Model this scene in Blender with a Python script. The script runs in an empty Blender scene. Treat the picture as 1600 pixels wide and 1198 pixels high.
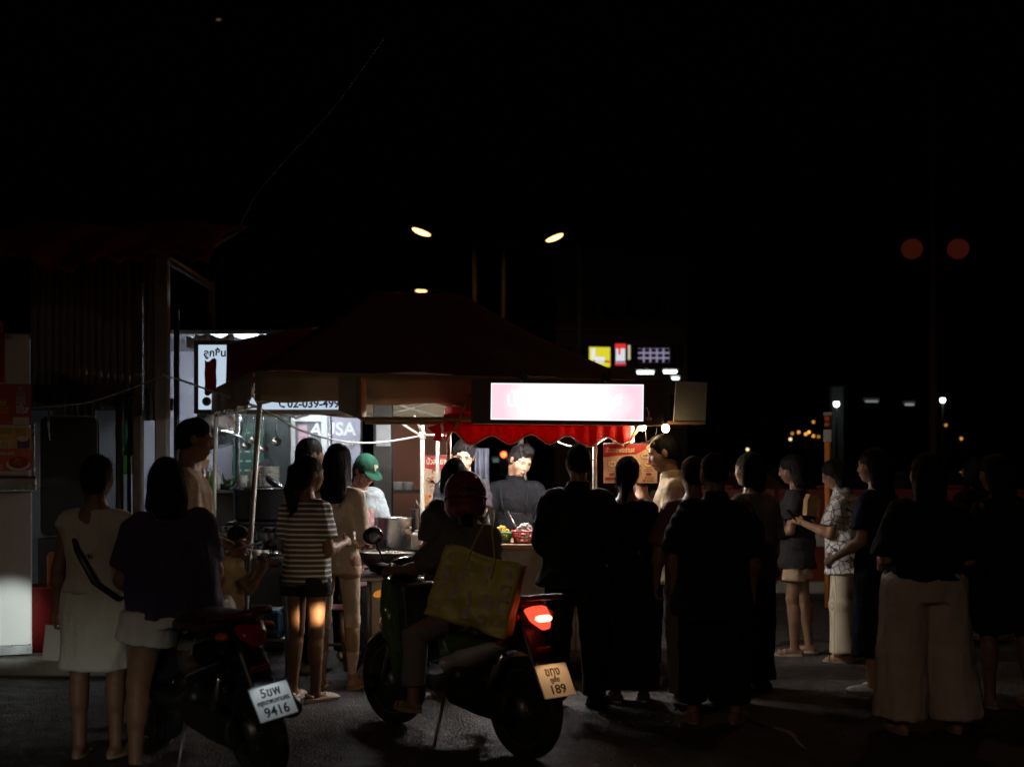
import bpy, math, random
import numpy as np
from mathutils import Vector, Matrix
random.seed(7)
RNG = np.random.default_rng(7)
SC = bpy.context.scene
COL = SC.collection
R = math.radians

# ------------------------------------------------------------------ camera
CAMZ, HY, FPX = 1.6, 720.0, 2000.0        # eye height, horizon row and focal length (pixels of a 1600 wide frame)
cam_d = bpy.data.cameras.new('camera')
cam = bpy.data.objects.new('camera', cam_d); COL.objects.link(cam)
cam.location = (0, 0, CAMZ); cam.rotation_euler = (R(90), 0, 0)
cam_d.sensor_width = 36; cam_d.lens = 45; cam_d.shift_y = 121 / 1600
cam_d.clip_end = 600; cam_d.clip_start = 0.05
cam_d.dof.use_dof = True; cam_d.dof.focus_distance = 9.3; cam_d.dof.aperture_fstop = 1.9
SC.camera = cam

# ------------------------------------------------------------------ night sky, exposure
world = bpy.data.worlds.new('World'); SC.world = world; world.use_nodes = True
wn = world.node_tree.nodes; wl = world.node_tree.links
sky = wn.new('ShaderNodeTexSky'); sky.sky_type = 'NISHITA'; sky.sun_disc = False
sky.sun_elevation = R(-4); sky.sun_rotation = R(200)
wl.new(sky.outputs[0], wn['Background'].inputs[0])
wn['Background'].inputs[1].default_value = 0.004
SC.view_settings.view_transform = 'Standard'; SC.view_settings.look = 'None'
SC.view_settings.exposure = 0.0; SC.view_settings.gamma = 1.0
SC.view_settings.use_curve_mapping = False
SC.cycles.max_bounces = 6; SC.cycles.diffuse_bounces = 3; SC.cycles.glossy_bounces = 3
SC.cycles.transmission_bounces = 6; SC.cycles.transparent_max_bounces = 8
SC.cycles.sample_clamp_indirect = 3.0; SC.cycles.caustics_reflective = False; SC.cycles.caustics_refractive = False

def W(x, y, d):
    """point seen at pixel (x, y) of the 1600 px photograph at distance d"""
    return Vector(((x - 800) * d / FPX, d, CAMZ + (HY - y) * d / FPX))
def WX(x, d): return (x - 800) * d / FPX
def WZ(y, d): return CAMZ + (HY - y) * d / FPX

# ------------------------------------------------------------------ materials
_M = {}
def mat(name, col=(.5, .5, .5), rough=.6, metal=0., var=.12, scale=12., bump=.0, bscale=60., coat=0., emit=None, estr=0., trans=0., stretch=None, spec=.5, alpha=1., sheen=0.):
    if name in _M: return _M[name]
    m = bpy.data.materials.new(name); m.use_nodes = True
    nt = m.node_tree; n = nt.nodes; l = nt.links; b = n['Principled BSDF']
    tc = n.new('ShaderNodeTexCoord'); co = tc.outputs['Object']
    if stretch:
        mp = n.new('ShaderNodeMapping'); mp.inputs['Scale'].default_value = stretch; l.new(co, mp.inputs[0]); co = mp.outputs[0]
    nz = n.new('ShaderNodeTexNoise'); nz.inputs['Scale'].default_value = scale; nz.inputs['Detail'].default_value = 5
    l.new(co, nz.inputs['Vector'])
    mx = n.new('ShaderNodeMix'); mx.data_type = 'RGBA'
    c = Vector(col)
    mx.inputs[6].default_value = (*[max(0, v * (1 - var * 1.6)) for v in c], 1); mx.inputs[7].default_value = (*[min(1, v * (1 + var * 1.6)) for v in c], 1)
    l.new(nz.outputs[0], mx.inputs[0]); l.new(mx.outputs[2], b.inputs['Base Color'])
    mr = n.new('ShaderNodeMapRange'); mr.inputs[3].default_value = max(0.02, rough * .8); mr.inputs[4].default_value = min(1, rough * 1.2)
    l.new(nz.outputs[0], mr.inputs[0]); l.new(mr.outputs[0], b.inputs['Roughness'])
    b.inputs['Metallic'].default_value = metal; b.inputs['Coat Weight'].default_value = coat
    b.inputs['Specular IOR Level'].default_value = spec
    if sheen: b.inputs['Sheen Weight'].default_value = sheen
    if trans: b.inputs['Transmission Weight'].default_value = trans
    if alpha < 1: b.inputs['Alpha'].default_value = alpha
    if emit: b.inputs['Emission Color'].default_value = (*emit, 1); b.inputs['Emission Strength'].default_value = estr
    if bump:
        n2 = n.new('ShaderNodeTexNoise'); n2.inputs['Scale'].default_value = bscale; n2.inputs['Detail'].default_value = 4
        l.new(co, n2.inputs['Vector'])
        bp = n.new('ShaderNodeBump'); bp.inputs['Strength'].default_value = bump; bp.inputs['Distance'].default_value = .01
        l.new(n2.outputs[0], bp.inputs['Height']); l.new(bp.outputs[0], b.inputs['Normal'])
    _M[name] = m
    return m
def emi(name, col, s, var=0.0, scale=8.):
    if name in _M: return _M[name]
    m = bpy.data.materials.new(name); m.use_nodes = True; n = m.node_tree.nodes; l = m.node_tree.links
    n.remove(n['Principled BSDF']); e = n.new('ShaderNodeEmission'); e.inputs[1].default_value = s; e.inputs[0].default_value = (*col, 1)
    if var:
        tc = n.new('ShaderNodeTexCoord'); nz = n.new('ShaderNodeTexNoise'); nz.inputs['Scale'].default_value = scale; l.new(tc.outputs['Object'], nz.inputs['Vector'])
        mx = n.new('ShaderNodeMix'); mx.data_type = 'RGBA'; mx.inputs[6].default_value = (*[v * (1 - var) for v in col], 1); mx.inputs[7].default_value = (*[v * (1 + var) for v in col], 1)
        l.new(nz.outputs[0], mx.inputs[0]); l.new(mx.outputs[2], e.inputs[0])
    l.new(e.outputs[0], n['Material Output'].inputs[0]); _M[name] = m
    return m
def cloth(name, col, rough=.88, bump=.75, trans=0., var=.16): return mat('cloth_' + name, col, rough, 0, var, 7., bump, 34., sheen=.02, spec=.25)
def translucent(name, col, amount=.5, rough=.8):
    if name in _M: return _M[name]
    m = mat(name, col, rough, 0, .1, 6., .2, 200.); n = m.node_tree.nodes; l = m.node_tree.links
    t = n.new('ShaderNodeBsdfTranslucent'); t.inputs[0].default_value = (*col, 1)
    mx = n.new('ShaderNodeMixShader'); mx.inputs[0].default_value = amount
    l.new(n['Principled BSDF'].outputs[0], mx.inputs[1]); l.new(t.outputs[0], mx.inputs[2]); l.new(mx.outputs[0], n['Material Output'].inputs[0])
    return m
def skin(tone):
    m = mat('skin_%s' % (tone,), {'light': (.60, .38, .27), 'tan': (.42, .24, .155), 'brown': (.25, .135, .082)}[tone], .5, 0, .12, 30., .12, 400.)
    m.node_tree.nodes['Principled BSDF'].inputs['Subsurface Weight'].default_value = 0.0
    return m

# ------------------------------------------------------------------ object helpers
def tag(o, label=None, cat=None, group=None, kind=None):
    if label: o['label'] = label
    if cat: o['category'] = cat
    if group: o['group'] = group
    if kind: o['kind'] = kind
    return o
def empty(name, loc=(0, 0, 0), rz=0., label=None, cat=None, group=None, rot=None):
    o = bpy.data.objects.new(name, None); COL.objects.link(o); o.empty_display_size = .1
    o.location = loc; o.rotation_euler = rot if rot else (0, 0, rz)
    return tag(o, label, cat, group)
def link_mesh(name, me, m, parent=None):
    o = bpy.data.objects.new(name, me); COL.objects.link(o)
    if parent: o.parent = parent
    for k in (m if isinstance(m, (list, tuple)) else [m]): me.materials.append(k)
    return o
def fastmesh(name, V, F, smooth=True):
    """V (n,3) array, F (m,4) or (m,3) array or list of such arrays"""
    me = bpy.data.meshes.new(name)
    Fs = [np.asarray(f) for f in (F if isinstance(F, list) else [F]) if len(f)]
    V = np.asarray(V, dtype=np.float32)
    me.vertices.add(len(V)); me.vertices.foreach_set('co', V.ravel())
    nl = sum(f.size for f in Fs); npoly = sum(len(f) for f in Fs)
    me.loops.add(nl); me.polygons.add(npoly)
    me.loops.foreach_set('vertex_index', np.concatenate([f.ravel() for f in Fs]).astype(np.int32))
    starts = []; o = 0
    for f in Fs:
        starts.append(o + np.arange(len(f)) * f.shape[1]); o += f.size
    me.polygons.foreach_set('loop_start', np.concatenate(starts).astype(np.int32))
    me.update(calc_edges=True); me.validate()
    if smooth: me.polygons.foreach_set('use_smooth', np.ones(len(me.polygons), dtype=bool))
    return me

class MB:
    """collects simple shapes into one mesh"""
    def __init__(s): s.v = []; s.f = []; s.sm = []
    def add(s, V, F, smooth=False):
        o = len(s.v); s.v += [tuple(v) for v in V]; s.f += [tuple(i + o for i in f) for f in F]; s.sm += [smooth] * len(F)
        return s
    def box(s, c, size, rot=None, bev=0.):
        hx, hy, hz = [a / 2 for a in size]
        if bev > 0:
            b = min(bev, hx * .9, hy * .9, hz * .9); V = []; 
            for sx in (-1, 1):
                for sy in (-1, 1):
                    for sz in (-1, 1):
                        V += [(sx * (hx - b), sy * (hy - b), sz * hz), (sx * (hx - b), sy * hy, sz * (hz - b)), (sx * hx, sy * (hy - b), sz * (hz - b))]
            def I(sx, sy, sz, k): return ((sx > 0) * 4 + (sy > 0) * 2 + (sz > 0)) * 3 + k
            F = []
            for sg in (-1, 1):
                F.append([I(a, b_, sg, 0) for a, b_ in ((-1, -1), (1, -1), (1, 1), (-1, 1))][::sg])
                F.append([I(a, sg, b_, 1) for a, b_ in ((-1, -1), (-1, 1), (1, 1), (1, -1))][::sg])
                F.append([I(sg, a, b_, 2) for a, b_ in ((-1, -1), (1, -1), (1, 1), (-1, 1))][::sg])
            for a in (-1, 1):
                for b_ in (-1, 1):
                    F.append([I(a, b_, -1, 1), I(a, b_, 1, 1), I(a, b_, 1, 2), I(a, b_, -1, 2)][::a * b_])
                    F.append([I(-1, a, b_, 0), I(1, a, b_, 0), I(1, a, b_, 1), I(-1, a, b_, 1)][::-a * b_])
                    F.append([I(a, -1, b_, 0), I(a, -1, b_, 2), I(a, 1, b_, 2), I(a, 1, b_, 0)][::a * b_])
                    for c_ in (-1, 1):
                        F.append([I(a, b_, c_, 0), I(a, b_, c_, 1), I(a, b_, c_, 2)][::-a * b_ * c_])
        else:
            V = [(x, y, z) for x in (-hx, hx) for y in (-hy, hy) for z in (-hz, hz)]
            F = [(0, 1, 3, 2), (4, 6, 7, 5), (0, 4, 5, 1), (2, 3, 7, 6), (0, 2, 6, 4), (1, 5, 7, 3)]
        M = rot if rot is not None else Matrix.Identity(3)
        if isinstance(M, tuple): M = Matrix.Rotation(M[2], 3, 'Z') @ Matrix.Rotation(M[1], 3, 'Y') @ Matrix.Rotation(M[0], 3, 'X')
        c = Vector(c)
        return s.add([M @ Vector(v) + c for v in V], F)
    def b2(s, p, q, bev=0.):
        p = Vector(p); q = Vector(q); return s.box((p + q) / 2, [abs(a) for a in (q - p)], None, bev)
    def tube(s, pts, r, n=8, cap=True, flat=1.0):
        pts = [Vector(p) for p in pts]; rs = r if isinstance(r, (list, tuple)) else [r] * len(pts)
        V = []; F = []; prev = None
        for i, p in enumerate(pts):
            t = (pts[min(i + 1, len(pts) - 1)] - pts[max(i - 1, 0)]).normalized()
            if prev is None:
                a = Vector((0, 0, 1)) if abs(t.z) < .9 else Vector((1, 0, 0)); x = t.cross(a).normalized()
            else: x = (prev - t * prev.dot(t)).normalized()
            prev = x; y = t.cross(x)
            for k in range(n):
                an = 2 * math.pi * k / n; V.append(p + (x * math.cos(an) + y * math.sin(an) * flat) * rs[i])
        for i in range(len(pts) - 1):
            for k in range(n):
                F.append((i * n + k, i * n + (k + 1) % n, (i + 1) * n + (k + 1) % n, (i + 1) * n + k))
        s.add(V, F, True)
        if cap:
            o = len(s.v) - len(V)
            s.f += [tuple(o + k for k in range(n))[::-1], tuple(o + (len(pts) - 1) * n + k for k in range(n))]; s.sm += [False, False]
        return s
    def lathe(s, prof, c=(0, 0, 0), n=24, M=None, close=True):
        V = []; F = []; c = Vector(c); M = M or Matrix.Identity(3)
        for r_, z in prof:
            for k in range(n):
                a = 2 * math.pi * k / n; V.append(M @ Vector((r_ * math.cos(a), r_ * math.sin(a), z)) + c)
        for i in range(len(prof) - 1):
            for k in range(n): F.append((i * n + k, i * n + (k + 1) % n, (i + 1) * n + (k + 1) % n, (i + 1) * n + k))
        s.add(V, F, True)
        if close:
            o = len(s.v) - len(V); s.f += [tuple(o + k for k in range(n))[::-1], tuple(o + (len(prof) - 1) * n + k for k in range(n))]; s.sm += [False, False]
        return s
    def ell(s, c, r, nu=12, nv=8, M=None):
        M = M or Matrix.Identity(3); prof = []
        for i in range(nv + 1):
            a = -math.pi / 2 + math.pi * i / nv; prof.append((max(math.cos(a), .02), math.sin(a)))
        S = M @ Matrix.Diagonal(Vector(r)); return s.lathe(prof, c, nu, S)
    def poly(s, pts): return s.add(pts, [tuple(range(len(pts)))])
    def prism(s, pts2, y0, y1, plane='xz'):
        n = len(pts2); f = {'xz': lambda a, b, t: (a, t, b), 'xy': lambda a, b, t: (a, b, t), 'yz': lambda a, b, t: (t, a, b)}[plane]
        V = [f(a, b, y0) for a, b in pts2] + [f(a, b, y1) for a, b in pts2]
        F = [tuple(range(n))[::-1], tuple(range(n, 2 * n))] + [(i, (i + 1) % n, (i + 1) % n + n, i + n) for i in range(n)]
        return s.add(V, F)
    def grid(s, fn, nu, nv, smooth=True):
        V = [fn(i / nu, j / nv) for i in range(nu + 1) for j in range(nv + 1)]
        F = [(i * (nv + 1) + j, (i + 1) * (nv + 1) + j, (i + 1) * (nv + 1) + j + 1, i * (nv + 1) + j + 1) for i in range(nu) for j in range(nv)]
        return s.add(V, F, smooth)
    def build(s, name, m, parent=None, solid=0.):
        me = bpy.data.meshes.new(name); me.from_pydata([tuple(v) for v in s.v], [], s.f); me.update()
        me.polygons.foreach_set('use_smooth', s.sm)
        o = link_mesh(name, me, m, parent)
        if solid:
            md = o.modifiers.new('solid', 'SOLIDIFY'); md.thickness = solid; md.offset = 0
        return o

def text(body, size, m, parent, loc, rot=(R(90), 0, 0), name='lettering', align='CENTER', extrude=.0008, sx=1., shear=0., bold=0., maxw=None):
    c = bpy.data.curves.new(name, 'FONT'); c.body = body; c.size = size; c.extrude = extrude; c.align_x = align; c.align_y = 'CENTER'; c.shear = shear; c.offset = bold
    c.resolution_u = 3
    tmp = bpy.data.objects.new(name + '_tmp', c); COL.objects.link(tmp)
    dg = bpy.context.evaluated_depsgraph_get(); me = bpy.data.meshes.new_from_object(tmp.evaluated_get(dg))
    bpy.data.objects.remove(tmp); bpy.data.curves.remove(c)
    n = len(me.vertices)
    if n:
        co = np.empty(n * 3, np.float32); me.vertices.foreach_get('co', co); co = co.reshape(-1, 3)
        if maxw:
            w_ = np.ptp(co[:, 0]); sx = maxw / w_
        co[:, 0] *= sx; me.vertices.foreach_set('co', co.ravel())
    me.materials.clear(); o = link_mesh(name, me, m, parent); o.location = loc; o.rotation_euler = rot
    return o

# ------------------------------------------------------------------ implicit surfaces
def vnoise(P):
    Pi = np.floor(P).astype(np.int64); f = P - Pi; f = f * f * (3 - 2 * f); out = 0
    for dx in (0, 1):
        for dy in (0, 1):
            for dz in (0, 1):
                h_ = (Pi[:, 0] + dx) * 73856093 ^ (Pi[:, 1] + dy) * 19349663 ^ (Pi[:, 2] + dz) * 83492791
                h_ = (h_ * 1103515245 + 12345) & 0x7fffffff; h_ = ((h_ >> 7) * 48271) & 0xffff
                wgt = (f[:, 0] if dx else 1 - f[:, 0]) * (f[:, 1] if dy else 1 - f[:, 1]) * (f[:, 2] if dz else 1 - f[:, 2])
                out = out + wgt * (h_ / 32767.5 - 1)
    return out
def A3(v): return np.array(v, dtype=np.float32)
def p_cap(a, b, ra, rb, k=.02, neg=False):
    a = A3(a); b = A3(b); ab = b - a; L2 = float(ab @ ab) + 1e-9; m = max(ra, rb)
    def fn(P):
        q = P - a; t = np.clip((q @ ab) / L2, 0, 1); return np.linalg.norm(q - t[..., None] * ab, axis=-1) - (ra + t * (rb - ra))
    return (fn, np.minimum(a, b) - m, np.maximum(a, b) + m, k, neg)
def p_ell(c, r, k=.02, Rm=None, neg=False):
    c = A3(c); r = A3(r); Rm = np.eye(3, dtype=np.float32) if Rm is None else np.array(Rm, dtype=np.float32); m = float(max(r))
    def fn(P):
        q = (P - c) @ Rm; k0 = np.linalg.norm(q / r, axis=-1); k1 = np.linalg.norm(q / (r * r), axis=-1) + 1e-6
        return k0 * (k0 - 1) / k1
    return (fn, c - m, c + m, k, neg)
def p_box(c, hs, rad=.01, k=.02, Rm=None, neg=False):
    c = A3(c); hs = A3(hs); Rm = np.eye(3, dtype=np.float32) if Rm is None else np.array(Rm, dtype=np.float32); m = float(np.linalg.norm(hs))
    def fn(P):
        q = np.abs((P - c) @ Rm) - hs + rad
        return np.linalg.norm(np.maximum(q, 0), axis=-1) + np.minimum(q.max(-1), 0) - rad
    return (fn, c - m, c + m, k, neg)
def p_loft(a, b, keys, side=(1, 0, 0), k=.02, neg=False, rnd=.0):
    """flat-ended tube of elliptical section from a to b; keys (t, rx, ry[, ox, oy])"""
    a = A3(a); b = A3(b); u = b - a; L = float(np.linalg.norm(u)); u = u / L
    s = A3(side); s = s - u * (s @ u); s = s / np.linalg.norm(s); f = np.cross(u, s)
    K = np.array([tuple(q) + (0,) * (5 - len(q)) for q in keys], dtype=np.float32); m = float(K[:, 1:3].max() + np.abs(K[:, 3:]).max())
    def fn(P):
        q = P - a; t = (q @ u) / L; rx = np.interp(t, K[:, 0], K[:, 1]); ry = np.interp(t, K[:, 0], K[:, 2])
        ox = np.interp(t, K[:, 0], K[:, 3]); oy = np.interp(t, K[:, 0], K[:, 4])
        rho = np.sqrt(((q @ s - ox) / rx) ** 2 + ((q @ f - oy) / ry) ** 2); d = (rho - 1) * np.minimum(rx, ry)
        return np.maximum(d, np.maximum(-t * L, (t - 1) * L) + rnd)
    return (fn, np.minimum(a, b) - m, np.maximum(a, b) + m, k, neg)
def p_half(pt, nrm, lo, hi):
    """cut away everything on the side the normal points to"""
    pt = A3(pt); nrm = A3(nrm); nrm = nrm / np.linalg.norm(nrm)
    return (lambda P: -((P - pt) @ nrm), A3(lo), A3(hi), 0.0, True)

def sdf_arrays(prims, h):
    pos = [p for p in prims if not p[4]]
    lo = np.min([p[1] for p in pos], 0) - 3 * h; hi = np.max([p[2] for p in pos], 0) + 3 * h
    n = np.ceil((hi - lo) / h).astype(int) + 1
    ax = [(lo[i] + h * np.arange(n[i])).astype(np.float32) for i in range(3)]
    F = np.full(n, .3, np.float32)
    for fn, l0, h0, k, neg in prims:
        pad = k + 2.5 * h
        i0 = np.clip(((l0 - pad - lo) / h).astype(int), 0, n - 1); i1 = np.clip(np.ceil((h0 + pad - lo) / h).astype(int) + 1, 1, n)
        if (i1 <= i0).any(): continue
        G = np.stack(np.meshgrid(ax[0][i0[0]:i1[0]], ax[1][i0[1]:i1[1]], ax[2][i0[2]:i1[2]], indexing='ij'), -1)
        d = fn(G).astype(np.float32); sl = tuple(slice(i0[j], i1[j]) for j in range(3)); o = F[sl]
        if neg:
            d = -d
            if k > 0:
                t = np.clip(.5 + .5 * (d - o) / k, 0, 1)
                F[sl] = o * (1 - t) + d * t + k * t * (1 - t)
            else: F[sl] = np.maximum(o, d)
        else:
            t = np.clip(.5 + .5 * (o - d) / max(k, 1e-5), 0, 1); F[sl] = o * (1 - t) + d * t - k * t * (1 - t)
    F[0] = F[-1] = .3; F[:, 0] = F[:, -1] = .3; F[:, :, 0] = F[:, :, -1] = .3
    S = F < 0
    c = np.zeros(tuple(n - 1), np.uint8)
    for dx in (0, 1):
        for dy in (0, 1):
            for dz in (0, 1): c += S[dx:n[0] - 1 + dx, dy:n[1] - 1 + dy, dz:n[2] - 1 + dz]
    act = (c > 0) & (c < 8); idx = np.argwhere(act); ids = np.full(act.shape, -1, np.int32); ids[act] = np.arange(len(idx))
    cor = [(a, b, e) for a in (0, 1) for b in (0, 1) for e in (0, 1)]
    val = np.stack([F[idx[:, 0] + a, idx[:, 1] + b, idx[:, 2] + e] for a, b, e in cor], 1)
    acc = np.zeros((len(idx), 3), np.float32); cnt = np.zeros(len(idx), np.float32)
    for i in range(8):
        for j in range(i + 1, 8):
            if sum(abs(cor[i][q] - cor[j][q]) for q in range(3)) != 1: continue
            m = (val[:, i] < 0) != (val[:, j] < 0); t = val[m, i] / (val[m, i] - val[m, j])
            acc[m] += A3(cor[i]) + t[:, None] * (A3(cor[j]) - A3(cor[i])); cnt[m] += 1
    V = lo + h * (idx + acc / cnt[:, None])
    Q = []
    for axx in range(3):
        s0 = [slice(1, -1)] * 3; s0[axx] = slice(0, -1); s1 = list(s0); s1[axx] = slice(1, None)
        a_, b_ = S[tuple(s0)], S[tuple(s1)]; ch = np.argwhere(a_ != b_)
        if not len(ch): continue
        off = np.ones(3, int); off[axx] = 0; g = ch + off; o1, o2 = [(1, 2), (2, 0), (0, 1)][axx]
        e1 = np.zeros(3, int); e1[o1] = 1; e2 = np.zeros(3, int); e2[o2] = 1
        def I(p): return ids[p[:, 0], p[:, 1], p[:, 2]]
        q = np.stack([I(g - e1 - e2), I(g - e2), I(g), I(g - e1)], 1); fl = ~a_[tuple(ch.T)]; q[fl] = q[fl][:, ::-1]; Q.append(q)
    Fq = np.concatenate(Q); Fq = Fq[(Fq >= 0).all(1)]
    return V.astype(np.float32), Fq
def vnormals(V, F):
    e = np.cross(V[F[:, 2]] - V[F[:, 0]], V[F[:, 3]] - V[F[:, 1]]); N = np.zeros_like(V)
    for j in range(4): np.add.at(N, F[:, j], e)
    return N / (np.linalg.norm(N, axis=1, keepdims=True) + 1e-9)
def sdf_obj(name, prims, m, parent=None, h=.012, disp=None, post=None):
    """disp: list of (amplitude, (fx, fy, fz), seed)"""
    V, F = sdf_arrays(prims, h)
    if disp:
        N = vnormals(V, F)
        for amp, fr, sd in disp:
            q = vnoise(V * A3(fr) + sd + .35 * vnoise(V * 7 + sd)[:, None])
            if amp < 0: q = 1 - 2.6 * np.abs(q)          # negative amplitude: sharp creases
            V = V + N * (abs(amp) * q[:, None]).astype(np.float32)
    if post: V = post(V)
    me = fastmesh(name, V, F); return link_mesh(name, me, m, parent)
# ------------------------------------------------------------------ common materials
STEEL = mat('stainless_steel', (.55, .56, .58), .28, 1., .08, 8., .05, 30.)
STEELD = mat('dull_steel', (.32, .32, .33), .5, .9, .15, 14., .1, 60.)
CHROME = mat('chrome', (.7, .7, .72), .12, 1., .05)
POLE = mat('painted_pole', (.62, .62, .58), .45, .2, .1, 20.)
BLACKP = mat('black_plastic', (.02, .02, .022), .4, 0, .2)
WHITEP = mat('white_plastic', (.72, .72, .70), .45, 0, .06)
CREAM = mat('cream_paint', (.62, .54, .42), .55, 0, .1, 7., .08, 50.)
BROWNP = mat('brown_casing', (.10, .065, .05), .5, 0, .15)
WOOD = mat('wood', (.32, .19, .09), .55, 0, .25, 14., .15, 60., stretch=(1, 1, .1))
CONC = mat('concrete', (.32, .31, .29), .85, 0, .2, 6., .4, 40.)
RUBBER = mat('rubber', (.016, .016, .017), .75, 0, .2, 20., .2, 90.)
DARK = mat('dark_paint', (.03, .028, .028), .6, 0, .2)
PAPER = mat('paper', (.75, .74, .70), .8, 0, .04)

# ------------------------------------------------------------------ ground
def road_material():
    m = bpy.data.materials.new('asphalt'); m.use_nodes = True; n = m.node_tree.nodes; l = m.node_tree.links; b = n['Principled BSDF']
    tc = n.new('ShaderNodeTexCoord')
    def noise(sc, det=6, rough=.6):
        q = n.new('ShaderNodeTexNoise'); q.inputs['Scale'].default_value = sc; q.inputs['Detail'].default_value = det; q.inputs['Roughness'].default_value = rough; l.new(tc.outputs['Object'], q.inputs['Vector']); return q
    big = noise(.5); fine = noise(90, 3); mid = noise(7)
    rp = n.new('ShaderNodeValToRGB'); rp.color_ramp.elements[0].position = .35; rp.color_ramp.elements[0].color = (.036, .033, .030, 1); rp.color_ramp.elements[1].position = .68; rp.color_ramp.elements[1].color = (.090, .082, .074, 1)
    l.new(big.outputs[0], rp.inputs[0])
    mx = n.new('ShaderNodeMix'); mx.data_type = 'RGBA'; mx.blend_type = 'MULTIPLY'; mx.inputs[0].default_value = .7
    r2 = n.new('ShaderNodeValToRGB'); r2.color_ramp.elements[0].color = (.35, .35, .35, 1); r2.color_ramp.elements[1].color = (1.3, 1.3, 1.3, 1); l.new(fine.outputs[0], r2.inputs[0])
    l.new(rp.outputs[0], mx.inputs[6]); l.new(r2.outputs[0], mx.inputs[7]); l.new(mx.outputs[2], b.inputs['Base Color'])
    mr = n.new('ShaderNodeMapRange'); mr.inputs[1].default_value = .35; mr.inputs[2].default_value = .65; mr.inputs[3].default_value = .55; mr.inputs[4].default_value = .85
    l.new(mid.outputs[0], mr.inputs[0]); l.new(mr.outputs[0], b.inputs['Roughness'])
    vo = n.new('ShaderNodeTexVoronoi'); vo.inputs['Scale'].default_value = 70; l.new(tc.outputs['Object'], vo.inputs['Vector'])
    ad = n.new('ShaderNodeMath'); ad.operation = 'ADD'; l.new(vo.outputs['Distance'], ad.inputs[0]); l.new(fine.outputs[0], ad.inputs[1])
    bp = n.new('ShaderNodeBump'); bp.inputs['Strength'].default_value = .9; bp.inputs['Distance'].default_value = .012; l.new(ad.outputs[0], bp.inputs['Height']); l.new(bp.outputs[0], b.inputs['Normal'])
    return m
gm = MB(); gm.poly([(-250, -40, 0), (250, -40, 0), (250, 400, 0), (-250, 400, 0)]); tag(gm.build('road', road_material()), kind='structure')
# pavement on the left with kerb stones
pv = MB(); pv.b2((-12, 9.72, .0), (-2.95, 15.5, .118)); pvo = tag(pv.build('pavement', mat('paving', (.22, .20, .18), .85, 0, .2, 3., .4, 40.)), kind='structure')
ks = MB(); ks.box((0, 0, .062), (.985, .2, .124), None, .015); k0 = None
KERB = mat('kerb_concrete', (.34, .33, .30), .85, 0, .2, 5., .4, 40.)
for i in range(7):
    if k0 is None: k0 = ks.build('kerb_stone', KERB, pvo); o = k0
    else: o = k0.copy(); COL.objects.link(o); o.parent = pvo
    o.location = (-3.45 - i, 9.61, 0); o.rotation_euler = (0, 0, R(random.uniform(-.6, .6)))
# gutter water on the road
WET = mat('wet_film', (.03, .03, .03), .16, 0, .2, 5., 1., 40., spec=.6)
def blob_sheet(pts, z):
    mb = MB(); mb.poly([(a, b, z) for a, b in pts]); return mb
def streak(p0, p1, wd, seed, n=26):
    rr = random.Random(seed); L = []; Rr = []
    p0 = Vector(p0); p1 = Vector(p1); d = (p1 - p0).normalized(); nn = Vector((-d.y, d.x))
    for i in range(n + 1):
        t = i / n; c = p0.lerp(p1, t) + nn * .05 * math.sin(t * 9 + seed); wv = wd * (math.sin(math.pi * min(1, max(.03, t))) ** .6) * rr.uniform(.55, 1.2)
        L.append(c + nn * wv); Rr.append(c - nn * wv)
    mb = MB(); V = [(p.x, p.y, .004) for p in L] + [(p.x, p.y, .004) for p in Rr]; mb.add(V, [(i, n + 1 + i, n + 2 + i, i + 1) for i in range(n)]); return mb
g0 = (WX(1130, 8.35), 8.35); g1 = (WX(1275, 7.1), 7.1)
tag(streak(g0, g1, .03, 2).build('puddle', WET), kind='structure')
tag(streak((2.2, 11.1), (3.1, 11.6), .12, 4).build('puddle', WET), kind='structure')
# far kerb behind the queue
kf = MB(); kf.box((6.6, 15.4, .07), (9., .3, .14), (0, 0, R(-3)), .02); tag(kf.build('far_kerb', KERB), kind='structure')

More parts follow.
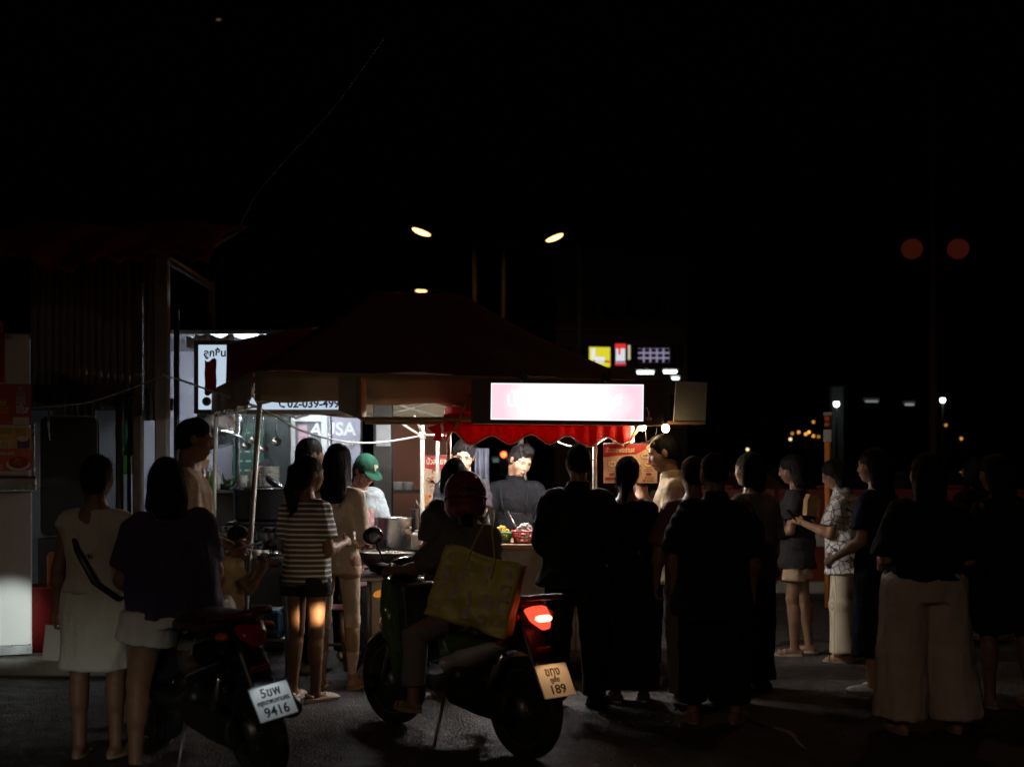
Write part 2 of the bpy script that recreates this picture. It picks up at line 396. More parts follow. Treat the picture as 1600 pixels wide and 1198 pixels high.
# ------------------------------------------------------------------ street lamps
SODIUM = (1.0, .45, .12)
LAMPM = mat('lamp_post_metal', (.06, .058, .055), .6, .3, .1)
def street_lamp(label, x, y, z, arm=(-1.6, 0), power=0., head_rot=0., glow=30., pwr_col=SODIUM, hs=1., tilt=0):
    r_ = empty('street_lamp', (x - arm[0], y - arm[1], 0), 0, label, 'street lamp', 'sodium street lamps along the road')
    ax, ay = arm
    mb = MB(); mb.tube([(0, 0, 0), (0, 0, z * .5), (0, 0, z - .5)], [.11, .09, .065], 10); mb.build('post', LAMPM, r_)
    mb = MB(); mb.lathe([(.2, 0), (.2, .03), (.14, .05), (.13, .5), (.11, .55)], n=12); mb.build('base', LAMPM, r_)
    mb = MB(); mb.tube([(0, 0, z - .52), (ax * .08, ay * .08, z - .2), (ax * .35, ay * .35, z + .02), (ax * .8, ay * .8, z + .08)], .045, 8); mb.build('arm', LAMPM, r_)
    an = math.atan2(ay, ax); M = Matrix.Rotation(R(tilt), 3, 'Y') @ Matrix.Rotation(an, 3, 'Z')
    hd = MB(); hd.ell(Vector((ax, ay, z + .07)), (.42 * hs, .17 * hs, .10 * hs), 14, 8, M); hd.build('lamp_head', LAMPM, r_)
    ln = MB(); ln.ell(Vector((ax * 1.03, ay * 1.03, z - .005)), (.30 * hs, .15 * hs, .09 * hs), 12, 8, M); ln.build('lamp_lens', emi('sodium_%g' % glow, (1., .52, .18), glow), r_)
    if power:
        ld = bpy.data.lights.new('street_lamp_light', 'SPOT'); ld.energy = power; ld.color = pwr_col; ld.spot_size = R(168); ld.spot_blend = .35; ld.shadow_soft_size = .2
        lo = bpy.data.objects.new('street_lamp_light', ld); COL.objects.link(lo); lo.parent = r_; lo.location = (ax, ay, z - .15)
    return r_
street_lamp('left one of the two bright orange street lamps above the tent', *W(661, 362, 45).to_2d(), WZ(362, 45), (-1.8, -.6), 60, 0, 5, hs=1.15, tilt=18)
street_lamp('right one of the two bright orange street lamps above the sign', *W(864, 371, 46).to_2d(), WZ(371, 46), (1.8, -.5), 60, 0, 5, hs=1.1, tilt=-20)
street_lamp('small distant orange street lamp just over the tent peak', *W(660, 454, 64).to_2d(), WZ(454, 64), (-1.8, -.4), 0, 0, 4)
street_lamp('tiny far orange street lamp high at upper left', *W(343, 31, 60).to_2d(), WZ(31, 60), (-1.5, 0), 0, 0, .12, hs=.4)
street_lamp('near sodium street lamp whose head is above the top right edge', 4.1, 12.2, 7.3, (-2.6, -.4), 50, 0, 5)
street_lamp('sodium street lamp standing behind the viewer', -4.5, -10., 7.2, (1.5, 1.0), 540, 0, 5, (1., .72, .50))
# ------------------------------------------------------------------ kiosk at the left edge
KD = 9.7
kx1 = WX(50, KD); kx0 = kx1 - 1.6
kr = empty('food_kiosk', (kx1, KD, 0), R(20.5), 'pale metal food kiosk with food posters at left edge', 'kiosk')
PANEL = mat('kiosk_steel', (.74, .74, .72), .5, .1, .12, 3., .1, 12., stretch=(1, 1, .3))
UPP = mat('kiosk_upper', (.66, .60, .56), .5, 0, .06)
z0, z1, z2 = WZ(1013, KD), WZ(765, KD), WZ(522, KD)
mb = MB(); mb.b2((-1.6, 0, z0), (0, 1.3, z1 - .012), .01); mb.build('lower_panel', PANEL, kr)
mb = MB(); mb.b2((-1.6, .03, z1 + .10), (-.02, 1.3, z2), .01); mb.build('upper_panel', UPP, kr)
mb = MB(); mb.b2((-1.62, -.06, z1 - .010), (.035, 1.3, z1 + .098), .012); mb.build('ledge', STEEL, kr)
mb = MB(); mb.b2((-1.6, -.008, z0 - .04), (.004, .012, z0 + .035), .004); mb.build('bottom_rail', STEEL, kr)
mb = MB(); mb.b2((.0, .03, z1 + .10), (.022, .06, WZ(660, KD)), .004); mb.build('corner_trim', STEEL, kr)
mb = MB(); mb.b2((-1.7, -.15, z2), (-.21, 1.35, z2 + .09), .01); mb.build('roof_edge', mat('red_paint', (.30, .02, .015), .5), kr)
mb = MB(); mb.b2((-.245, .015, WZ(598, KD)), (-.195, .029, z2 - .004)); mb.build('red_strip', mat('red_paint'), kr)
for yy in (.25, 1.05):
    mb = MB(); mb.lathe([(.02, -.025), (.075, -.025), (.085, -.015), (.085, .015), (.075, .025), (.02, .025)], (-.35, yy, .206), 16, Matrix.Rotation(R(90), 3, 'X')); mb.build('wheel', RUBBER, kr)
def printed(name, parent, loc, w, h_, base, shapes, rot=(R(90), 0, 0), th=.004):
    """flat printed sheet: base board and layered printed shapes, in its own x (right) y (up) plane; shapes (material, list of (x,y) or ('e',cx,cy,rx,ry) or ('r',x0,y0,x1,y1))"""
    mb = MB(); mb.box((0, 0, -th / 2), (w, h_, th)); o = mb.build(name, base, parent); o.location = loc; o.rotation_euler = rot
    for i, (nm, m, items) in enumerate(shapes):
        q = MB(); z = .0012 + .0009 * i
        for it in items:
            if it[0] == 'e': q.poly([(it[1] + it[3] * math.cos(t), it[2] + it[4] * math.sin(t), z) for t in np.linspace(0, 2 * math.pi, 25)[:-1]])
            elif it[0] == 'r': q.poly([(it[1], it[2], z), (it[3], it[2], z), (it[3], it[4], z), (it[1], it[4], z)])
            elif it[0] == 'l': 
                q.tube([(a, b_, z) for a, b_ in it[2]], it[1], 4, flat=.15)
            else: q.poly([(a, b_, z) for a, b_ in it])
        qo = q.build(nm, m, o)
        if len(items) > 1: qo['kind'] = 'stuff'
    return o
def ink(n, c=(.5, .5, .5), r_=.5): return mat('ink_' + n, c, r_, 0, .15, 25.)
def lines(x0, y0, x1, n, dy, hh, seed=1):
    """rows of print too small to read"""
    rr = random.Random(seed); out = []
    for i in range(n):
        x = x0
        while x < x1:
            l_ = rr.uniform(.006, .02); out.append(('r', x, y0 - i * dy, min(x + l_, x1), y0 - i * dy + hh)); x += l_ + rr.uniform(.003, .007)
    return out
# poster 1: bottle on red-brown
pw = .26; px = -.145
zc = WZ(632, KD); ph = .31
printed('poster', kr, (px, .024, zc), pw + .02, ph, ink('maroon', (.48, .08, .05)), [
    ('printed_band', ink('orange', (.55, .16, .03)), [('r', -.13, -.0, -.03, .05), ('r', -.13, -.155, .0, -.12)]),
    ('printed_block', ink('red', (.68, .08, .05)), [('r', -.13, -.115, -.01, -.005)]),
    ('printed_bottle', ink('palebrown', (.45, .34, .28)), [('r', .03, .0, .10, .085), ('e', .065, .085, .035, .02), ('r', .05, .09, .08, .135)]),
    ('printed_pieces', ink('white', (.72, .70, .66)), [('e', .04 + .075 * random.random(), -.06 + .05 * random.random(), .012, .012) for _ in range(16)] + [('r', .01, -.15, .125, -.095)] + lines(-.12, .01, -.04, 2, .02, .012, 3)),
    ('printed_pieces', ink('yellow', (.62, .42, .05)), lines(-.115, -.04, -.02, 2, .03, .02, 5))])
printed('poster', kr, (px, .024, WZ(684, KD)), pw + .02, .155, ink('amber', (.75, .42, .13)), [
    ('printed_block', ink('purple', (.16, .06, .13)), [('r', .04, -.078, .13, .0)]), ('printed_block', ink('ochre', (.50, .36, .06)), [('r', .03, .01, .10, .07), ('r', -.13, .03, .0, .07)]),
    ('printed_pieces', ink('palecream', (.66, .56, .42)), [('e', .08, -.005, .04, .022), ('r', -.13, -.07, -.0, -.02)])])
text('39', .05, ink('yellow'), kr, (px - .05, .0205, WZ(695, KD)), name='price_number', bold=.002)
printed('poster', kr, (px, .024, WZ(718, KD)), pw + .02, .165, ink('red2', (.66, .12, .05)), [
    ('printed_bowl', ink('white'), [('e', .045, -.035, .085, .048)]), ('printed_food', ink('chilli', (.34, .04, .02)), [('e', .05, -.02, .072, .045)]),
    ('printed_pieces', ink('orange'), [('e', .02 + .06 * random.random(), -.03 + .04 * random.random(), .012, .008) for _ in range(10)]), ('printed_pieces', ink('palecream'), lines(-.12, .035, .02, 1, .03, .022, 9) + lines(-.125, -.05, -.06, 2, .02, .012, 10))])
# bin and orange post beside the kiosk
rb = MB(); rb.lathe([(.12, .118), (.14, .60), (.152, .61), (.152, .63), (.125, .63), (.115, .16)], (WX(62, 10), 10.02, 0), 20); tag(rb.build('bucket', mat('red_plastic', (.18, .012, .012), .4)), 'tall dark red plastic bucket beside the kiosk', 'bucket')
ob = MB(); ob.tube([(WX(80, 10.1), 10.15, .118), (WX(79, 10.1), 10.15, .85)], .045, 10); ob.tube([(WX(79, 10.1), 10.15, .85), (WX(79, 10.1), 10.15, .88)], [.045, .02], 10); tag(ob.build('bollard', mat('orange_plastic', (.55, .16, .03), .5)), 'thin orange plastic bollard right of the red bucket', 'bollard')

# ------------------------------------------------------------------ awning and corrugated wall, upper left
aw_ = empty('awning', (WX(170, 10.6), 10.6, 0), 0, 'dark red fabric awning sagging high over the left kiosk', 'awning')
ax0, ax1 = WX(-60, 10.6) - WX(170, 10.6), WX(345, 10.6) - WX(170, 10.6)
def awf(u, v):
    x = ax0 + (ax1 - ax0) * u; sag = .05 * math.sin(u * 9) + .03 * math.sin(u * 23 + 1)
    return (x, -.35 + 1.5 * v + .03 * math.sin(u * 31), WZ(398, 10.3) + .52 * v ** .8 + sag * (1 - v) * .8 + .05 * math.sin(v * 6 + u * 12) * .6)
REDCL = mat('cloth_dark_red', (.22, .016, .012), .8, 0, .2, 5., .3, 150.)
mb = MB(); mb.grid(awf, 60, 14); mb.build('canopy', REDCL, aw_, .006)
mb = MB(); mb.grid(lambda u, v: (awf(u, 0)[0], awf(u, 0)[1] - .012 - .01 * math.sin(u * 60), awf(u, 0)[2] - (.06 + .025 * math.sin(u * 70)) * v), 90, 2); mb.build('valance', REDCL, aw_, .004)
for xx in (ax0 + .5, ax1 - .1):
    mb = MB(); mb.tube([(xx, -.3, WZ(398, 10.3) - .0), (xx, 1.1, WZ(398, 10.3) + .44)], .02, 8); mb.build('awning_arm', STEELD, aw_)
cw = empty('corrugated_wall', (0, 11.6, 0), 0, 'rusty corrugated metal wall with vertical ribs above the left stall', 'wall')
cx0, cx1 = WX(48, 11.6), WX(250, 11.6); RUST = mat('corrugated_metal', (.36, .28, .23), .6, .15, .35, 5., .1, 30., stretch=(1, 1, .15))
nsh = 6; sw = (cx1 - cx0) / nsh
def sheet_fn(u, v):
    x = sw * 1.02 * u; ph = u * 6 * math.pi; return (x, .028 * math.tanh(2.2 * math.sin(ph)), WZ(640, 11.6) + (WZ(370, 11.6) - WZ(640, 11.6)) * v)
sh0 = None
for i in range(nsh):
    if sh0 is None: mb = MB(); mb.grid(sheet_fn, 36, 3); sh0 = mb.build('metal_sheet', RUST, cw, .002); o = sh0
    else: o = sh0.copy(); COL.objects.link(o); o.parent = cw
    o.location = (cx0 + i * sw, .012 * (i % 2), -.05 * (i % 3)); 
mb = MB(); mb.b2((cx0 - .1, .06, WZ(372, 11.6)), (cx1 + .1, .16, WZ(358, 11.6))); mb.build('top_beam', STEELD, cw)
mb = MB(); mb.b2((cx0 - .1, .06, WZ(640, 11.6)), (cx1 + .1, .16, WZ(622, 11.6))); mb.build('bottom_beam', DARK, cw)
def post(label, x, d, y_top, wpx, m=CONC):
    mb = MB(); hw = wpx * d / FPX / 2; mb.b2((WX(x, d) - hw, d - hw, 0), (WX(x, d) + hw, d + hw, WZ(y_top, d)), .012); o = mb.build('post', m); return tag(o, label, 'post')
post('square grey concrete post in front of the corrugated wall', 254, 10.9, 402, 20)
post('thinner dark post left of the grey concrete post', 216, 11.2, 440, 15, mat('dark_wood', (.10, .075, .06), .8, 0, .3, 12., .3, 50.))
post('dark steel post holding the stall roof beside the bright sign', 276, 11.4, 480, 8, DARK)
# tilted beam catching light, and the cable across the black sky
mb = MB(); mb.tube([W(246, 396, 11.7), W(330, 447, 12.6), W(330, 512, 12.6)], .045, 8); tag(mb.build('roof_beam', STEELD), 'slanted roof beam bending down to the stall roof above the sign', 'beam')
def cable(label, pts, r_=.006, m=BLACKP, n=20, sag=.0):
    P = [Vector(p) for p in pts]; out = []
    for i in range(len(P) - 1):
        a = P[max(i - 1, 0)]; b_ = P[i]; c_ = P[i + 1]; d_ = P[min(i + 2, len(P) - 1)]
        for k in range(n if i == len(P) - 2 else n):
            t = k / n; out.append(.5 * ((2 * b_) + (-a + c_) * t + (2 * a - 5 * b_ + 4 * c_ - d_) * t * t + (-a + 3 * b_ - 3 * c_ + d_) * t ** 3))
    out.append(P[-1]); mb = MB(); mb.tube(out, r_, 6); return tag(mb.build('cable', m), label, 'cable')
GREYC = mat('grey_cable', (.45, .45, .44), .6)
cable('thin overhead cable rising into the dark sky at upper left', [W(372, 360, 12), W(400, 305, 12), W(455, 240, 12), W(520, 170, 12), W(600, 60, 12)], .007, GREYC)
cable('thin grey cable from the grey post to the kiosk', [W(52, 637, 10.4), W(130, 630, 10.5), W(190, 612, 10.6), W(254, 588, 10.75)], .006, GREYC)
cable('pale cable looping from post past the tent leg to the white pole', [W(254, 585, 10.75), W(300, 600, 10.6), W(410, 640, 10.4), W(470, 672, 10.3), W(540, 690, 10.3), W(600, 690, 10.4), W(659, 680, 10.75)], .008, WHITEP)

# ------------------------------------------------------------------ lit snack stall and shop wall behind
LILAC = mat('lilac_wall', (.44, .42, .50), .8, 0, .1, 2., .1, 30.)
sh = empty('shop_front', (0, 14.2, 0), 0, 'grey lilac shop wall with window and white lettering behind stall', 'shop')
wx0, wx1 = -6.6, WX(563, 14.2)
wn0, wn1 = WX(452, 14.2), WX(512, 14.2); wz0, wz1 = 0.95, WZ(645, 14.2)
mb = MB(); mb.b2((wx0, 0, 0), (wn0, .2, 2.95)); mb.b2((wn1, 0, 0), (wx1, .2, 2.95)); mb.b2((wn0, 0, wz1), (wn1, .2, 2.95)); mb.b2((wn0, 0, 0), (wn1, .2, wz0)); mb.build('wall', LILAC, sh)
fr = MB()
for (a, b_) in (((wn0, -.03, wz0), (wn0 + .07, .05, wz1)), ((wn1 - .07, -.03, wz0), (wn1, .05, wz1)), ((wn0 + .07, -.03, wz1 - .10), (wn1 - .07, .05, wz1)), ((wn0 + .07, -.03, wz0), (wn1 - .07, .05, wz0 + .07))): fr.b2(a, b_, .006)
wf = fr.build('window', WHITEP, sh)
gl = MB(); gl.b2((wn0 + .07, .0, wz0 + .07), (wn1 - .07, .012, wz1 - .1)); gl.build('pane', mat('grey_glass', (.22, .22, .25), .15, 0, .2), wf)
cr = MB(); cr.poly([(wn0 + .10, -.004, 1.55), (wn0 + .2, -.004, 1.55), (wn0 + .2, -.004, 2.0), (wn0 + .10, -.004, 2.0)]); cr.build('sticker', ink('pinkish', (.62, .38, .45)), wf)
LETW = mat('white_letter', (.85, .82, .85), .6)
text('USA', .20, LETW, sh, (WX(530, 14.2), -.006, WZ(671, 14.2)), name='lettering', bold=.006)
text('A', .20, LETW, wf, (WX(492, 14.2), -.012, WZ(672, 14.2)), name='lettering', bold=.006, shear=.2)
sc_ = MB()
for i in range(5): sc_.tube([(WX(530 + i * 5, 14.2), -.006, WZ(704 - i, 14.2)), (WX(533 + i * 5, 14.2), -.006, WZ(692 - i, 14.2)), (WX(535 + i * 5, 14.2), -.006, WZ(700 - i, 14.2))], .012, 5)
sc_.build('script_mark', LETW, sh)
pk = MB()
for (a, b_, r_) in ((445, 702, .05), (442, 720, .06), (447, 738, .045), (441, 752, .05)): pk.ell((WX(a, 14.2), -.003, WZ(b_, 14.2)), (r_, .004, r_ * .8), 12, 4)
pk.build('painted_flower', ink('pinkish'), sh)
mb = MB(); mb.b2((wx0, -.02, 2.951), (wx1 + .3, .3, 3.02)); mb.build('roof', DARK, sh)
# stall canopy
stc = empty('metal_canopy', (0, 12.0, 0), 0, 'flat metal stall canopy edge above the bright white sign', 'canopy')
mb = MB(); mb.b2((WX(150, 12), .15, WZ(519, 12)), (WX(470, 12), 2.1, WZ(513, 12))); mb.build('roof_sheet', STEELD, stc)
mb = MB(); mb.grid(lambda u, v: (WX(282 + 75 * u, 12), .22 + .03 * math.sin(u * 20), WZ(521 + 18 * v + 3 * math.sin(u * 11), 12)), 24, 4); mb.build('plastic_skirt', mat('grey_tarp', (.42, .42, .42), .5, 0, .2), stc, .003)
for i in range(4): mb = MB(); xx = WX(300 + i * 50, 12); mb.tube([(xx, .16, WZ(523, 12)), (xx, 2.1, WZ(523, 12))], .018, 6); mb.build('roof_tube', STEELD, stc)
# lightbox sign
ls = empty('light_box_sign', (WX(421, 12), 12, 0), 0, 'large bluish white illuminated stall sign partly hidden by the tent', 'sign')
lx0, lx1 = WX(308, 12) - WX(421, 12), WX(535, 12) - WX(421, 12); lz0, lz1 = WZ(641, 12), WZ(537, 12)
mb = MB(); mb.b2((lx0, .012, lz0), (lx1, .14, lz1)); mb.build('box', mat('brown_frame', (.09, .05, .035), .5), ls)
for (a, b_) in (((lx0 - .03, -.004, lz0 - .03), (lx0 + .012, .15, lz1 + .03)), ((lx1 - .012, -.004, lz0 - .03), (lx1 + .03, .15, lz1 + .03)), ((lx0 + .012, -.004, lz1 - .01), (lx1 - .012, .15, lz1 + .03)), ((lx0 + .012, -.004, lz0 - .03), (lx1 - .012, .15, lz0 + .008))): mb = MB(); mb.b2(a, b_); mb.build('frame_bar', mat('brown_frame'), ls)
mb = MB(); mb.b2((lx0 + .012, .0, lz0 + .008), (lx1 - .012, .012, lz1 - .01)); mb.build('lit_face', emi('sign_blue_white', (.56, .70, .84), .85, .08, 2.), ls)
PURP = mat('purple_ink', (.05, .03, .16), .5)
text('ลูกชิ้นเนื้อ', .092, PURP, ls, (WX(318, 12) - WX(421, 12), -.003, WZ(552, 12)), align='LEFT', bold=.003)
text('02-039-4995', .105, PURP, ls, (WX(449, 12) - WX(421, 12), -.003, WZ(631, 12)), name='phone_number', align='LEFT', bold=.003, sx=1.0)
text('กทม', .09, PURP, ls, (WX(347, 12) - WX(421, 12), -.003, WZ(629, 12)), align='LEFT')
mb = MB(); mb.lathe([(.0425, -.002), (.0425, .002)], (WX(323, 12) - WX(421, 12), -.003, WZ(627, 12)), 20, Matrix.Rotation(R(90), 3, 'X')); lg = mb.build('round_logo', ink('darkgreen', (.02, .04, .03)), ls)
mb = MB(); mb.lathe([(.030, -.001), (.034, .0), (.030, .001)], (WX(323, 12) - WX(421, 12), -.0065, WZ(627, 12)), 18, Matrix.Rotation(R(90), 3, 'X'), False); mb.build('logo_ring', ink('yellow'), lg)
mb = MB(); mb.tube([(WX(436, 12) - WX(421, 12), -.004, WZ(626, 12)), (WX(438, 12) - WX(421, 12), -.004, WZ(634, 12)), (WX(445, 12) - WX(421, 12), -.004, WZ(636, 12))], [.012, .007, .012], 6); mb.build('phone_icon', PURP, ls)
# fluorescent tubes in the stall
def tube_lamp(label, p0, p1, strength, col, r_=.016, group=None, cap=True):
    a = Vector(p0); b_ = Vector(p1); r0 = empty('fluorescent_lamp', (a + b_) / 2, 0, label, 'lamp', group); c_ = (a + b_) / 2
    mb = MB(); mb.tube([a - c_, b_ - c_], r_, 8); mb.build('tube', emi('tube_%g_%s' % (strength, label[:12]), col, strength), r0)
    d_ = (b_ - a).normalized(); mb = MB(); mb.box(Vector((0, 0, .045)), ((b_ - a).length + .06, .05, .035), Matrix.Rotation(math.atan2(d_.y, d_.x), 3, 'Z')); mb.build('fitting', WHITEP, r0)
    for q in (a, b_): mb = MB(); mb.box(q - c_ + Vector((0, 0, .014)), (.025, .035, .045)); mb.build('end_cap', WHITEP, r0)
    return r0
COOL = (.80, .92, 1.0)
tube_lamp('white fluorescent lamp hidden behind the left stall sign', (WX(330, 12.9), 12.9, 2.5), (WX(420, 12.9), 12.9, 2.5), 250, COOL)
tube_lamp('white fluorescent lamp above the lilac shop window', (WX(445, 13.2), 13.2, 2.55), (WX(525, 13.2), 13.2, 2.55), 260, COOL)
# steel dish and hanging lid
dm = Matrix.Rotation(R(28), 3, 'Y') @ Matrix.Rotation(R(70), 3, 'X')
mb = MB(); mb.lathe([(.02, .10), (.08, .098), (.15, .075), (.205, .03), (.225, .0), (.235, .0), (.21, .028), (.15, .07), (.08, .092), (.02, .094)], W(342, 664, 12.5), 28, dm); tag(mb.build('steel_dish', STEEL), 'big shiny dented steel dish hanging under the left sign', 'dish')
mb = MB(); mb.lathe([(.02, .06), (.1, .055), (.16, .02), (.17, 0), (.165, 0), (.02, .052)], W(356, 686, 12.35), 24, Matrix.Rotation(R(10), 3, 'Y') @ Matrix.Rotation(R(-20), 3, 'X')); tag(mb.build('steel_bowl', STEEL), 'shallow shiny steel bowl hanging just below the big dish', 'bowl')
# menu board
bd = empty('menu_board', (WX(388, 13.7), 13.7, 0), 0, 'dark green stall menu board with faint chalk lines', 'board')
mb = MB(); mb.b2((-.17, 0, 1.15), (.17, .03, 2.0), .006); mb.build('panel', mat('green_board', (.012, .045, .03), .6), bd)
ch = MB()
for i in range(7):
    for j in range(3): ch.box((-.1 + .09 * j + .01 * (i % 2), -.003, 1.9 - .1 * i), (.06, .002, .018))
ch.build('chalk_line', mat('chalk', (.25, .33, .3), .8), bd)
mb = MB(); mb.b2((WX(372, 13.9), 13.85, 0), (WX(452, 13.9), 14.0, 2.3)); tag(mb.build('cabinet', mat('darkgreen_cab', (.012, .018, .016), .5)), 'tall dark cabinet behind the green menu board', 'cabinet')
# stall posts
def thin_pole(label, p0, p1, r_=.02, m=STEEL):
    mb = MB(); mb.tube([p0, p1], r_, 10); return tag(mb.build('pole', m), label, 'pole')
thin_pole('shiny steel stall pole beside the green menu board', (WX(371, 12.3), 12.3, 0), (WX(371, 12.3), 12.3, 2.1), .022)
thin_pole('slim steel pole right of the shop window', (WX(517, 12.4), 12.4, 0), (WX(517, 12.4), 12.4, 2.1), .012)
# stall counter with goods
ct = empty('stall_counter', (0, 12.4, 0), 0, 'dark stall counter under the left sign holding bowls', 'counter')
cz = WZ(764, 12.2)
mb = MB(); mb.b2((WX(300, 12.2), -.35, cz - .035), (WX(450, 12.2), .45, cz), .006); mb.build('top', STEELD, ct)
mb = MB(); mb.b2((WX(303, 12.2), -.30, .08), (WX(447, 12.2), .4, cz - .037)); mb.build('body', DARK, ct)
lf = MB(); rr = random.Random(3)
for i in range(26):
    a = rr.uniform(0, 6.28); tl = rr.uniform(.3, 1.0); L = rr.uniform(.10, .2); b0 = Vector((rr.uniform(-.05, .05), rr.uniform(-.05, .05), 0)); dr = Vector((math.cos(a) * tl, math.sin(a) * tl * .7, 1)).normalized(); sdv = dr.cross(Vector((0, 0, 1))).normalized() * .016
    m1 = b0 + dr * L * .5; m2 = b0 + dr * L + Vector((0, 0, -.03 * tl)); lf.add([b0, m1 + sdv, m2, m1 - sdv], [(0, 1, 2, 3)])
plr = empty('leafy_vegetable', (WX(352, 12.1), 12.1, cz), 0, 'fresh green leafy vegetables standing on the left stall counter', 'vegetable')
lf.build('leaves', mat('leaf_green', (.10, .22, .04), .5, 0, .3), plr); mb = MB(); mb.lathe([(.05, 0), (.07, .05), (.066, .052)], n=14); mb.build('pot', BLACKP, plr)
st = empty('bowl_stack', (WX(421, 12.0), 12.0, cz), 0, 'tall stack of white foam bowls on the left stall counter', 'bowls')
for i in range(9): mb = MB(); mb.lathe([(.075, .0), (.097, .024), (.1, .027), (.096, .028), (.07, .006)], (0, 0, i * .0235), 20); mb.build('bowl', WHITEP, st)
mb = MB(); mb.lathe([(.045, 0), (.05, .15), (.055, .155), (.055, .18), (.02, .185)], (WX(397, 12.0), 12.0, cz), 16); tag(mb.build('canister', mat('cream_can', (.62, .58, .48), .5)), 'cream canister left of the foam bowl stack', 'canister')
mb = MB(); mb.lathe([(.038, 0), (.045, .13), (.048, .135), (.042, .132), (.036, .01)], (WX(379, 11.95), 11.95, cz), 16); tag(mb.build('cup', WHITEP), 'white cup beside the steel stall pole', 'cup')
ssn = MB(); ssn.lathe([(.01, -.05), (.06, -.04), (.095, 0), (.1, 0), (.1, .006), (.094, .004), (.06, -.035), (.01, -.045)], W(428, 751, 11.6), 20, Matrix.Rotation(R(35), 3, 'Y')); ssn.tube([W(436, 757, 11.6), W(446, 776, 11.5)], .008, 6); tag(ssn.build('strainer', STEEL), 'steel mesh strainer hooked in front of the foam bowls', 'strainer')
# sauce bottles and hanging ladles of the stall
sbm = [('red', (.5, .03, .02)), ('amber', (.5, .25, .03)), ('green', (.05, .3, .06)), ('white', (.65, .65, .6))]
for i, (cn_, cc_) in enumerate(sbm):
    j = empty('sauce_bottle', (WX(316 + i * 8, 12.05), 12.05, cz), 0, '%s sauce bottle on the left stall counter' % cn_, 'bottle', 'sauce bottles on the stall counter')
    mb = MB(); mb.lathe([(.024, 0), (.028, .01), (.028, .11), (.012, .15), (.011, .17)], n=14); mb.build('bottle_body', mat('sauce_' + cn_, cc_, .3), j); mb = MB(); mb.lathe([(.013, .171), (.013, .185), (.004, .21)], n=10); mb.build('nozzle', WHITEP, j)
for i, (px_, ln_, wh) in enumerate(((384, .30, 'leftmost'), (396, .24, 'second from left'), (411, .33, 'third from left'), (431, .26, 'rightmost'))):
    mb = MB(); zt_ = WZ(646, 12.3); mb.tube([(WX(px_, 12.3), 12.3, zt_), (WX(px_, 12.3) + .008, 12.3, zt_ - ln_)], .006, 6); mb.lathe([(.005, -.03), (.03, -.022), (.045, 0), (.047, 0), (.04, -.024), (.005, -.034)], (WX(px_, 12.3) + .012, 12.28, zt_ - ln_ - .01), 16, Matrix.Rotation(R(70), 3, 'X')); tag(mb.build('ladle', STEEL), 'steel ladle hanging %s in the row under the stall sign' % wh, 'ladle', 'ladles hanging under the stall sign')
mb = MB(); mb.tube([(WX(375, 12.3), 12.3, WZ(646, 12.3)), (WX(445, 12.3), 12.3, WZ(646, 12.3))], .008, 6); tag(mb.build('hanging_rail', STEELD), 'thin steel rail holding the ladles under the stall sign', 'rail')
# big stock pot in front
sp = empty('stock_pot', (WX(405, 10.9), 10.9, 0), 0, 'wide dark stock pot with bright steel rim beside the tent leg', 'pot')
zt = WZ(764, 10.9); zb = WZ(812, 10.9)
mb = MB(); mb.lathe([(.2, zb), (.215, zb + .02), (.22, zt - .01), (.235, zt), (.235, zt + .012), (.218, zt + .012), (.21, zt - .02), (.2, zb + .03)], n=30); mb.build('body', mat('dark_steel', (.12, .12, .125), .35, .9), sp)
mb = MB(); mb.lathe([(.222, zt - .004), (.24, zt - .002), (.24, zt + .014), (.222, zt + .016)], n=30, close=False); mb.build('rim', STEEL, sp)
mb = MB(); mb.lathe([(.05, zt + .005), (.215, zt + .006)], n=30); mb.build('lid', STEEL, sp)
mb = MB(); mb.b2((-.25, -.22, .03), (.25, .22, zb - .01), .02); mb.build('burner', DARK, sp)
# condiment table
tb = empty('condiment_table', (WX(398, 9.55), 9.55, 0), 0, 'low steel condiment table crowded with bowls beside the tent leg', 'table')
tz = WZ(868, 9.55)
mb = MB(); mb.b2((-.24, -.2, tz - .025), (.30, .32, tz), .006); mb.build('top', STEELD, tb)
for (a, b_) in ((-.21, -.17), (.27, -.17), (-.21, .29), (.27, .29)): mb = MB(); mb.tube([(a, b_, 0), (a, b_, tz - .025)], .014, 8); mb.build('leg', STEELD, tb)
mb = MB(); mb.b2((-.2, -.16, .28), (.26, .28, .295)); mb.build('shelf', STEELD, tb)
GLASS = mat('clear_glass', (.9, .92, .92), .03, 0, .02, trans=1.0, alpha=.45)
def on_table(px, dd=0.): return (WX(px, 9.55 + dd), 9.55 + dd, tz)
def jar(label, px, dd, hh, r_, content):
    j = empty('glass_jar', on_table(px, dd), 0, label, 'jar', 'glass jars on the condiment table')
    mb = MB(); mb.lathe([(r_ * .9, .002), (r_, .02), (r_, hh * .78), (r_ * .92, hh * .84), (r_ * .88, hh * .84), (r_ * .94, hh * .77), (r_ * .94, .02)], n=20); mb.build('glass', GLASS, j)
    mb = MB(); mb.lathe([(r_ * .9, .006), (r_ * .92, hh * .35), (.01, hh * .38)], n=18); mb.build('contents', content, j)
    mb = MB(); mb.lathe([(r_ * .95, hh * .842), (r_ * .97, hh * .96), (r_ * .8, hh), (.02, hh * 1.01)], n=20); mb.build('lid', STEEL, j)
jar('glass jar with steel lid and amber contents beside the boy', 359, .2, .21, .062, mat('amber_food', (.45, .2, .04), .5)); jar('glass jar with steel lid and white contents left of bottles', 373, .12, .20, .055, mat('pale_food', (.6, .55, .48), .6)); jar('grey glass jar with steel lid right of the water bottles', 421, .22, .20, .06, mat('pale_food'))
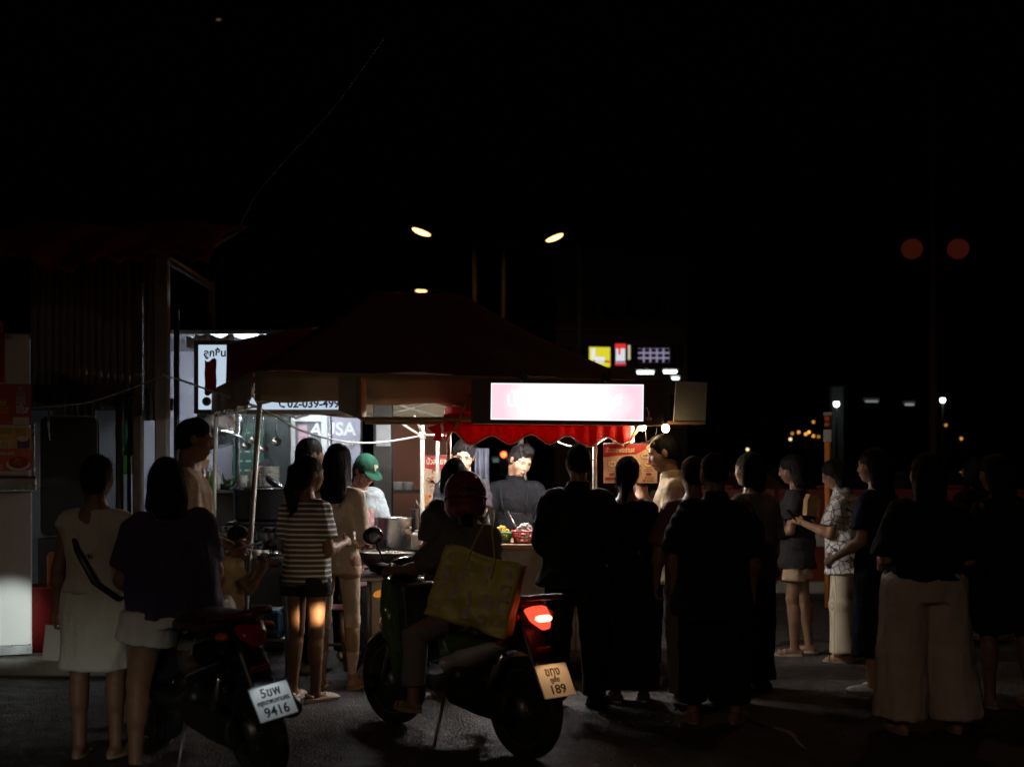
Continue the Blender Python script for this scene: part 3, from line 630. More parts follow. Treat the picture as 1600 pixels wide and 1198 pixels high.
def bottle(label, px, dd):
    j = empty('water_bottle', on_table(px, dd), 0, label, 'bottle', 'water bottles on the condiment table')
    mb = MB(); mb.lathe([(.026, .001), (.03, .01), (.028, .03), (.03, .05), (.03, .12), (.027, .15), (.012, .185), (.012, .2)], n=16); mb.build('bottle_body', GLASS, j)
    mb = MB(); mb.lathe([(.0306, .075), (.0306, .115)], n=16, close=False); mb.build('paper_label', mat('blue_label', (.05, .22, .55), .4), j)
    mb = MB(); mb.lathe([(.014, .192), (.014, .212), (.003, .213)], n=12); mb.build('cap', mat('blue_cap', (.05, .12, .5), .4), j)
bottle('clear water bottle with blue label nearest the tent leg', 391, -.02); bottle('clear water bottle with blue label next to the grey jar', 404, .02); bottle('clear water bottle half hidden behind two other bottles', 398, .12)
def bowl(name, label, px, dd, r_, hh, m, content=None, z=0):
    p = on_table(px, dd); j = empty(name, (p[0], p[1], p[2] + z), 0, label, 'bowl', 'bowls on the condiment table')
    mb = MB(); mb.lathe([(r_ * .5, 0), (r_ * .55, .004), (r_ * .9, hh * .6), (r_, hh), (r_ * .96, hh), (r_ * .85, hh * .6), (r_ * .4, .012)], n=22); mb.build('bowl', m, j)
    if content: mb = MB(); mb.lathe([(r_ * .86, hh * .8), (r_ * .5, hh * .95), (.01, hh)], n=18); mb.build('food', content, j)
bowl('food_bowl', 'white bowl of orange noodles beside the boy', 364, -.1, .06, .045, WHITEP, mat('orange_food', (.62, .2, .03), .5))
bowl('food_bowl', 'white enamel bowl at the front of the condiment table', 383, -.16, .055, .05, WHITEP); bowl('food_bowl', 'white enamel bowl right of the front one', 398, -.15, .055, .055, WHITEP, mat('brown_food', (.2, .1, .06), .6)); bowl('food_bowl', 'small white bowl right of the tent leg', 411, -.1, .05, .05, WHITEP, mat('brown_food'))
fo = MB(); fo.grid(lambda u, v: (WX(414, 9.5) + .13 * u, 9.42 + .15 * v, tz + .012 + .02 * abs(math.sin(u * 17 + v * 9)) + .015 * math.sin(v * 21)), 14, 10, False); tag(fo.build('foil_sheet', mat('foil', (.7, .72, .75), .25, 1.), None, .002), 'crumpled silver foil sheet at the table corner', 'foil')
fb = MB(); fb.grid(lambda u, v: (WX(414, 9.8) + .12 * u, 9.78 + .1 * v, tz + .01 + .10 * math.exp(-((u - .3) ** 2 + (v - .5) ** 2) * 8) + .012 * math.sin(u * 23 + v * 11)), 14, 10, False); tag(fb.build('plastic_bag', mat('pale_bag', (.4, .44, .5), .3), None, .002), 'crumpled grey plastic bag beside the water bottles', 'bag')
# coloured tubs under the table
tbx = MB(); tbx.b2((WX(415, 9.5), 9.42, .296), (WX(440, 9.5), 9.7, .50), .015); tag(tbx.build('crate', mat('blue_crate', (.02, .07, .12), .5)), 'dark blue plastic crate on the condiment table shelf', 'crate')
rt = MB(); rt.b2((WX(424, 9.45), 9.36, tz - .072), (WX(437, 9.45), 9.40, tz - .05), .008); tag(rt.build('clip', mat('red_plastic')), 'small bright red clip under the condiment table edge', 'clip')
gt = MB(); gt.b2((WX(418, 9.45), 9.36, tz - .072), (WX(420, 9.45), 9.39, tz - .045), .004); tag(gt.build('clip', mat('green_clip', (.15, .4, .05), .5)), 'small green clip beside the red clip', 'clip')

# ------------------------------------------------------------------ dark stall at far left, behind the women
ds = empty('dark_stall', (WX(110, 11), 11, 0), 0, 'dark food stall with blue wall behind the woman in the white skirt', 'stall')
bx = WX(110, 11)
mb = MB(); mb.b2((WX(48, 12.3) - bx, 1.3, .118), (WX(200, 12.3) - bx, 1.4, 2.35)); mb.build('back_wall', mat('pale_blue_wall', (.38, .45, .54), .7), ds)
mb = MB(); mb.grid(lambda u, v: (WX(52, 11) - bx + (WX(196, 11) - WX(52, 11)) * u, .0 + .015 * math.sin(u * 50), WZ(612, 11) - (.075 + .035 * abs(math.sin(u * 9))) * v), 60, 2); mb.build('scalloped_valance', mat('dark_cloth', (.05, .035, .035), .8), ds, .003)
mb = MB(); mb.b2((WX(50, 11) - bx, .02, WZ(613, 11)), (WX(198, 11) - bx, 1.45, WZ(600, 11))); mb.build('roof', DARK, ds)
mb = MB(); mb.b2((WX(62, 10.8) - bx, -.25, .118), (WX(180, 10.8) - bx, .5, .95), .01); mb.build('counter', DARK, ds)
mb = MB(); mb.tube([(WX(187, 11) - bx, 0, .118), (WX(187, 11) - bx, 0, WZ(613, 11))], .035, 8); mb.build('corner_post', DARK, ds)
sb = empty('display_board', (WX(107, 10.9), 10.9, 0), 0, 'black display board with rounded corners in the dark stall', 'board')
c_, s_ = .05, .0; hw = 45 * 10.9 / FPX; pts = []
for (cx_, cz_, a0) in ((hw - .06, WZ(650, 10.9) - .06, 0), (-hw + .06, WZ(650, 10.9) - .06, 90), (-hw + .06, .96 + .06, 180), (hw - .06, .96 + .06, 270)):
    for k in range(5): t = R(a0 + k * 22.5); pts.append((cx_ + .06 * math.cos(t), cz_ + .06 * math.sin(t)))
mb = MB(); mb.prism(pts, 0, .05); mb.build('panel', mat('black_gloss', (.012, .012, .012), .3), sb)
mb = MB(); mb.tube([(p[0], -.004, p[1]) for p in pts + pts[:1]], .006, 6); mb.build('rim', STEELD, sb)
mb = MB(); mb.tube([(WX(76, 10.7), 10.7, WZ(637, 10.7)), (WX(76, 10.7), 10.7, WZ(662, 10.7)), (WX(77, 10.7), 10.72, WZ(688, 10.7))], [.006, .014, .006], 6); tag(mb.build('hanging_utensil', STEEL), 'small metal utensil hanging in the dark stall', 'utensil')
gu = empty('folded_umbrella', (WX(202, 11.3), 11.3, 0), 0, 'folded green market umbrella beside the dark stall post', 'umbrella')
mb = MB(); mb.tube([(0, 0, .12), (0, 0, 2.2)], .02, 8); mb.build('pole', DARK, gu)
mb = MB(); mb.grid(lambda u, v: (( .03 + .085 * math.sin(v * 2.6) + .012 * math.sin(u * 44)) * math.cos(u * 6.283), (.03 + .085 * math.sin(v * 2.6) + .012 * math.sin(u * 44)) * math.sin(u * 6.283), 2.15 - .5 * v), 44, 8); mb.build('canopy', mat('green_cloth', (.02, .16, .07), .7), gu, .003)
gc = MB(); gc.grid(lambda u, v: (WX(188 + 26 * u, 11.6), 11.65 + .02 * math.sin(u * 20), WZ(660 + 48 * v, 11.6)), 24, 4); tag(gc.build('striped_cloth', mat('blue_stripe', (.45, .5, .56), .7), None, .003), 'pale blue cloth hanging behind the folded green umbrella', 'cloth')
gg = MB(); gg.b2((WX(188, 11.5), 11.5, WZ(740, 11.5)), (WX(212, 11.5), 11.55, WZ(708, 11.5)), .01); tag(gg.build('green_sign', mat('green_sign', (.02, .28, .03), .5)), 'small bright green panel below the folded umbrella', 'panel')
# ------------------------------------------------------------------ main tent
tt = empty('market_tent', (-1.87, 9.3, 0), 0, 'dark maroon pop-up market tent with tan valance over the dessert stall', 'tent')
ex = Vector((.944, .330, 0)); ey = Vector((-.330, .944, 0)); TW, TD = 3.02, 2.75; EZ = 2.25
TC = mat('tent_maroon', (.07, .022, .02), .8, 0, .15, 3., .25, 120.); TV = mat('tent_tan', (.36, .29, .20), .8, 0, .15, 4., .25, 120.)
def tp(a, b_, z): return ex * (a * TW) + ey * (b_ * TD) + Vector((0, 0, z))
PK = 3.01; rb_ = .13
def roof_fn(c0, c1, k0, k1):
    def fn(u, v):
        lo = Vector(c0).lerp(Vector(c1), u); hi = Vector(k0).lerp(Vector(k1), u); p = lo.lerp(hi, v); p.z -= .10 * math.sin(math.pi * v) * (1 - 1.2 * abs(u - .5)) - .016 * math.sin(u * 19 + v * 5) * (1 - v) - .010 * math.sin(v * 17 + u * 4) * math.sin(math.pi * u); return p
    return fn
cn = [(0, 0), (1, 0), (1, 1), (0, 1)]
mb = MB()
for i in range(4):
    a, b_ = cn[i], cn[(i + 1) % 4]; g = lambda c: tp(.5 + (c[0] - .5) * 2 * rb_, .5 + (c[1] - .5) * 2 * rb_, PK)
    mb.grid(roof_fn(tp(*a, EZ), tp(*b_, EZ), g(a), g(b_)), 30, 20)
mb.grid(lambda u, v: tp(.5 + (u - .5) * 2 * rb_, .5 + (v - .5) * 2 * rb_, PK + .015 * math.sin(math.pi * u) * math.sin(math.pi * v)), 4, 4)
mb.build('canopy', TC, tt, .004)
for i in range(4):
    a, b_ = cn[i], cn[(i + 1) % 4]
    def vf(u, v):
        p = tp(a[0] + (b_[0] - a[0]) * u, a[1] + (b_[1] - a[1]) * u, EZ + .005 - .215 * v - .012 * math.sin(u * 25) * v - .015 * math.sin(math.pi * u) * v)
        nrm = (ex * (b_[1] - a[1]) - ey * (b_[0] - a[0])); return p + nrm * (.012 + .014 * math.sin(u * 31 + i) * v + .01 * math.sin(u * 70) * v)
    mb = MB(); mb.grid(vf, 60, 4); mb.build('valance', TV, tt, .003)
def leg(p0, p1, r_=.02): 
    mb = MB(); mb.tube([p0, p1], r_, 8); mb.build('leg', POLE, tt); mb = MB(); mb.b2(Vector(p0) + Vector((-.05, -.05, .0)), Vector(p0) + Vector((.05, .05, .012))); mb.build('foot_plate', STEELD, tt)
off = Vector((1.87, -9.3, 0))
def rel(p): return Vector(p) + off
leg(rel((WX(377, 9.35), 9.35, 0)), tp(.02, .02, EZ)); leg(rel((WX(330, 12.0), 12.0, .0)), tp(.01, .99, EZ)); leg(rel((WX(968, 10.3), 10.3, 0)), tp(.985, .02, EZ)); leg(rel((WX(841, 12.6), 12.6, 0)), tp(.99, .99, EZ))
for i in range(4):
    a, b_ = cn[i], cn[(i + 1) % 4]; n_ = 4
    for k in range(n_):
        p = tp(a[0] + (b_[0] - a[0]) * k / n_, a[1] + (b_[1] - a[1]) * k / n_, EZ - (.04 if k % 2 else .24)); q = tp(a[0] + (b_[0] - a[0]) * (k + 1) / n_, a[1] + (b_[1] - a[1]) * (k + 1) / n_, EZ - (.24 if k % 2 else .04)); cc = tp(.5, .5, EZ); p = p.lerp(cc, .02); q = q.lerp(cc, .02)
        mb = MB(); mb.tube([p, q], .012, 6); mb.tube([p + Vector((0, 0, .2 if k % 2 == 0 else -.2)), q + Vector((0, 0, -.2 if k % 2 == 0 else .2))], .012, 6); mb.build('truss_bar', POLE, tt)
    mb = MB(); mb.tube([tp(*a, EZ - .03).lerp(tp(.5, .5, EZ), .03), tp(.5, .5, PK - .08)], .013, 6); mb.build('rafter', POLE, tt)
# red cloth flap at the left corner
mb = MB(); mb.grid(lambda u, v: (WX(322 + 18 * u, 11.6), 11.55 + .01 * math.sin(v * 12), WZ(563 + 53 * v + 3 * math.sin(u * 6), 11.6)), 6, 10); tag(mb.build('red_flap', translucent('red_flap', (.42, .03, .02), .6), None, .004), 'narrow red cloth flap hanging at the tent\'s left corner', 'cloth')

# dark side awning between the tent and the lit sign
sa = empty('side_awning', (WX(420, 11.6), 11.6, 0), 0, 'dark red side awning covering most of the lit stall sign', 'awning')
def saf(u, v):
    p = W(354 + 150 * u, 538 - 25 * min(1, u * 1.4), 11.9).lerp(W(352 + 150 * u, 618 + 2 * math.sin(u * 14), 11.25), v); p.y += .012 * math.sin(u * 21 + v * 4); p.z -= .03 * math.sin(math.pi * v) + .008 * math.sin(u * 17); return p - Vector(sa.location)
mb = MB(); mb.grid(saf, 30, 10); mb.build('canopy', REDCL, sa, .005)
mb = MB(); mb.tube([saf(0, 0), saf(.5, 0), saf(1, 0)], .014, 6); mb.build('top_bar', STEELD, sa); mb = MB(); mb.tube([saf(0, 1), saf(.5, 1), saf(1, 1)], .012, 6); mb.build('front_bar', STEELD, sa)
# ------------------------------------------------------------------ sign rail with end panels
SD = 9.05
sr = empty('sign_rail', (WX(815, SD), SD, 0), 0, 'long wooden sign rail with a board panel at each end', 'rail')
bx = WX(815, SD)
def rx(px, d=SD): return WX(px, d) - bx
mb = MB(); mb.b2((rx(562), .0, WZ(657, SD)), (rx(738), .05, WZ(651, SD)), .004); mb.build('rail', WOOD, sr); mb = MB(); mb.b2((rx(1036), .0, WZ(663, SD)), (rx(1103), .05, WZ(658, SD)), .004); mb.build('rail', WOOD, sr)
mb = MB(); mb.b2((rx(562), .30, WZ(661, SD)), (rx(1103), .34, WZ(655, SD)), .004); mb.build('rear_rail', WOOD, sr)
ep = mat('board_panel', (.30, .26, .22), .7, 0, .15, 5.); 
mb = MB(); mb.prism([(rx(529), WZ(586, SD)), (rx(558), WZ(588, SD)), (rx(558), WZ(653, SD)), (rx(529), WZ(641, SD))], -.01, .32); mb.build('end_panel', ep, sr)
mb = MB(); mb.prism([(rx(559), WZ(587, SD)), (rx(564), WZ(589, SD)), (rx(564), WZ(655, SD)), (rx(559), WZ(654, SD))], -.016, .33); mb.build('panel_edge', WOOD, sr)
mb = MB(); mb.prism([(rx(1057), WZ(595, SD)), (rx(1106), WZ(597, SD)), (rx(1103), WZ(659, SD)), (rx(1053), WZ(658, SD))], .02, .05); mb.build('end_panel', mat('pale_panel', (.26, .27, .26), .6, 0, .12, 6.), sr)
mb = MB(); mb.tube([(rx(712), .02, WZ(668, SD)), (rx(735), -.01, WZ(615, SD))], .012, 6); mb.build('brace', WOOD, sr)
# ------------------------------------------------------------------ pink light box sign
sg = empty('light_box_sign', (WX(886, 8.95), 8.95, WZ(628, 8.95)), 0, 'glowing pink and white light box sign above the red awning', 'sign', rot=(0, R(.7), R(-2)))
hw, hh = 150 * 8.95 / FPX, 35 * 8.95 / FPX; fw, fh_ = 119 * 8.95 / FPX, 28.5 * 8.95 / FPX
mb = MB(); mb.b2((-hw, .004, -hh), (hw, .2, hh), .008); mb.build('casing', BROWNP, sg)
for (a, b_) in (((-hw + .005, -.012, fh_ + .002), (hw - .005, .003, hh - .003)), ((-hw + .005, -.012, -hh + .003), (hw - .005, .003, -fh_ - .002)), ((-hw + .005, -.012, -fh_ - .0015), (-fw - .002, .003, fh_ + .0015)), ((fw + .002, -.012, -fh_ - .0015), (hw - .005, .003, fh_ + .0015))): mb = MB(); mb.b2(a, b_); mb.build('face_frame', BROWNP, sg)
def sign_face():
    m = bpy.data.materials.new('pink_lit_face'); m.use_nodes = True; n = m.node_tree.nodes; l = m.node_tree.links; n.remove(n['Principled BSDF'])
    tc = n.new('ShaderNodeTexCoord'); sp_ = n.new('ShaderNodeSeparateXYZ'); l.new(tc.outputs['Object'], sp_.inputs[0])
    def mth(op, a, b_=None):
        q = n.new('ShaderNodeMath'); q.operation = op
        for i, v in enumerate((a, b_)):
            if v is None: continue
            if isinstance(v, (int, float)): q.inputs[i].default_value = v
            else: l.new(v, q.inputs[i])
        return q.outputs[0]
    ax_ = mth('DIVIDE', mth('ADD', sp_.outputs[0], .0), fw); az = mth('DIVIDE', sp_.outputs[2], fh_)
    e = mth('ADD', mth('POWER', mth('ABSOLUTE', ax_), 2.2), mth('MULTIPLY', mth('POWER', mth('ABSOLUTE', az), 2.0), .16))
    nz = n.new('ShaderNodeTexNoise'); nz.inputs['Scale'].default_value = 5; l.new(tc.outputs['Object'], nz.inputs['Vector']); e = mth('ADD', e, mth('MULTIPLY', mth('SUBTRACT', nz.outputs[0], .5), .5))
    rp = n.new('ShaderNodeValToRGB'); rp.color_ramp.elements[0].position = .12; rp.color_ramp.elements[0].color = (1, .92, .92, 1); rp.color_ramp.elements[1].position = .75; rp.color_ramp.elements[1].color = (.86, .58, .66, 1)
    l.new(e, rp.inputs[0]); em = n.new('ShaderNodeEmission'); em.inputs[1].default_value = 1.25; l.new(rp.outputs[0], em.inputs[0]); l.new(em.outputs[0], n['Material Output'].inputs[0]); return m
mb = MB(); mb.b2((-fw, .0, -fh_), (fw, .0035, fh_)); mb.build('lit_face', sign_face(), sg)
eb = emi('sign_edge', (1, .95, .97), 1.3)
for (a, b_) in (((-fw, -.002, fh_ - .007), (fw, -.0004, fh_)), ((-fw, -.002, -fh_), (fw, -.0004, -fh_ + .007)), ((-fw, -.002, -fh_ + .0072), (-fw + .006, -.0004, fh_ - .0072)), ((fw - .006, -.002, -fh_ + .0072), (fw, -.0004, fh_ - .0072))): mb = MB(); mb.b2(a, b_); mb.build('lit_edge', eb, sg)
LETL = emi('sign_letter', (1.0, .92, .90), 1.28)
text('บัวลอยพระราม๕', .145, LETL, sg, (-.02, -.003, .012), maxw=.80, bold=.003)
mb = MB(); mb.b2((-.24, -.003, -.088), (.12, -.0015, -.078)); mb.b2((-.17, -.003, -.108), (.05, -.0015, -.099)); mb.build('small_print', LETL, sg)
for px in (-.32, .265):
    mb = MB(); mb.tube([(px, -.02, hh - .02), (px - .01, -.01, hh + .04), (px + .012, .05, hh + .085), (px + .035, .08, hh + .05), (px + .03, .06, hh - .0)], .006, 6); mb.build('hanging_hook', BLACKP, sg)
    mb = MB(); mb.b2((px - .03, -.006, hh + .002), (px + .04, .05, hh + .045)); mb.build('clamp', BLACKP, sg)
mb = MB(); mb.tube([(fw + .02, -.02, -.03), (fw + .035, -.02, -.06), (fw + .037, -.02, -.10)], .004, 5); mb.b2((fw + .02, -.03, -.122), (fw + .055, -.012, -.10), .003); mb.build('switch_cord', mat('pink_plastic', (.7, .3, .35), .5), sg)
# ------------------------------------------------------------------ red scalloped awning of the cart
AD = 9.32
ra = empty('cart_awning', (WX(840, AD), AD, 0), 0, 'red scalloped cart awning with cream edging under the pink sign', 'awning')
RED = translucent('red_awning', (.55, .012, .022), .45, .5)
x0a, x1a = WX(693, AD) - WX(840, AD), WX(985, AD) - WX(840, AD)
def scal(u):
    c = [(0, 676), (.045, 674), (.145, 695), (.26, 681), (.355, 694), (.47, 679), (.57, 694), (.66, 681), (.78, 698), (.87, 683), (.95, 694), (1, 690)]
    for i in range(len(c) - 1):
        if c[i][0] <= u <= c[i + 1][0]:
            t = (u - c[i][0]) / (c[i + 1][0] - c[i][0]); t = t * t * (3 - 2 * t); return c[i][1] + (c[i + 1][1] - c[i][1]) * t
    return 690
def vfn(u, v):
    zt = WZ(650, AD); zb_ = WZ(scal(u), AD); return Vector((x0a + (x1a - x0a) * u, -.012 * math.sin(u * 34) * v - .03 * v + .006 * math.sin(u * 90), zt + (zb_ - zt) * v))
mb = MB(); mb.grid(vfn, 110, 6); mb.build('valance', RED, ra, .003)
mb = MB(); mb.tube([vfn(i / 110, 1.0) + Vector((0, -.002, 0)) for i in range(111)], .0055, 5); mb.build('trim', mat('cream_trim', (.72, .50, .36), .7), ra)
mb = MB(); mb.grid(lambda u, v: (x0a + (x1a - x0a) * u, 1.35 * v, WZ(650, AD) + .18 * math.sin(v * 1.5) - .03 * math.sin(u * math.pi * 3) ** 2 * math.sin(v * 3.14)), 24, 8); mb.build('roof_cloth', RED, ra, .003)
for s_ in (0, 1):
    xx = x0a if s_ == 0 else x1a
    mb = MB(); mb.grid(lambda u, v: (xx + .01 * math.sin(u * 20), 1.35 * u, WZ(650, AD) + .18 * math.sin(u * 1.5) - (.16 + .03 * math.sin(u * 18)) * v), 40, 3); mb.build('side_valance', RED, ra, .003)
mb = MB(); mb.poly([(x0a - .02, -.03, WZ(661, AD)), (x0a - .12, -.02, WZ(668, AD)), (x0a - .06, -.03, WZ(678, AD)), (x0a - .075, -.02, WZ(688, AD)), (x0a - .01, -.03, WZ(690, AD))]); mb.build('torn_corner', RED, ra, .003)
# ------------------------------------------------------------------ cart
CD = 9.38
cart = empty('dessert_cart', (WX(840, CD), CD, 0), 0, 'cream dessert cart with wooden counter under the red awning', 'cart')
cb = WX(840, CD); cz = WZ(850, CD) + .0
cx0, cx1 = WX(662, CD) - cb, WX(1018, CD) - cb
mb = MB(); mb.b2((cx0 - .03, -.04, cz - .03), (cx1 + .03, .95, cz), .006); mb.build('counter_top', mat('counter_laminate', (.42, .26, .16), .25, 0, .2, 10., 0, 60., stretch=(.2, 1, 1)), cart)
mb = MB(); mb.b2((cx0 - .032, -.052, cz - .034), (cx1 + .032, -.0405, cz + .003), .003); mb.build('edge_strip', mat('edge_wood', (.6, .42, .22), .45), cart)
np_ = 3; 
for i in range(np_):
    a = cx0 + (cx1 - cx0) * i / np_; b_ = cx0 + (cx1 - cx0) * (i + 1) / np_; mb = MB(); mb.b2((a + .004, 0, .22), (b_ - .004, .02, cz - .032), .004); mb.build('front_panel', CREAM, cart)
mb = MB(); mb.b2((cx0, .022, .22), (cx1, .9, .26)); mb.b2((cx0, .022, .262), (cx0 + .02, .9, cz - .032)); mb.b2((cx1 - .02, .022, .262), (cx1, .9, cz - .032)); mb.build('carcass', CREAM, cart)
mb = MB(); mb.b2((cx0 - .01, -.006, .17), (cx1 + .01, .0, .218)); mb.build('skirting', WOOD, cart)
for wx_ in (cx0 + .25, cx1 - .25):
    for yy in (.1, .8): mb = MB(); mb.lathe([(.02, -.02), (.085, -.02), (.095, -.01), (.095, .01), (.085, .02), (.02, .02)], (wx_, yy, .096), 18, Matrix.Rotation(R(90), 3, 'X')); mb.build('wheel', RUBBER, cart)
for px, mm in ((701, WOOD), (930, POLE)):
    x_ = WX(px, CD) - cb; mb = MB(); mb.tube([(x_, .04, cz), (x_, .04, WZ(655, CD))], .017, 8); mb.build('front_post', mm, cart)
for x_ in (cx0 + .05, cx1 - .05): mb = MB(); mb.tube([(x_, .92, cz), (x_, .92, WZ(650, CD))], .017, 8); mb.build('rear_post', POLE, cart)
mb = MB(); mb.tube([(WX(697, CD) - cb, -.02, WZ(688, CD)), (WX(714, CD) - cb, -.06, WZ(660, CD))], .011, 6); mb.build('brace', WOOD, cart)
mb = MB(); mb.tube([(WX(975, CD) - cb, -.02, WZ(697, CD)), (WX(998, CD) - cb, -.1, WZ(667, CD))], .013, 6); mb.build('brace', WOOD, cart)
# work lamps and an added fill lamp under the awning
WARMW = (1.0, .93, .82)
tube_lamp('bright white work lamp under the cart awning front edge', (WX(735, 9.75), 9.75, WZ(655, 9.75)), (WX(925, 9.75), 9.75, WZ(655, 9.75)), 350, (1, .96, .90), .018)
tube_lamp('short white work lamp at the right end of the cart awning', (WX(938, 9.95), 9.95, WZ(662, 9.95)), (WX(984, 9.95), 9.95, WZ(662, 9.95)), 330, (1, .96, .90), .018)  # added lamp, put here to light the people on the right
tube_lamp('white work lamp above the wok under the tent', (WX(575, 9.9), 10.1, 2.12), (WX(640, 9.9), 10.1, 2.12), 300, (1, .97, .9), .016)
def bulb(label, p, r_, s_, hang=.12):
    b0 = empty('light_bulb', p, 0, label, 'light bulb', 'warm bulbs right of the pink sign')
    mb = MB(); mb.ell((0, 0, 0), (r_, r_, r_ * 1.1), 12, 8); mb.build('globe', emi('warm_bulb_%g' % s_, (1., .66, .32), s_), b0)
    mb = MB(); mb.tube([(0, 0, r_ * .8), (0, 0, r_ + .03)], .014, 8); mb.build('socket', BLACKP, b0); mb = MB(); mb.tube([(0, 0, r_ + .03), (.01, .01, r_ + hang)], .004, 5); mb.build('wire', BLACKP, b0)
bulb('round warm light bulb above the cream shirted man', W(1040, 669, 8.93), .028, 24); bulb('warm light bulb tucked under the right end of the pink sign', W(1004, 667, 9.25), .026, 210, .06)
cable('thin wire drooping from the warm bulb to the menu board', [W(1027, 668, 9.2), W(1024, 680, 9.3), W(1012, 690, 9.35), W(1002, 692, 9.4)], .004)
cable('white wire looping under the red awning at right', [W(866, 688, 9.9), W(892, 697, 9.9), W(925, 697, 9.8), W(950, 684, 9.7), W(960, 692, 9.7)], .005, WHITEP)
# white pole with struts beside the poster
wp = empty('tent_pole', (WX(660, 10.75), 10.75, 0), 0, 'white tent pole with diagonal struts left of the cart', 'pole')
WPM = mat('white_pole', (.75, .75, .68), .45)
mb = MB(); mb.tube([(0, 0, 0), (0, 0, WZ(652, 10.75))], .02, 10); mb.build('pole', WPM, wp)
for (a, b_, c_, d_) in ((658, 681, 618, 655), (660, 679, 697, 680), (659, 675, 648, 650)):
    p = W(a, b_, 10.74) - Vector(wp.location); q = W(c_, d_, 10.6) - Vector(wp.location); mb = MB(); mb.tube([p, q], .011, 6); mb.build('strut', WPM, wp)
mb = MB(); mb.lathe([(.03, -.03), (.03, .03)], (0, 0, WZ(680, 10.75)), 10); mb.build('collar', WPM, wp)
# ------------------------------------------------------------------ printed menus
CRM = ink('menucream', (.72, .50, .36)); MRED = ink('menured', (.42, .025, .03)); MBR = ink('menubrown', (.26, .10, .05)); GOLD = ink('goldtext', (.85, .72, .50)); PRC = ink('pricered', (.3, .03, .03)); ORG = ink('orangefood', (.75, .33, .08)); DKI = ink('darkink', (.12, .05, .03)); MGR = ink('mango', (.75, .5, .1)); RDI = ink('berry', (.6, .06, .05)); IVO = ink('ivory', (.85, .74, .55))
MD = 9.5
mnu = empty('menu_board', (WX(985, MD), MD, 0), 0, 'cream dessert menu board with red header and bowls of food', 'board')
mw, mh = 84 * MD / FPX, 61 * MD / FPX; hwv = mw / 2; hv = mh / 2
def wave(x): return hv * .72 + .012 * math.sin(x * 9 + 1.2)
hdr = [(-hwv, hv)] + [(-hwv + mw * i / 20, wave(-hwv + mw * i / 20) - (.05 if i < 12 else .05 - .09 * (i - 12) / 8)) for i in range(21)] + [(hwv, hv)]
bowls = [(-.135, -.005), (-.045, -.005), (.045, -.005), (.135, -.005), (.15, .115), (.11, .055), (.165, .055)]
pm = printed('panel', mnu, (0, 0, WZ(724, MD)), mw, mh, CRM, [
    ('printed_header', MRED, [hdr[::-1]]),
    ('printed_plate', MBR, [('e', a, b_, .036, .026) for a, b_ in bowls]), ('printed_bowl', IVO, [('e', a, b_ + .002, .033, .023) for a, b_ in bowls]),
    ('printed_food', ORG, [('e', a - .008, b_ + .003, .012, .009) for a, b_ in bowls] + [('e', a + .012, b_ - .004, .008, .007) for a, b_ in bowls[:3]]),
    ('printed_food', RDI, [('e', .143, .0, .012, .011), ('e', .045, .004, .01, .008)]), ('printed_food', DKI, [('e', bowls[i][0] + .01, bowls[i][1] + .006, .006, .005) for i in (0, 1, 4, 5, 6)]),
    ('printed_text', DKI, lines(-.165, -.045, -.10, 2, .012, .004, 1) + lines(-.075, -.045, -.015, 2, .012, .004, 2) + lines(.015, -.045, .075, 2, .012, .004, 3) + lines(.105, -.045, .17, 2, .012, .004, 4) + lines(.105, -.105, .17, 2, .011, .004, 6) + lines(.12, -.131, .18, 1, .01, .006, 7)),
    ('printed_price', PRC, [('r', a - .02, -.086, a + .02, -.07) for a in (-.135, -.045, .045, .135)] + [('r', -.185, -.122, -.07, -.102), ('e', .10, -.127, .007, .007)])])
text('บัวลอยพระราม๕', .05, GOLD, pm, (-.078, .098, .0085), (0, 0, 0), bold=.0014, maxw=.215)
mb = MB(); mb.b2((-.12, -.001, .078), (-.03, .0005, .081)); mb.tube([(-hwv, .012, WZ(693, MD)), (hwv, .012, WZ(693, MD))], .006, 6); mb.build('hanging_rod', STEELD, mnu)
mb = MB(); mb.tube([(-.12, .01, WZ(693, MD)), (-.13, -.05, WZ(675, MD))], .003, 5); mb.tube([(.12, .01, WZ(693, MD)), (.10, -.1, WZ(668, MD))], .003, 5); mb.build('hanging_wire', WHITEP, mnu)
PD = 11.0
pst = empty('poster_stand', (WX(700, PD), PD, 0), 0, 'upright cream and red dessert poster with a drawn woman', 'poster')
pw2, ph2 = .40, .92; pt = WZ(712, PD); pxo = WX(663, PD) - WX(700, PD) + pw2 / 2
ys = lambda py: WZ(py, PD) - (pt - ph2 / 2); xs = lambda px: WX(px, PD) - WX(700, PD) - pxo
wavep = [(-pw2 / 2, ph2 / 2)] + [(-pw2 / 2 + pw2 * i / 16, ys(731) - .02 * math.sin(i / 16 * 4)) for i in range(17)] + [(pw2 / 2, ph2 / 2)]
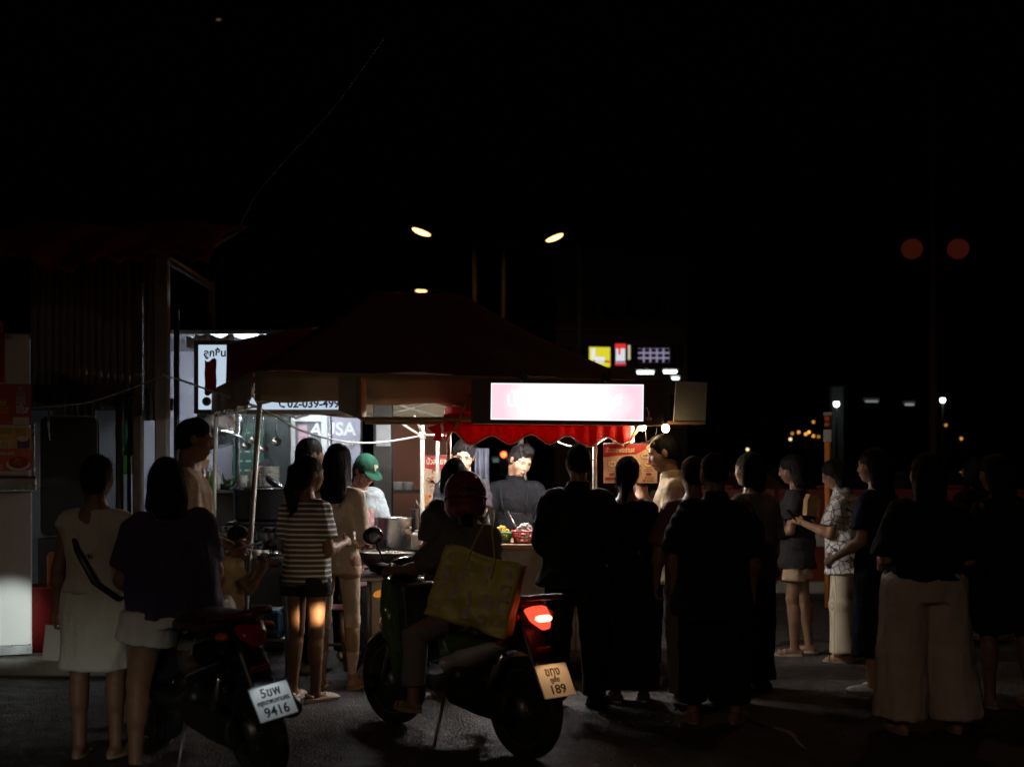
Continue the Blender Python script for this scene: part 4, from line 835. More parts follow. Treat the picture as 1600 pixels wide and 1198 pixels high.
pp = printed('panel', pst, (pxo, 0, pt - ph2 / 2), pw2, ph2, CRM, [
    ('printed_header', MRED, [wavep[::-1]]),
    ('drawn_dress', ink('softbrown', (.60, .36, .24)), [('e', xs(681), ys(750), .05, .035), ('e', xs(673), ys(753), .03, .016)]),
    ('drawn_hair', MBR, [('e', xs(679.5), ys(737), .027, .03), ('e', xs(684), ys(741), .012, .014)]), ('drawn_face', ink('softface', (.70, .44, .30)), [('e', xs(679), ys(739), .016, .02)]),
    ('drawn_lines', MBR, [('l', .0035, [(xs(666), ys(749)), (xs(672), ys(754)), (xs(680), ys(755)), (xs(688), ys(752)), (xs(693), ys(754))]), ('l', .003, [(xs(668), ys(746)), (xs(673), ys(748)), (xs(677), ys(744))]), ('l', .003, [(xs(671), ys(761)), (xs(675), ys(758)), (xs(680), ys(760))])]),
    ('printed_text', DKI, lines(xs(673), ys(765), xs(684), 3, .014, .004, 12)),
    ('printed_food', ORG, [('e', xs(666), ys(777), .03, .03), ('e', xs(664), ys(789), .05, .035), ('e', xs(698), ys(766), .045, .02)]), ('printed_food', RDI, [('e', xs(664), ys(796), .03, .03), ('e', xs(672), ys(775), .012, .012)])])
text('บัวลอยพระราม๕', .07, GOLD, pp, (xs(666), ys(721), .0085), (0, 0, 0), align='LEFT', bold=.0015, sx=.75)
mb = MB(); mb.tube([(pxo - pw2 / 2 + .01, .02, .0), (pxo - pw2 / 2 + .01, .02, pt)], .01, 6); mb.tube([(pxo + pw2 / 2 - .01, .02, .0), (pxo + pw2 / 2 - .01, .02, pt)], .01, 6); mb.tube([(pxo - pw2 / 2, .02, pt + .004), (pxo + pw2 / 2, .02, pt + .004)], .008, 6); mb.build('stand', STEELD, pst)
# ------------------------------------------------------------------ goods on the cart
def basket(label, px, d, w_, dp, hh, m, name='food_basket'):
    o = empty(name, (WX(px, d), d, cz), 0, label, 'basket', 'food baskets on the cart counter')
    mb = MB()
    def ring(z, sx, sy): return [(sx * w_ / 2 * c, sy * dp / 2 * s_, z) for c, s_ in [(math.copysign(abs(math.cos(t)) ** .5, math.cos(t)), math.copysign(abs(math.sin(t)) ** .5, math.sin(t))) for t in np.linspace(0, 2 * math.pi, 33)[:-1]]]
    for z in np.linspace(.012, hh, 5): mb.tube(ring(z, .82 + .18 * z / hh, .82 + .18 * z / hh) + ring(z, .82 + .18 * z / hh, .82 + .18 * z / hh)[:1], .004, 5)
    a = ring(0.004, .82, .82); b_ = ring(hh, 1, 1)
    for i in range(32): mb.tube([a[i], b_[i]], .0035, 4)
    mb.poly(a[::-1]); mb.build('woven_body', m, o); mb = MB(); r_ = ring(hh, 1.03, 1.03); mb.tube(r_ + r_[:1], .008, 6); mb.build('rim', m, o); return o
def pile(parent, w_, dp, z, hh, n, rr_, m, seed, name='food'):
    rd = random.Random(seed); mb = MB()
    for i in range(n):
        a = rd.uniform(0, 6.28); q = rd.random() ** .5; x_ = math.cos(a) * q * w_ / 2 * .92; y_ = math.sin(a) * q * dp / 2 * .92; zz = z + hh * (1 - q * q) * rd.uniform(.4, 1)
        r_ = rr_ * rd.uniform(.7, 1.3); mb.ell((x_, y_, zz), (r_, r_ * rd.uniform(.6, 1), r_ * rd.uniform(.5, .9)), 7, 5, Matrix.Rotation(rd.uniform(0, 3), 3, 'Z') @ Matrix.Rotation(rd.uniform(-.8, .8), 3, 'X'))
    o = mb.build(name, m, parent); o['kind'] = 'stuff'; return o
rbk = basket('red plastic basket heaped with grey white taro snacks', 819, 9.55, .18, .16, .085, mat('red_basket', (.55, .03, .03), .35))
pile(rbk, .19, .17, .04, .11, 260, .012, mat('taro_food', (.60, .55, .52), .45, 0, .35, 60.), 4)
gbk = basket('green plastic basket filled with yellow mango pieces', 783, 9.55, .16, .15, .075, mat('green_basket', (.03, .2, .06), .4))
pile(gbk, .17, .16, .04, .09, 180, .012, mat('mango_food', (.75, .48, .05), .4, 0, .25, 40.), 5)
pb = MB(); pb.grid(lambda u, v: (.16 * (u - .5) * (1 + .3 * math.sin(v * 9)), .1 * (v - .5), .012 + .075 * math.sin(u * 3.14) * math.sin(v * 3.14) + .012 * math.sin(u * 25 + v * 13)), 16, 12, False)
for nm_, px_, d_, lb in (('plastic_bag', 797, 9.47, 'crumpled white plastic bag between the two food baskets'), ('plastic_bag', 840, 9.7, 'clear white plastic bag right of the red basket'), ('plastic_bag', 806, 9.78, 'pale plastic bag behind the red basket')):
    if nm_ not in bpy.data.objects: o = pb.build(nm_, mat('white_bag', (.75, .75, .76), .25), None, .001)
    else: o = bpy.data.objects[nm_].copy(); COL.objects.link(o)
    o.location = (WX(px_, d_), d_, cz); o.rotation_euler = (0, 0, R(px_ * 7)); tag(o, lb, 'plastic bag', 'plastic bags on the cart counter')
sl = MB(); sl.tube([W(806, 822, 9.6), W(794, 799, 9.75)], .005, 6); tag(sl.build('serving_spoon', STEEL), 'steel serving spoon sticking out of the taro basket', 'spoon')
cp = MB(); cp.lathe([(.03, 0), (.036, .09), (.038, .092), (.034, .09), (.028, .006)], (WX(768, 9.75), 9.75, cz), 14); tag(cp.build('cup', mat('blue_white_cup', (.35, .4, .65), .4)), 'bluish paper cup behind the mango basket', 'cup')
bt = MB(); bt.b2((WX(643, 9.6), 9.55, WZ(858, 9.6)), (WX(662, 9.6), 9.7, WZ(832, 9.6)), .012); bt.lathe([(.018, 0), (.018, .02)], (WX(652, 9.6), 9.62, WZ(832, 9.6)), 10); tag(bt.build('canister', WHITEP), 'white plastic canister beside the white tent pole', 'canister')
lc = MB(); lc.lathe([(.03, 0), (.03, .17), (.033, .172), (.027, .172), (.027, .01)], (WX(648, 9.9), 9.9, WZ(830, 9.9)), 14); lc.tube([W(650, 830, 9.9), W(647, 790, 9.95), W(650, 782, 9.95), W(656, 796, 9.9)], .005, 6); tag(lc.build('ladle_holder', mat('dark_steel')), 'dark ladle holder with a bent ladle beside the pole', 'holder')
# ------------------------------------------------------------------ cooking station with wok and pot
WD = 9.3
cs = empty('cooking_stand', (WX(612, WD), WD, 0), 0, 'cream sided cooking stand carrying the wok and steel pot', 'stand')
bx = WX(612, WD); wz = WZ(900, WD)
mb = MB(); mb.b2((WX(556, WD) - bx, -.1, wz - .03), (WX(660, WD) - bx, .75, wz), .006); mb.build('top', STEELD, cs)
mb = MB(); mb.b2((WX(582, WD) - bx, -.06, .16), (WX(655, WD) - bx, -.045, wz - .032)); mb.build('front_panel', CREAM, cs)
for (a, b_) in ((WX(578, WD) - bx, -.07), (WX(657, WD) - bx, -.07), (WX(562, WD) - bx, .7), (WX(657, WD) - bx, .7)): mb = MB(); mb.tube([(a, b_, 0), (a, b_, wz - .03)], .014, 8); mb.build('leg', STEELD, cs)
mb = MB(); mb.tube([(WX(578, WD) - bx, -.07, .13), (WX(657, WD) - bx, -.07, .13)], .012, 6); mb.build('crossbar', STEELD, cs)
mb = MB(); mb.lathe([(.13, wz + .001), (.15, wz + .03), (.13, wz + .06)], (0, .2, 0), 20); mb.build('burner_ring', DARK, cs)
wk = empty('wok', (WX(610, WD), WD + .16, WZ(861, WD + .16)), 0, 'black wok of simmering white coconut milk with brass handles', 'wok')
mb = MB(); mb.lathe([(.05, -.155), (.14, -.13), (.215, -.07), (.25, -.0), (.256, .0), (.222, -.075), (.145, -.138), (.05, -.165)], n=36); mb.build('pan', mat('black_iron', (.025, .022, .02), .5, .5), wk)
ms_ = MB(); ms_.grid(lambda u, v: (.236 * v * math.cos(u * 6.2832), .236 * v * math.sin(u * 6.2832), -.018 + .004 * math.sin(v * 20 + u * 31) + .003 * math.sin(u * 50)), 48, 10); ms_.build('coconut_milk', mat('coconut_milk', (.70, .66, .58), .35, 0, .08, 30., .5, 80.), wk)
pile(wk, .3, .3, -.03, .03, 60, .013, mat('dough_ball', (.72, .68, .60), .4), 8, 'dough_balls')
for sg_ in (-1, 1): mb = MB(); mb.tube([(sg_ * .245 , .03 * math.cos(t) * 1.2, .025 + .035 * math.sin(t)) if False else (sg_ * (.248 + .01 * math.sin(t)), .045 * math.cos(t), .012 + .045 * math.sin(t)) for t in np.linspace(-.4, math.pi + .4, 14)], .006, 6); mb.build('handle', mat('brass', (.75, .52, .2), .3, 1.), wk)
pot = empty('steel_pot', (WX(616, 9.85), 9.85, WZ(872, 9.85)), 0, 'tall shiny stainless steel pot behind the wok', 'pot')
hp_ = WZ(808, 9.85) - WZ(872, 9.85)
mb = MB(); mb.lathe([(.12, 0), (.132, .012), (.134, hp_ - .02), (.142, hp_ - .006), (.142, hp_), (.130, hp_), (.126, .02)], n=32); mb.build('body', STEEL, pot)
mb = MB(); mb.tube([(.09, -.115, hp_ - .08), (.11, -.15, hp_ - .075), (.14, -.13, hp_ - .075), (.13, -.05, hp_ - .08)], .008, 6); mb.tube([(-.09, .1, hp_ - .08), (-.14, .12, hp_ - .075), (-.16, .05, hp_ - .075), (-.13, .0, hp_ - .08)], .008, 6); mb.build('handle', STEEL, pot)
mb = MB(); mb.b2((-.17, -.17, wz + .001 - WZ(872, 9.85)), (.17, .17, -.001)); mb.build('stand_block', DARK, pot)
# background clutter between pole and counter
fz = MB(); fz.b2((WX(583, 11.6), 11.6, 0), (WX(612, 11.6), 11.75, 2.15), .01); tag(fz.build('concrete_post', mat('dark_concrete', (.09, .09, .09), .85, 0, .2, 8., .4, 40.)), 'dark concrete post with a white notice behind the vendor', 'post')
nt = MB(); nt.b2((WX(586, 11.5), 11.57, WZ(697, 11.5)), (WX(609, 11.5), 11.58, WZ(663, 11.5)), .004); tag(nt.build('notice', mat('notice_paper', (.55, .6, .66), .7, 0, .15)), 'small white notice fixed high on the dark post', 'notice')
hg = MB(); hg.grid(lambda u, v: (WX(742 + 22 * u, 11.3), 11.3 + .03 * math.sin(u * 14), WZ(700 + 68 * v, 11.3)), 16, 6); tag(hg.build('hanging_apron', mat('slate_cloth', (.22, .24, .32), .8), None, .004), 'grey blue cloth hanging behind the woman seller', 'cloth')
bk = MB(); bk.b2((WX(612, 13.5), 13.5, 0), (WX(700, 13.5), 13.6, 2.4)); tag(bk.build('tarpaulin', mat('rust_tarp', (.16, .055, .03), .8, 0, .3, 3.)), 'dim rust coloured tarpaulin behind the poster', 'tarpaulin')
tb2 = empty('back_table', (WX(632, 12), 12, 0), 0, 'dark back table with white tubs behind the poster pole', 'table')
mb = MB(); mb.b2((-.3, -.2, WZ(765, 12) - .03), (.25, .25, WZ(765, 12))); mb.build('top', DARK, tb2)
for a in (-.27, .22): mb = MB(); mb.tube([(a, 0, 0), (a, 0, WZ(765, 12) - .03)], .02, 6); mb.build('leg', DARK, tb2)
tubm = MB(); tubm.lathe([(.05, 0), (.06, .07), (.063, .075), (.055, .075)], n=14)
for i, (px_, lb) in enumerate(((622, 'left white plastic tub on the dark back table'), (637, 'right white plastic tub on the dark back table'))):
    if i == 0: o = t0_ = tubm.build('plastic_tub', WHITEP)
    else: o = t0_.copy(); COL.objects.link(o)
    o.location = (WX(px_, 12), 11.95, WZ(765, 12)); tag(o, lb, 'tub', 'white tubs on the back table')
# stool behind the two women
so = empty('stool', (WX(512, 9.9), 9.9, 0), 0, 'small wooden stool behind the woman in beige', 'stool')
mb = MB(); mb.b2((-.15, -.15, .45), (.15, .15, .48), .01); mb.build('seat', mat('red_plastic'), so)
for (a, b_) in ((-1, -1), (1, -1), (-1, 1), (1, 1)): mb = MB(); mb.tube([(a * .16, b_ * .16, 0), (a * .12, b_ * .12, .45)], .016, 6); mb.build('leg', WOOD, so)
mb = MB(); mb.tube([(-.14, -.14, .2), (.14, -.14, .2)], .012, 6); mb.build('stretcher', WOOD, so)
# ------------------------------------------------------------------ far street
BD = 55.
bl = empty('building', (WX(960, BD), BD, 0), 0, 'dark concrete shophouse block behind the lit street signs', 'building')
def bx_(px): return WX(px, BD) - WX(960, BD)
FAC = mat('far_facade', (.16, .11, .10), .85, 0, .2, .6)
fx0, fx1, ftop = bx_(868), bx_(1075), WZ(420, BD)
mb = MB(); mb.b2((fx0, .2, 0), (fx1, 9, ftop)); mb.build('wall', FAC, bl)
mb = MB(); mb.b2((fx0 - .2, .0, ftop), (fx1 + .2, 9.2, ftop + .35)); mb.build('roof', FAC, bl)
WIN = mat('dark_window', (.03, .03, .035), .2); FRM = mat('window_frame', (.2, .17, .15), .7)
for r_ in range(3):
    zz = ftop - 1.6 - r_ * 2.1
    mb = MB(); mb.b2((fx0, .05, zz - 1.05), (fx1, .199, zz - .9)); mb.build('floor_band', FRM, bl)
    for c_ in range(6):
        xx = fx0 + (fx1 - fx0) * (c_ + .5) / 6
        f = MB(); f.b2((xx - .36, .08, zz - .62), (xx + .36, .198, zz + .5)); fo_ = f.build('window', FRM, bl)
        g = MB(); g.b2((xx - .3, .06, zz - .55), (xx - .02, .078, zz + .44)); g.b2((xx + .02, .06, zz - .55), (xx + .3, .078, zz + .44)); g.build('pane', WIN, fo_)
def lit_sign(label, x0, y0, x1, y1, d, col, s_, extra=(), rot=0):
    c = W((x0 + x1) / 2, (y0 + y1) / 2, d); o = empty('lit_sign', c, rot, label, 'sign', 'lit signs on the far building'); w_ = (x1 - x0) * d / FPX / 2; h_ = (y1 - y0) * d / FPX / 2
    mb = MB(); mb.b2((-w_, .01, -h_), (w_, .25, h_)); mb.build('box', DARK, o)
    mb = MB(); mb.b2((-w_ + .03, -.0, -h_ + .03), (w_ - .03, .009, h_ - .03)); mb.build('lit_face', emi('far_sign_%d' % x0, col, s_), o)
    for nm, a, b_, c_, d_, cl, st in extra: mb = MB(); mb.b2((-w_ + 2 * w_ * a, -.012, -h_ + 2 * h_ * b_), (-w_ + 2 * w_ * c_, -.002, -h_ + 2 * h_ * d_)); mb.build(nm, emi('far_ink_%s' % (cl,), cl, st) if st else mat('far_dark_%s' % (cl,), cl, .7), o)
lit_sign('yellow lit square sign beside the pale post', 919, 541, 955, 574, 50, (.80, .72, .03), .9, (('white_block', .12, .38, .3, .9, (.8, .8, .8), 1.), ('white_block', .3, .22, .72, .5, (.8, .8, .85), 1.), ('dark_line', .2, .25, .98, .32, (.05, .05, .02), 0), ('red_dot', .88, .2, .98, .34, (.8, .2, .1), 1)), R(10))
lit_sign('red and white lit sign right of the yellow one', 961, 537, 978, 571, 50, (.80, .78, .85), .9, (('red_band', 0, .78, 1, 1, (.75, .03, .03), 1.), ('red_band', 0, .0, 1, .12, (.6, .02, .05), 1.), ('red_band', .3, .5, .5, .78, (.75, .03, .03), 1.), ('dark_line', .1, .14, .9, .2, (.05, .03, .05), 0)))
lit_sign('narrow cream lit sign between red sign and blue grid', 980, 538, 986, 563, 50, (.75, .66, .42), .8)
gx = []
for i in range(5):
    for j in range(3): gx.append(('dark_panel', .02 + i * .2, .05 + j * .33, .17 + i * .2, .27 + j * .33, (.02, .02, .12) if j == 1 else (.03, .02, .04), 0))
lit_sign('dim lilac shop sign of dark squares above the white lamps', 996, 543, 1047, 567, 50, (.30, .26, .40), .9, tuple(gx))
def far_tube(label, x0, y, x1, d, s_, col=(.85, 1., .95), r_=.05, grp='white tube lamps on the far building'):
    o = empty('tube_lamp', W((x0 + x1) / 2, y, d), 0, label, 'lamp', grp); h_ = (x1 - x0) * d / FPX / 2
    mb = MB(); mb.tube([(-h_, 0, 0), (h_, 0, 0)], r_, 8); mb.build('tube', emi('far_tube_%g' % s_, col, s_), o); mb = MB(); mb.b2((-h_ - .05, .02, .04), (h_ + .05, .12, .12)); mb.build('fitting', WHITEP, o)
far_tube('left white tube lamp under the lilac sign', 996, 582, 1021, 50, 6); far_tube('right white tube lamp under the lilac sign', 1037, 581, 1057, 50, 6); far_tube('small white tube lamp above the right end panel', 1050, 591, 1061, 50, 3)
up_ = empty('utility_pole', (WX(905, 26), 26, 0), 0, 'pale concrete utility pole rising left of the yellow sign', 'pole')
mb = MB(); mb.tube([(0, 0, 0), (0, 0, WZ(380, 26))], [.11, .075], 10); mb.build('pole', mat('pole_concrete', (.40, .38, .26), .85, 0, .15, 4.), up_); mb = MB(); mb.b2((-.8, -.05, WZ(395, 26) - .06), (.8, .05, WZ(395, 26) + .06)); mb.build('crossarm', DARK, up_)
# stop light glimpsed behind the seller
tl = empty('traffic_light', (WX(787, 38), 38, 0), 0, 'glowing red traffic light seen behind the man seller', 'traffic light')
mb = MB(); mb.tube([(.0, .1, 0), (.0, .1, WZ(700, 38))], .05, 8); mb.build('post', DARK, tl); mb = MB(); mb.b2((-.14, -.08, WZ(745, 38)), (.14, .08, WZ(702, 38)), .02); mb.build('housing', BLACKP, tl)
mb = MB(); mb.ell((0, -.09, WZ(710, 38)), (.09, .03, .09), 14, 8); mb.build('red_lens', emi('red_stop', (1., .10, .03), 6), tl)
for k, yy in enumerate((722, 735)): mb = MB(); mb.ell((0, -.085, WZ(yy, 38)), (.08, .02, .08), 12, 6); mb.build('dark_lens', mat('dark_lens', (.03, .03, .02), .2), tl)
far_tube('faint teal tube lamp below the red traffic light', 770, 719, 789, 40, .12, (.5, .9, .9), .06, None)
# twin red lamps on a tall post, right
tr = empty('signal_post', (WX(1459, 24), 24, 0), 0, 'tall dark post with two dim red round lamps at right', 'signal post')
mb = MB(); mb.tube([(0, 0, 0), (0, 0, WZ(130, 24))], [.08, .05], 10); mb.build('post', mat('signal_post', (.12, .05, .04), .6), tr)
mb = MB(); mb.tube([(WX(1425, 24) - WX(1459, 24), 0, WZ(372, 24)), (WX(1497, 24) - WX(1459, 24), 0, WZ(372, 24))], .02, 8); mb.build('cross_arm', DARK, tr)
for px in (1425, 1497): mb = MB(); mb.ell((WX(px, 24) - WX(1459, 24), 0, WZ(389, 24)), (.2, .2, .19), 16, 10); mb.build('red_lamp', emi('dim_red_lamp', (.024, .0035, .002), 1.), tr)
# far white lamps
def globe_lamp(label, px, py, d, s_, r_=.12, zt=None):
    o = empty('post_lamp', (WX(px, d), d, 0), 0, label, 'lamp', 'white lamps beyond the queue'); z = WZ(py, d)
    mb = MB(); mb.tube([(0, 0, 0), (0, 0, z - r_)], .04, 8); mb.build('post', DARK, o); mb = MB(); mb.ell((0, 0, z), (r_, r_, r_), 12, 8); mb.build('globe', emi('globe_%g' % s_, (.85, 1., .95), s_), o); mb = MB(); mb.lathe([(.02, r_ * 1.2), (r_ * 1.1, r_ * .8), (r_ * 1.1, r_ * .72)], (0, 0, z), 12); mb.build('cap', DARK, o)
globe_lamp('white globe lamp on the right beside a lit wall corner', 1307, 631, 36, 8, .085); globe_lamp('white globe lamp far right above the dark car', 1473, 625, 40, 6, .085)
lwl = MB(); lwl.b2((WX(1300, 37), 37, 0), (WX(1318, 37), 37.3, WZ(604, 37))); tag(lwl.build('gate_pillar', mat('white_wall', (.22, .22, .21), .8)), 'pale gate pillar lit by the white globe lamp', 'pillar')
far_tube('faint white tube lamp right of the gate pillar', 1352, 627, 1372, 42, .22, (.8, .9, .9), .03, 'white tube lamps beyond the queue'); far_tube('faint white tube lamp left of the far right globe', 1414, 632, 1428, 42, .3, (.8, .9, .9), .03, 'white tube lamps beyond the queue')
# cars, simple but with real outline
def car(label, x, y, yaw, col, lights, lamp_s=8.):
    o = empty('parked_car', (x, y, 0), R(yaw), label, 'car'); pm = mat('car_paint_' + label[:8], col, .25, .3, .05, 4., 0, 60., 1.)
    prof = [(-2.1, .30), (-2.12, .75), (-1.95, .92), (-1.1, .98), (-.55, 1.40), (.75, 1.42), (1.55, 1.0), (2.05, .92), (2.12, .60), (2.08, .30)]
    low = MB(); n = len(prof)
    V = []; 
    for yy, sc in ((-.82, 1), (-.72, 2), (.72, 2), (.82, 1)):
        for a, b_ in prof: V.append((a, yy * (.86 if b_ > 1.1 else 1), b_))
    F = [tuple(range(n)), tuple(range(3 * n, 4 * n))[::-1]] + [(k * n + i, k * n + (i + 1) % n, (k + 1) * n + (i + 1) % n, (k + 1) * n + i) for k in range(3) for i in range(n)]
    low.add(V, F); low.build('body', pm, o)
    wm = mat('car_glass', (.02, .022, .025), .08)
    for s_ in (-1, 1):
        for pts in ([(-.98, 1.0), (-.52, 1.35), (.05, 1.36), (.05, 1.0)], [(.1, 1.0), (.1, 1.36), (.72, 1.37), (1.38, 1.0)]):
            g = MB(); g.prism(pts, s_ * .735, s_ * .74); g.build('side_window', wm, o)
    g = MB(); g.add([(-1.09, -.62, 1.0), (-1.09, .62, 1.0), (-.565, .55, 1.4), (-.565, -.55, 1.4)], [(0, 1, 2, 3)]); g.build('rear_window', wm, o, .01)
    g = MB(); g.add([(1.54, -.62, 1.02), (1.54, .62, 1.02), (.78, .55, 1.42), (.78, -.55, 1.42)], [(0, 3, 2, 1)]); g.build('windscreen', wm, o, .01)
    for xx in (-1.3, 1.3):
        for s_ in (-1, 1):
            w_ = MB(); w_.lathe([(.1, -.09), (.28, -.1), (.31, -.07), (.31, .07), (.28, .1), (.1, .09)], (xx, s_ * .74, .31), 18, Matrix.Rotation(R(90), 3, 'X')); wo = w_.build('wheel', RUBBER, o); r_ = MB(); r_.lathe([(.02, -.104), (.19, -.104), (.2, .104), (.02, .104)], (xx, s_ * .74, .31), 14, Matrix.Rotation(R(90), 3, 'X')); r_.build('rim', STEELD, wo)
    for s_ in (-1, 1):
        h_ = MB(); h_.ell((2.07, s_ * .6, .72), (.06, .16, .08), 10, 6); h_.build('headlight', emi('headlight_%g' % lamp_s, (1., .55, .2), lamp_s) if lights == 'front' else mat('lamp_glass', (.5, .5, .5), .1), o)
        h_ = MB(); h_.ell((-2.1, s_ * .62, .78), (.05, .14, .09), 10, 6); h_.build('tail_light', emi('taillight_%g' % lamp_s, (.5, .03, .01), lamp_s) if lights == 'rear' else mat('lamp_red', (.3, .02, .02), .2), o)
        h_ = MB(); h_.ell((.7, s_ * .9, 1.0), (.06, .09, .06), 8, 6); h_.build('mirror', pm, o)
    return o
car('dark car with small orange lamps beyond the queue', WX(1255, 30), 30, 265, (.03, .03, .035), 'front', 1.5)
car('dark car with dim red tail lamps at far right', WX(1475, 22), 22, 80, (.025, .025, .03), 'rear', .35)
car('dark car with headlights on waiting behind the viewer', -1.35, -7.6, 93, (.03, .03, .03), 'front', 6.)
car('dark parked car half hidden behind the queue on the right', WX(1150, 27), 27, 170, (.05, .015, .015), None)
for s_ in (-1, 1):   # low beams of the waiting car
    ld = bpy.data.lights.new('low_beam', 'SPOT'); ld.energy = 190; ld.color = (.95, 1., .90); ld.spot_size = R(12.5); ld.spot_blend = .75; ld.shadow_soft_size = .06
    lo = bpy.data.objects.new('low_beam', ld); COL.objects.link(lo); p0 = Vector((-1.46 + s_ * .6, -5.4, .72)); lo.location = p0
    lo.rotation_euler = (Vector((-2.32, 6.9, -.35)) - p0).to_track_quat('-Z', 'Y').to_euler()
# marker lamps on a distant truck
lm = MB(); o0 = None
for i, (px, py, s_) in enumerate(((1235, 686, .9), (1238, 677, .3), (1248, 675, .6), (1259, 678, .7), (1264, 675, 1.0), (1271, 681, .6), (1279, 682, .25), (1271, 659, .4), (1478, 664, .35), (1502, 685, .45), (1168, 702, .9))):
    o = empty('marker_lamp', W(px, py, 44), 0, ['lowest pale orange marker lamp at the left of the cluster', 'dim orange marker lamp at the upper left of the cluster', 'orange marker lamp second from left in the cluster', 'orange marker lamp in the middle of the cluster', 'brightest orange marker lamp in the cluster', 'orange marker lamp right of the brightest one', 'faint orange marker lamp at the right of the cluster', 'single orange marker lamp high above the cluster', 'small orange lamp below the far right globe lamp', 'small orange lamp lower right of the far globe lamp', 'cream lamp above the navy shirted man'][i], 'lamp', 'small orange lamps in the far traffic')
    mb = MB(); mb.ell((0, 0, 0), (.055, .03, .055), 10, 6); mb.build('lens', emi('marker_%g' % s_, (1., .42, .08) if i != 0 and i != 10 else (1., .7, .4), s_ * 1.6), o); mb = MB(); mb.lathe([(.06, 0), (.06, .05), (.02, .06)], (0, .02, 0), 10, Matrix.Rotation(R(-90), 3, 'X')); mb.build('housing', DARK, o); mb = MB(); mb.tube([(0, .05, 0), (0, .05, -WZ(py, 44))], .015, 5); mb.build('stalk', DARK, o)
# orange marker post
mp = empty('marker_post', (WX(1293, 14), 14, 0), 0, 'orange reflective marker post with stacked lamps in the road', 'marker post')
OR = mat('orange_post', (.75, .28, .05), .5); mb = MB(); mb.tube([(0, 0, 0), (0, 0, WZ(690, 14))], .032, 10); mb.build('post', OR, mp)
mb = MB(); mb.b2((-.04, -.03, WZ(690, 14)), (.04, .03, WZ(671, 14)), .006); mb.build('plate', mat('pale_plate', (.6, .55, .5), .6), mp)
for k, yy in enumerate((663, 654)): mb = MB(); mb.lathe([(.02, -.03), (.036, -.02), (.036, .02), (.02, .03)], (0, 0, WZ(yy, 14)), 12); mb.build('lamp', mat('orange_lens', (.6, .14, .03), .3), mp)
mb = MB(); mb.b2((-.042, -.03, WZ(649, 14)), (.042, .03, WZ(644, 14)), .005); mb.build('cap', mat('pale_plate'), mp)
# red hoarding behind the queue
HR = mat('red_hoarding', (.15, .018, .010), .6, 0, .2, 3.)
pos0 = [(2.55 + 1.42 * i, 15.9 - .05 * i) for i in range(5)]
names = ['red plastic road barrier furthest left behind the queue', 'red plastic road barrier behind the woman in beige shorts', 'red plastic road barrier behind the striped trousers', 'red plastic road barrier behind the wide brown trousers', 'red plastic road barrier at the far right edge']
hb = MB(); hb.prism([(-.25, 0), (.25, 0), (.25, .15), (.10, .35), (.07, 1.25), (-.07, 1.25), (-.10, .35), (-.25, .15)], -.69, .69, 'yz') if False else hb.prism([(-.25, 0), (.25, 0), (.25, .15), (.10, .35), (.07, 1.25), (-.07, 1.25), (-.10, .35), (-.25, .15)], -.69, .69, 'yz')
me0 = None
for (bx1, by1), lb in zip(pos0, names):
    r0 = empty('road_barrier', (bx1, by1, 0), R(random.uniform(-3, 3)), lb, 'barrier', 'red road barriers behind the queue')
    if me0 is None: b0 = hb.build('body', HR, r0); w0 = MB().b2((-.6, -.13, .55), (.6, -.105, .70), .01).build('white_stripe', mat('dirty_white', (.45, .42, .4), .6), r0); h0 = MB().b2((-.2, -.05, 1.251), (.2, .05, 1.30), .02).build('handle', HR, r0); me0 = 1
    else:
        for q in (b0, w0, h0): c = q.copy(); COL.objects.link(c); c.parent = r0
# ------------------------------------------------------------------ people
HAIR = mat('hair_black', (.005, .0045, .005), .65, 0, .3, 90., .6, 240., stretch=(1, 1, .12), spec=.2)
HAIRB = mat('hair_brown', (.03, .018, .012), .45, 0, .3, 90., .5, 240., stretch=(1, 1, .12))
EYE = mat('eye_dark', (.02, .012, .01), .15); LIP = mat('lip', (.42, .16, .13), .45); BROW = mat('brow', (.02, .015, .012), .8)
RELAX = ((.14, -.02, -1), (.06, .14, -1)); 
def unit(v): v = Vector(v); return v / v.length
def rotv(lean, side): return Matrix.Rotation(R(side), 3, 'Y') @ Matrix.Rotation(R(-lean), 3, 'X')

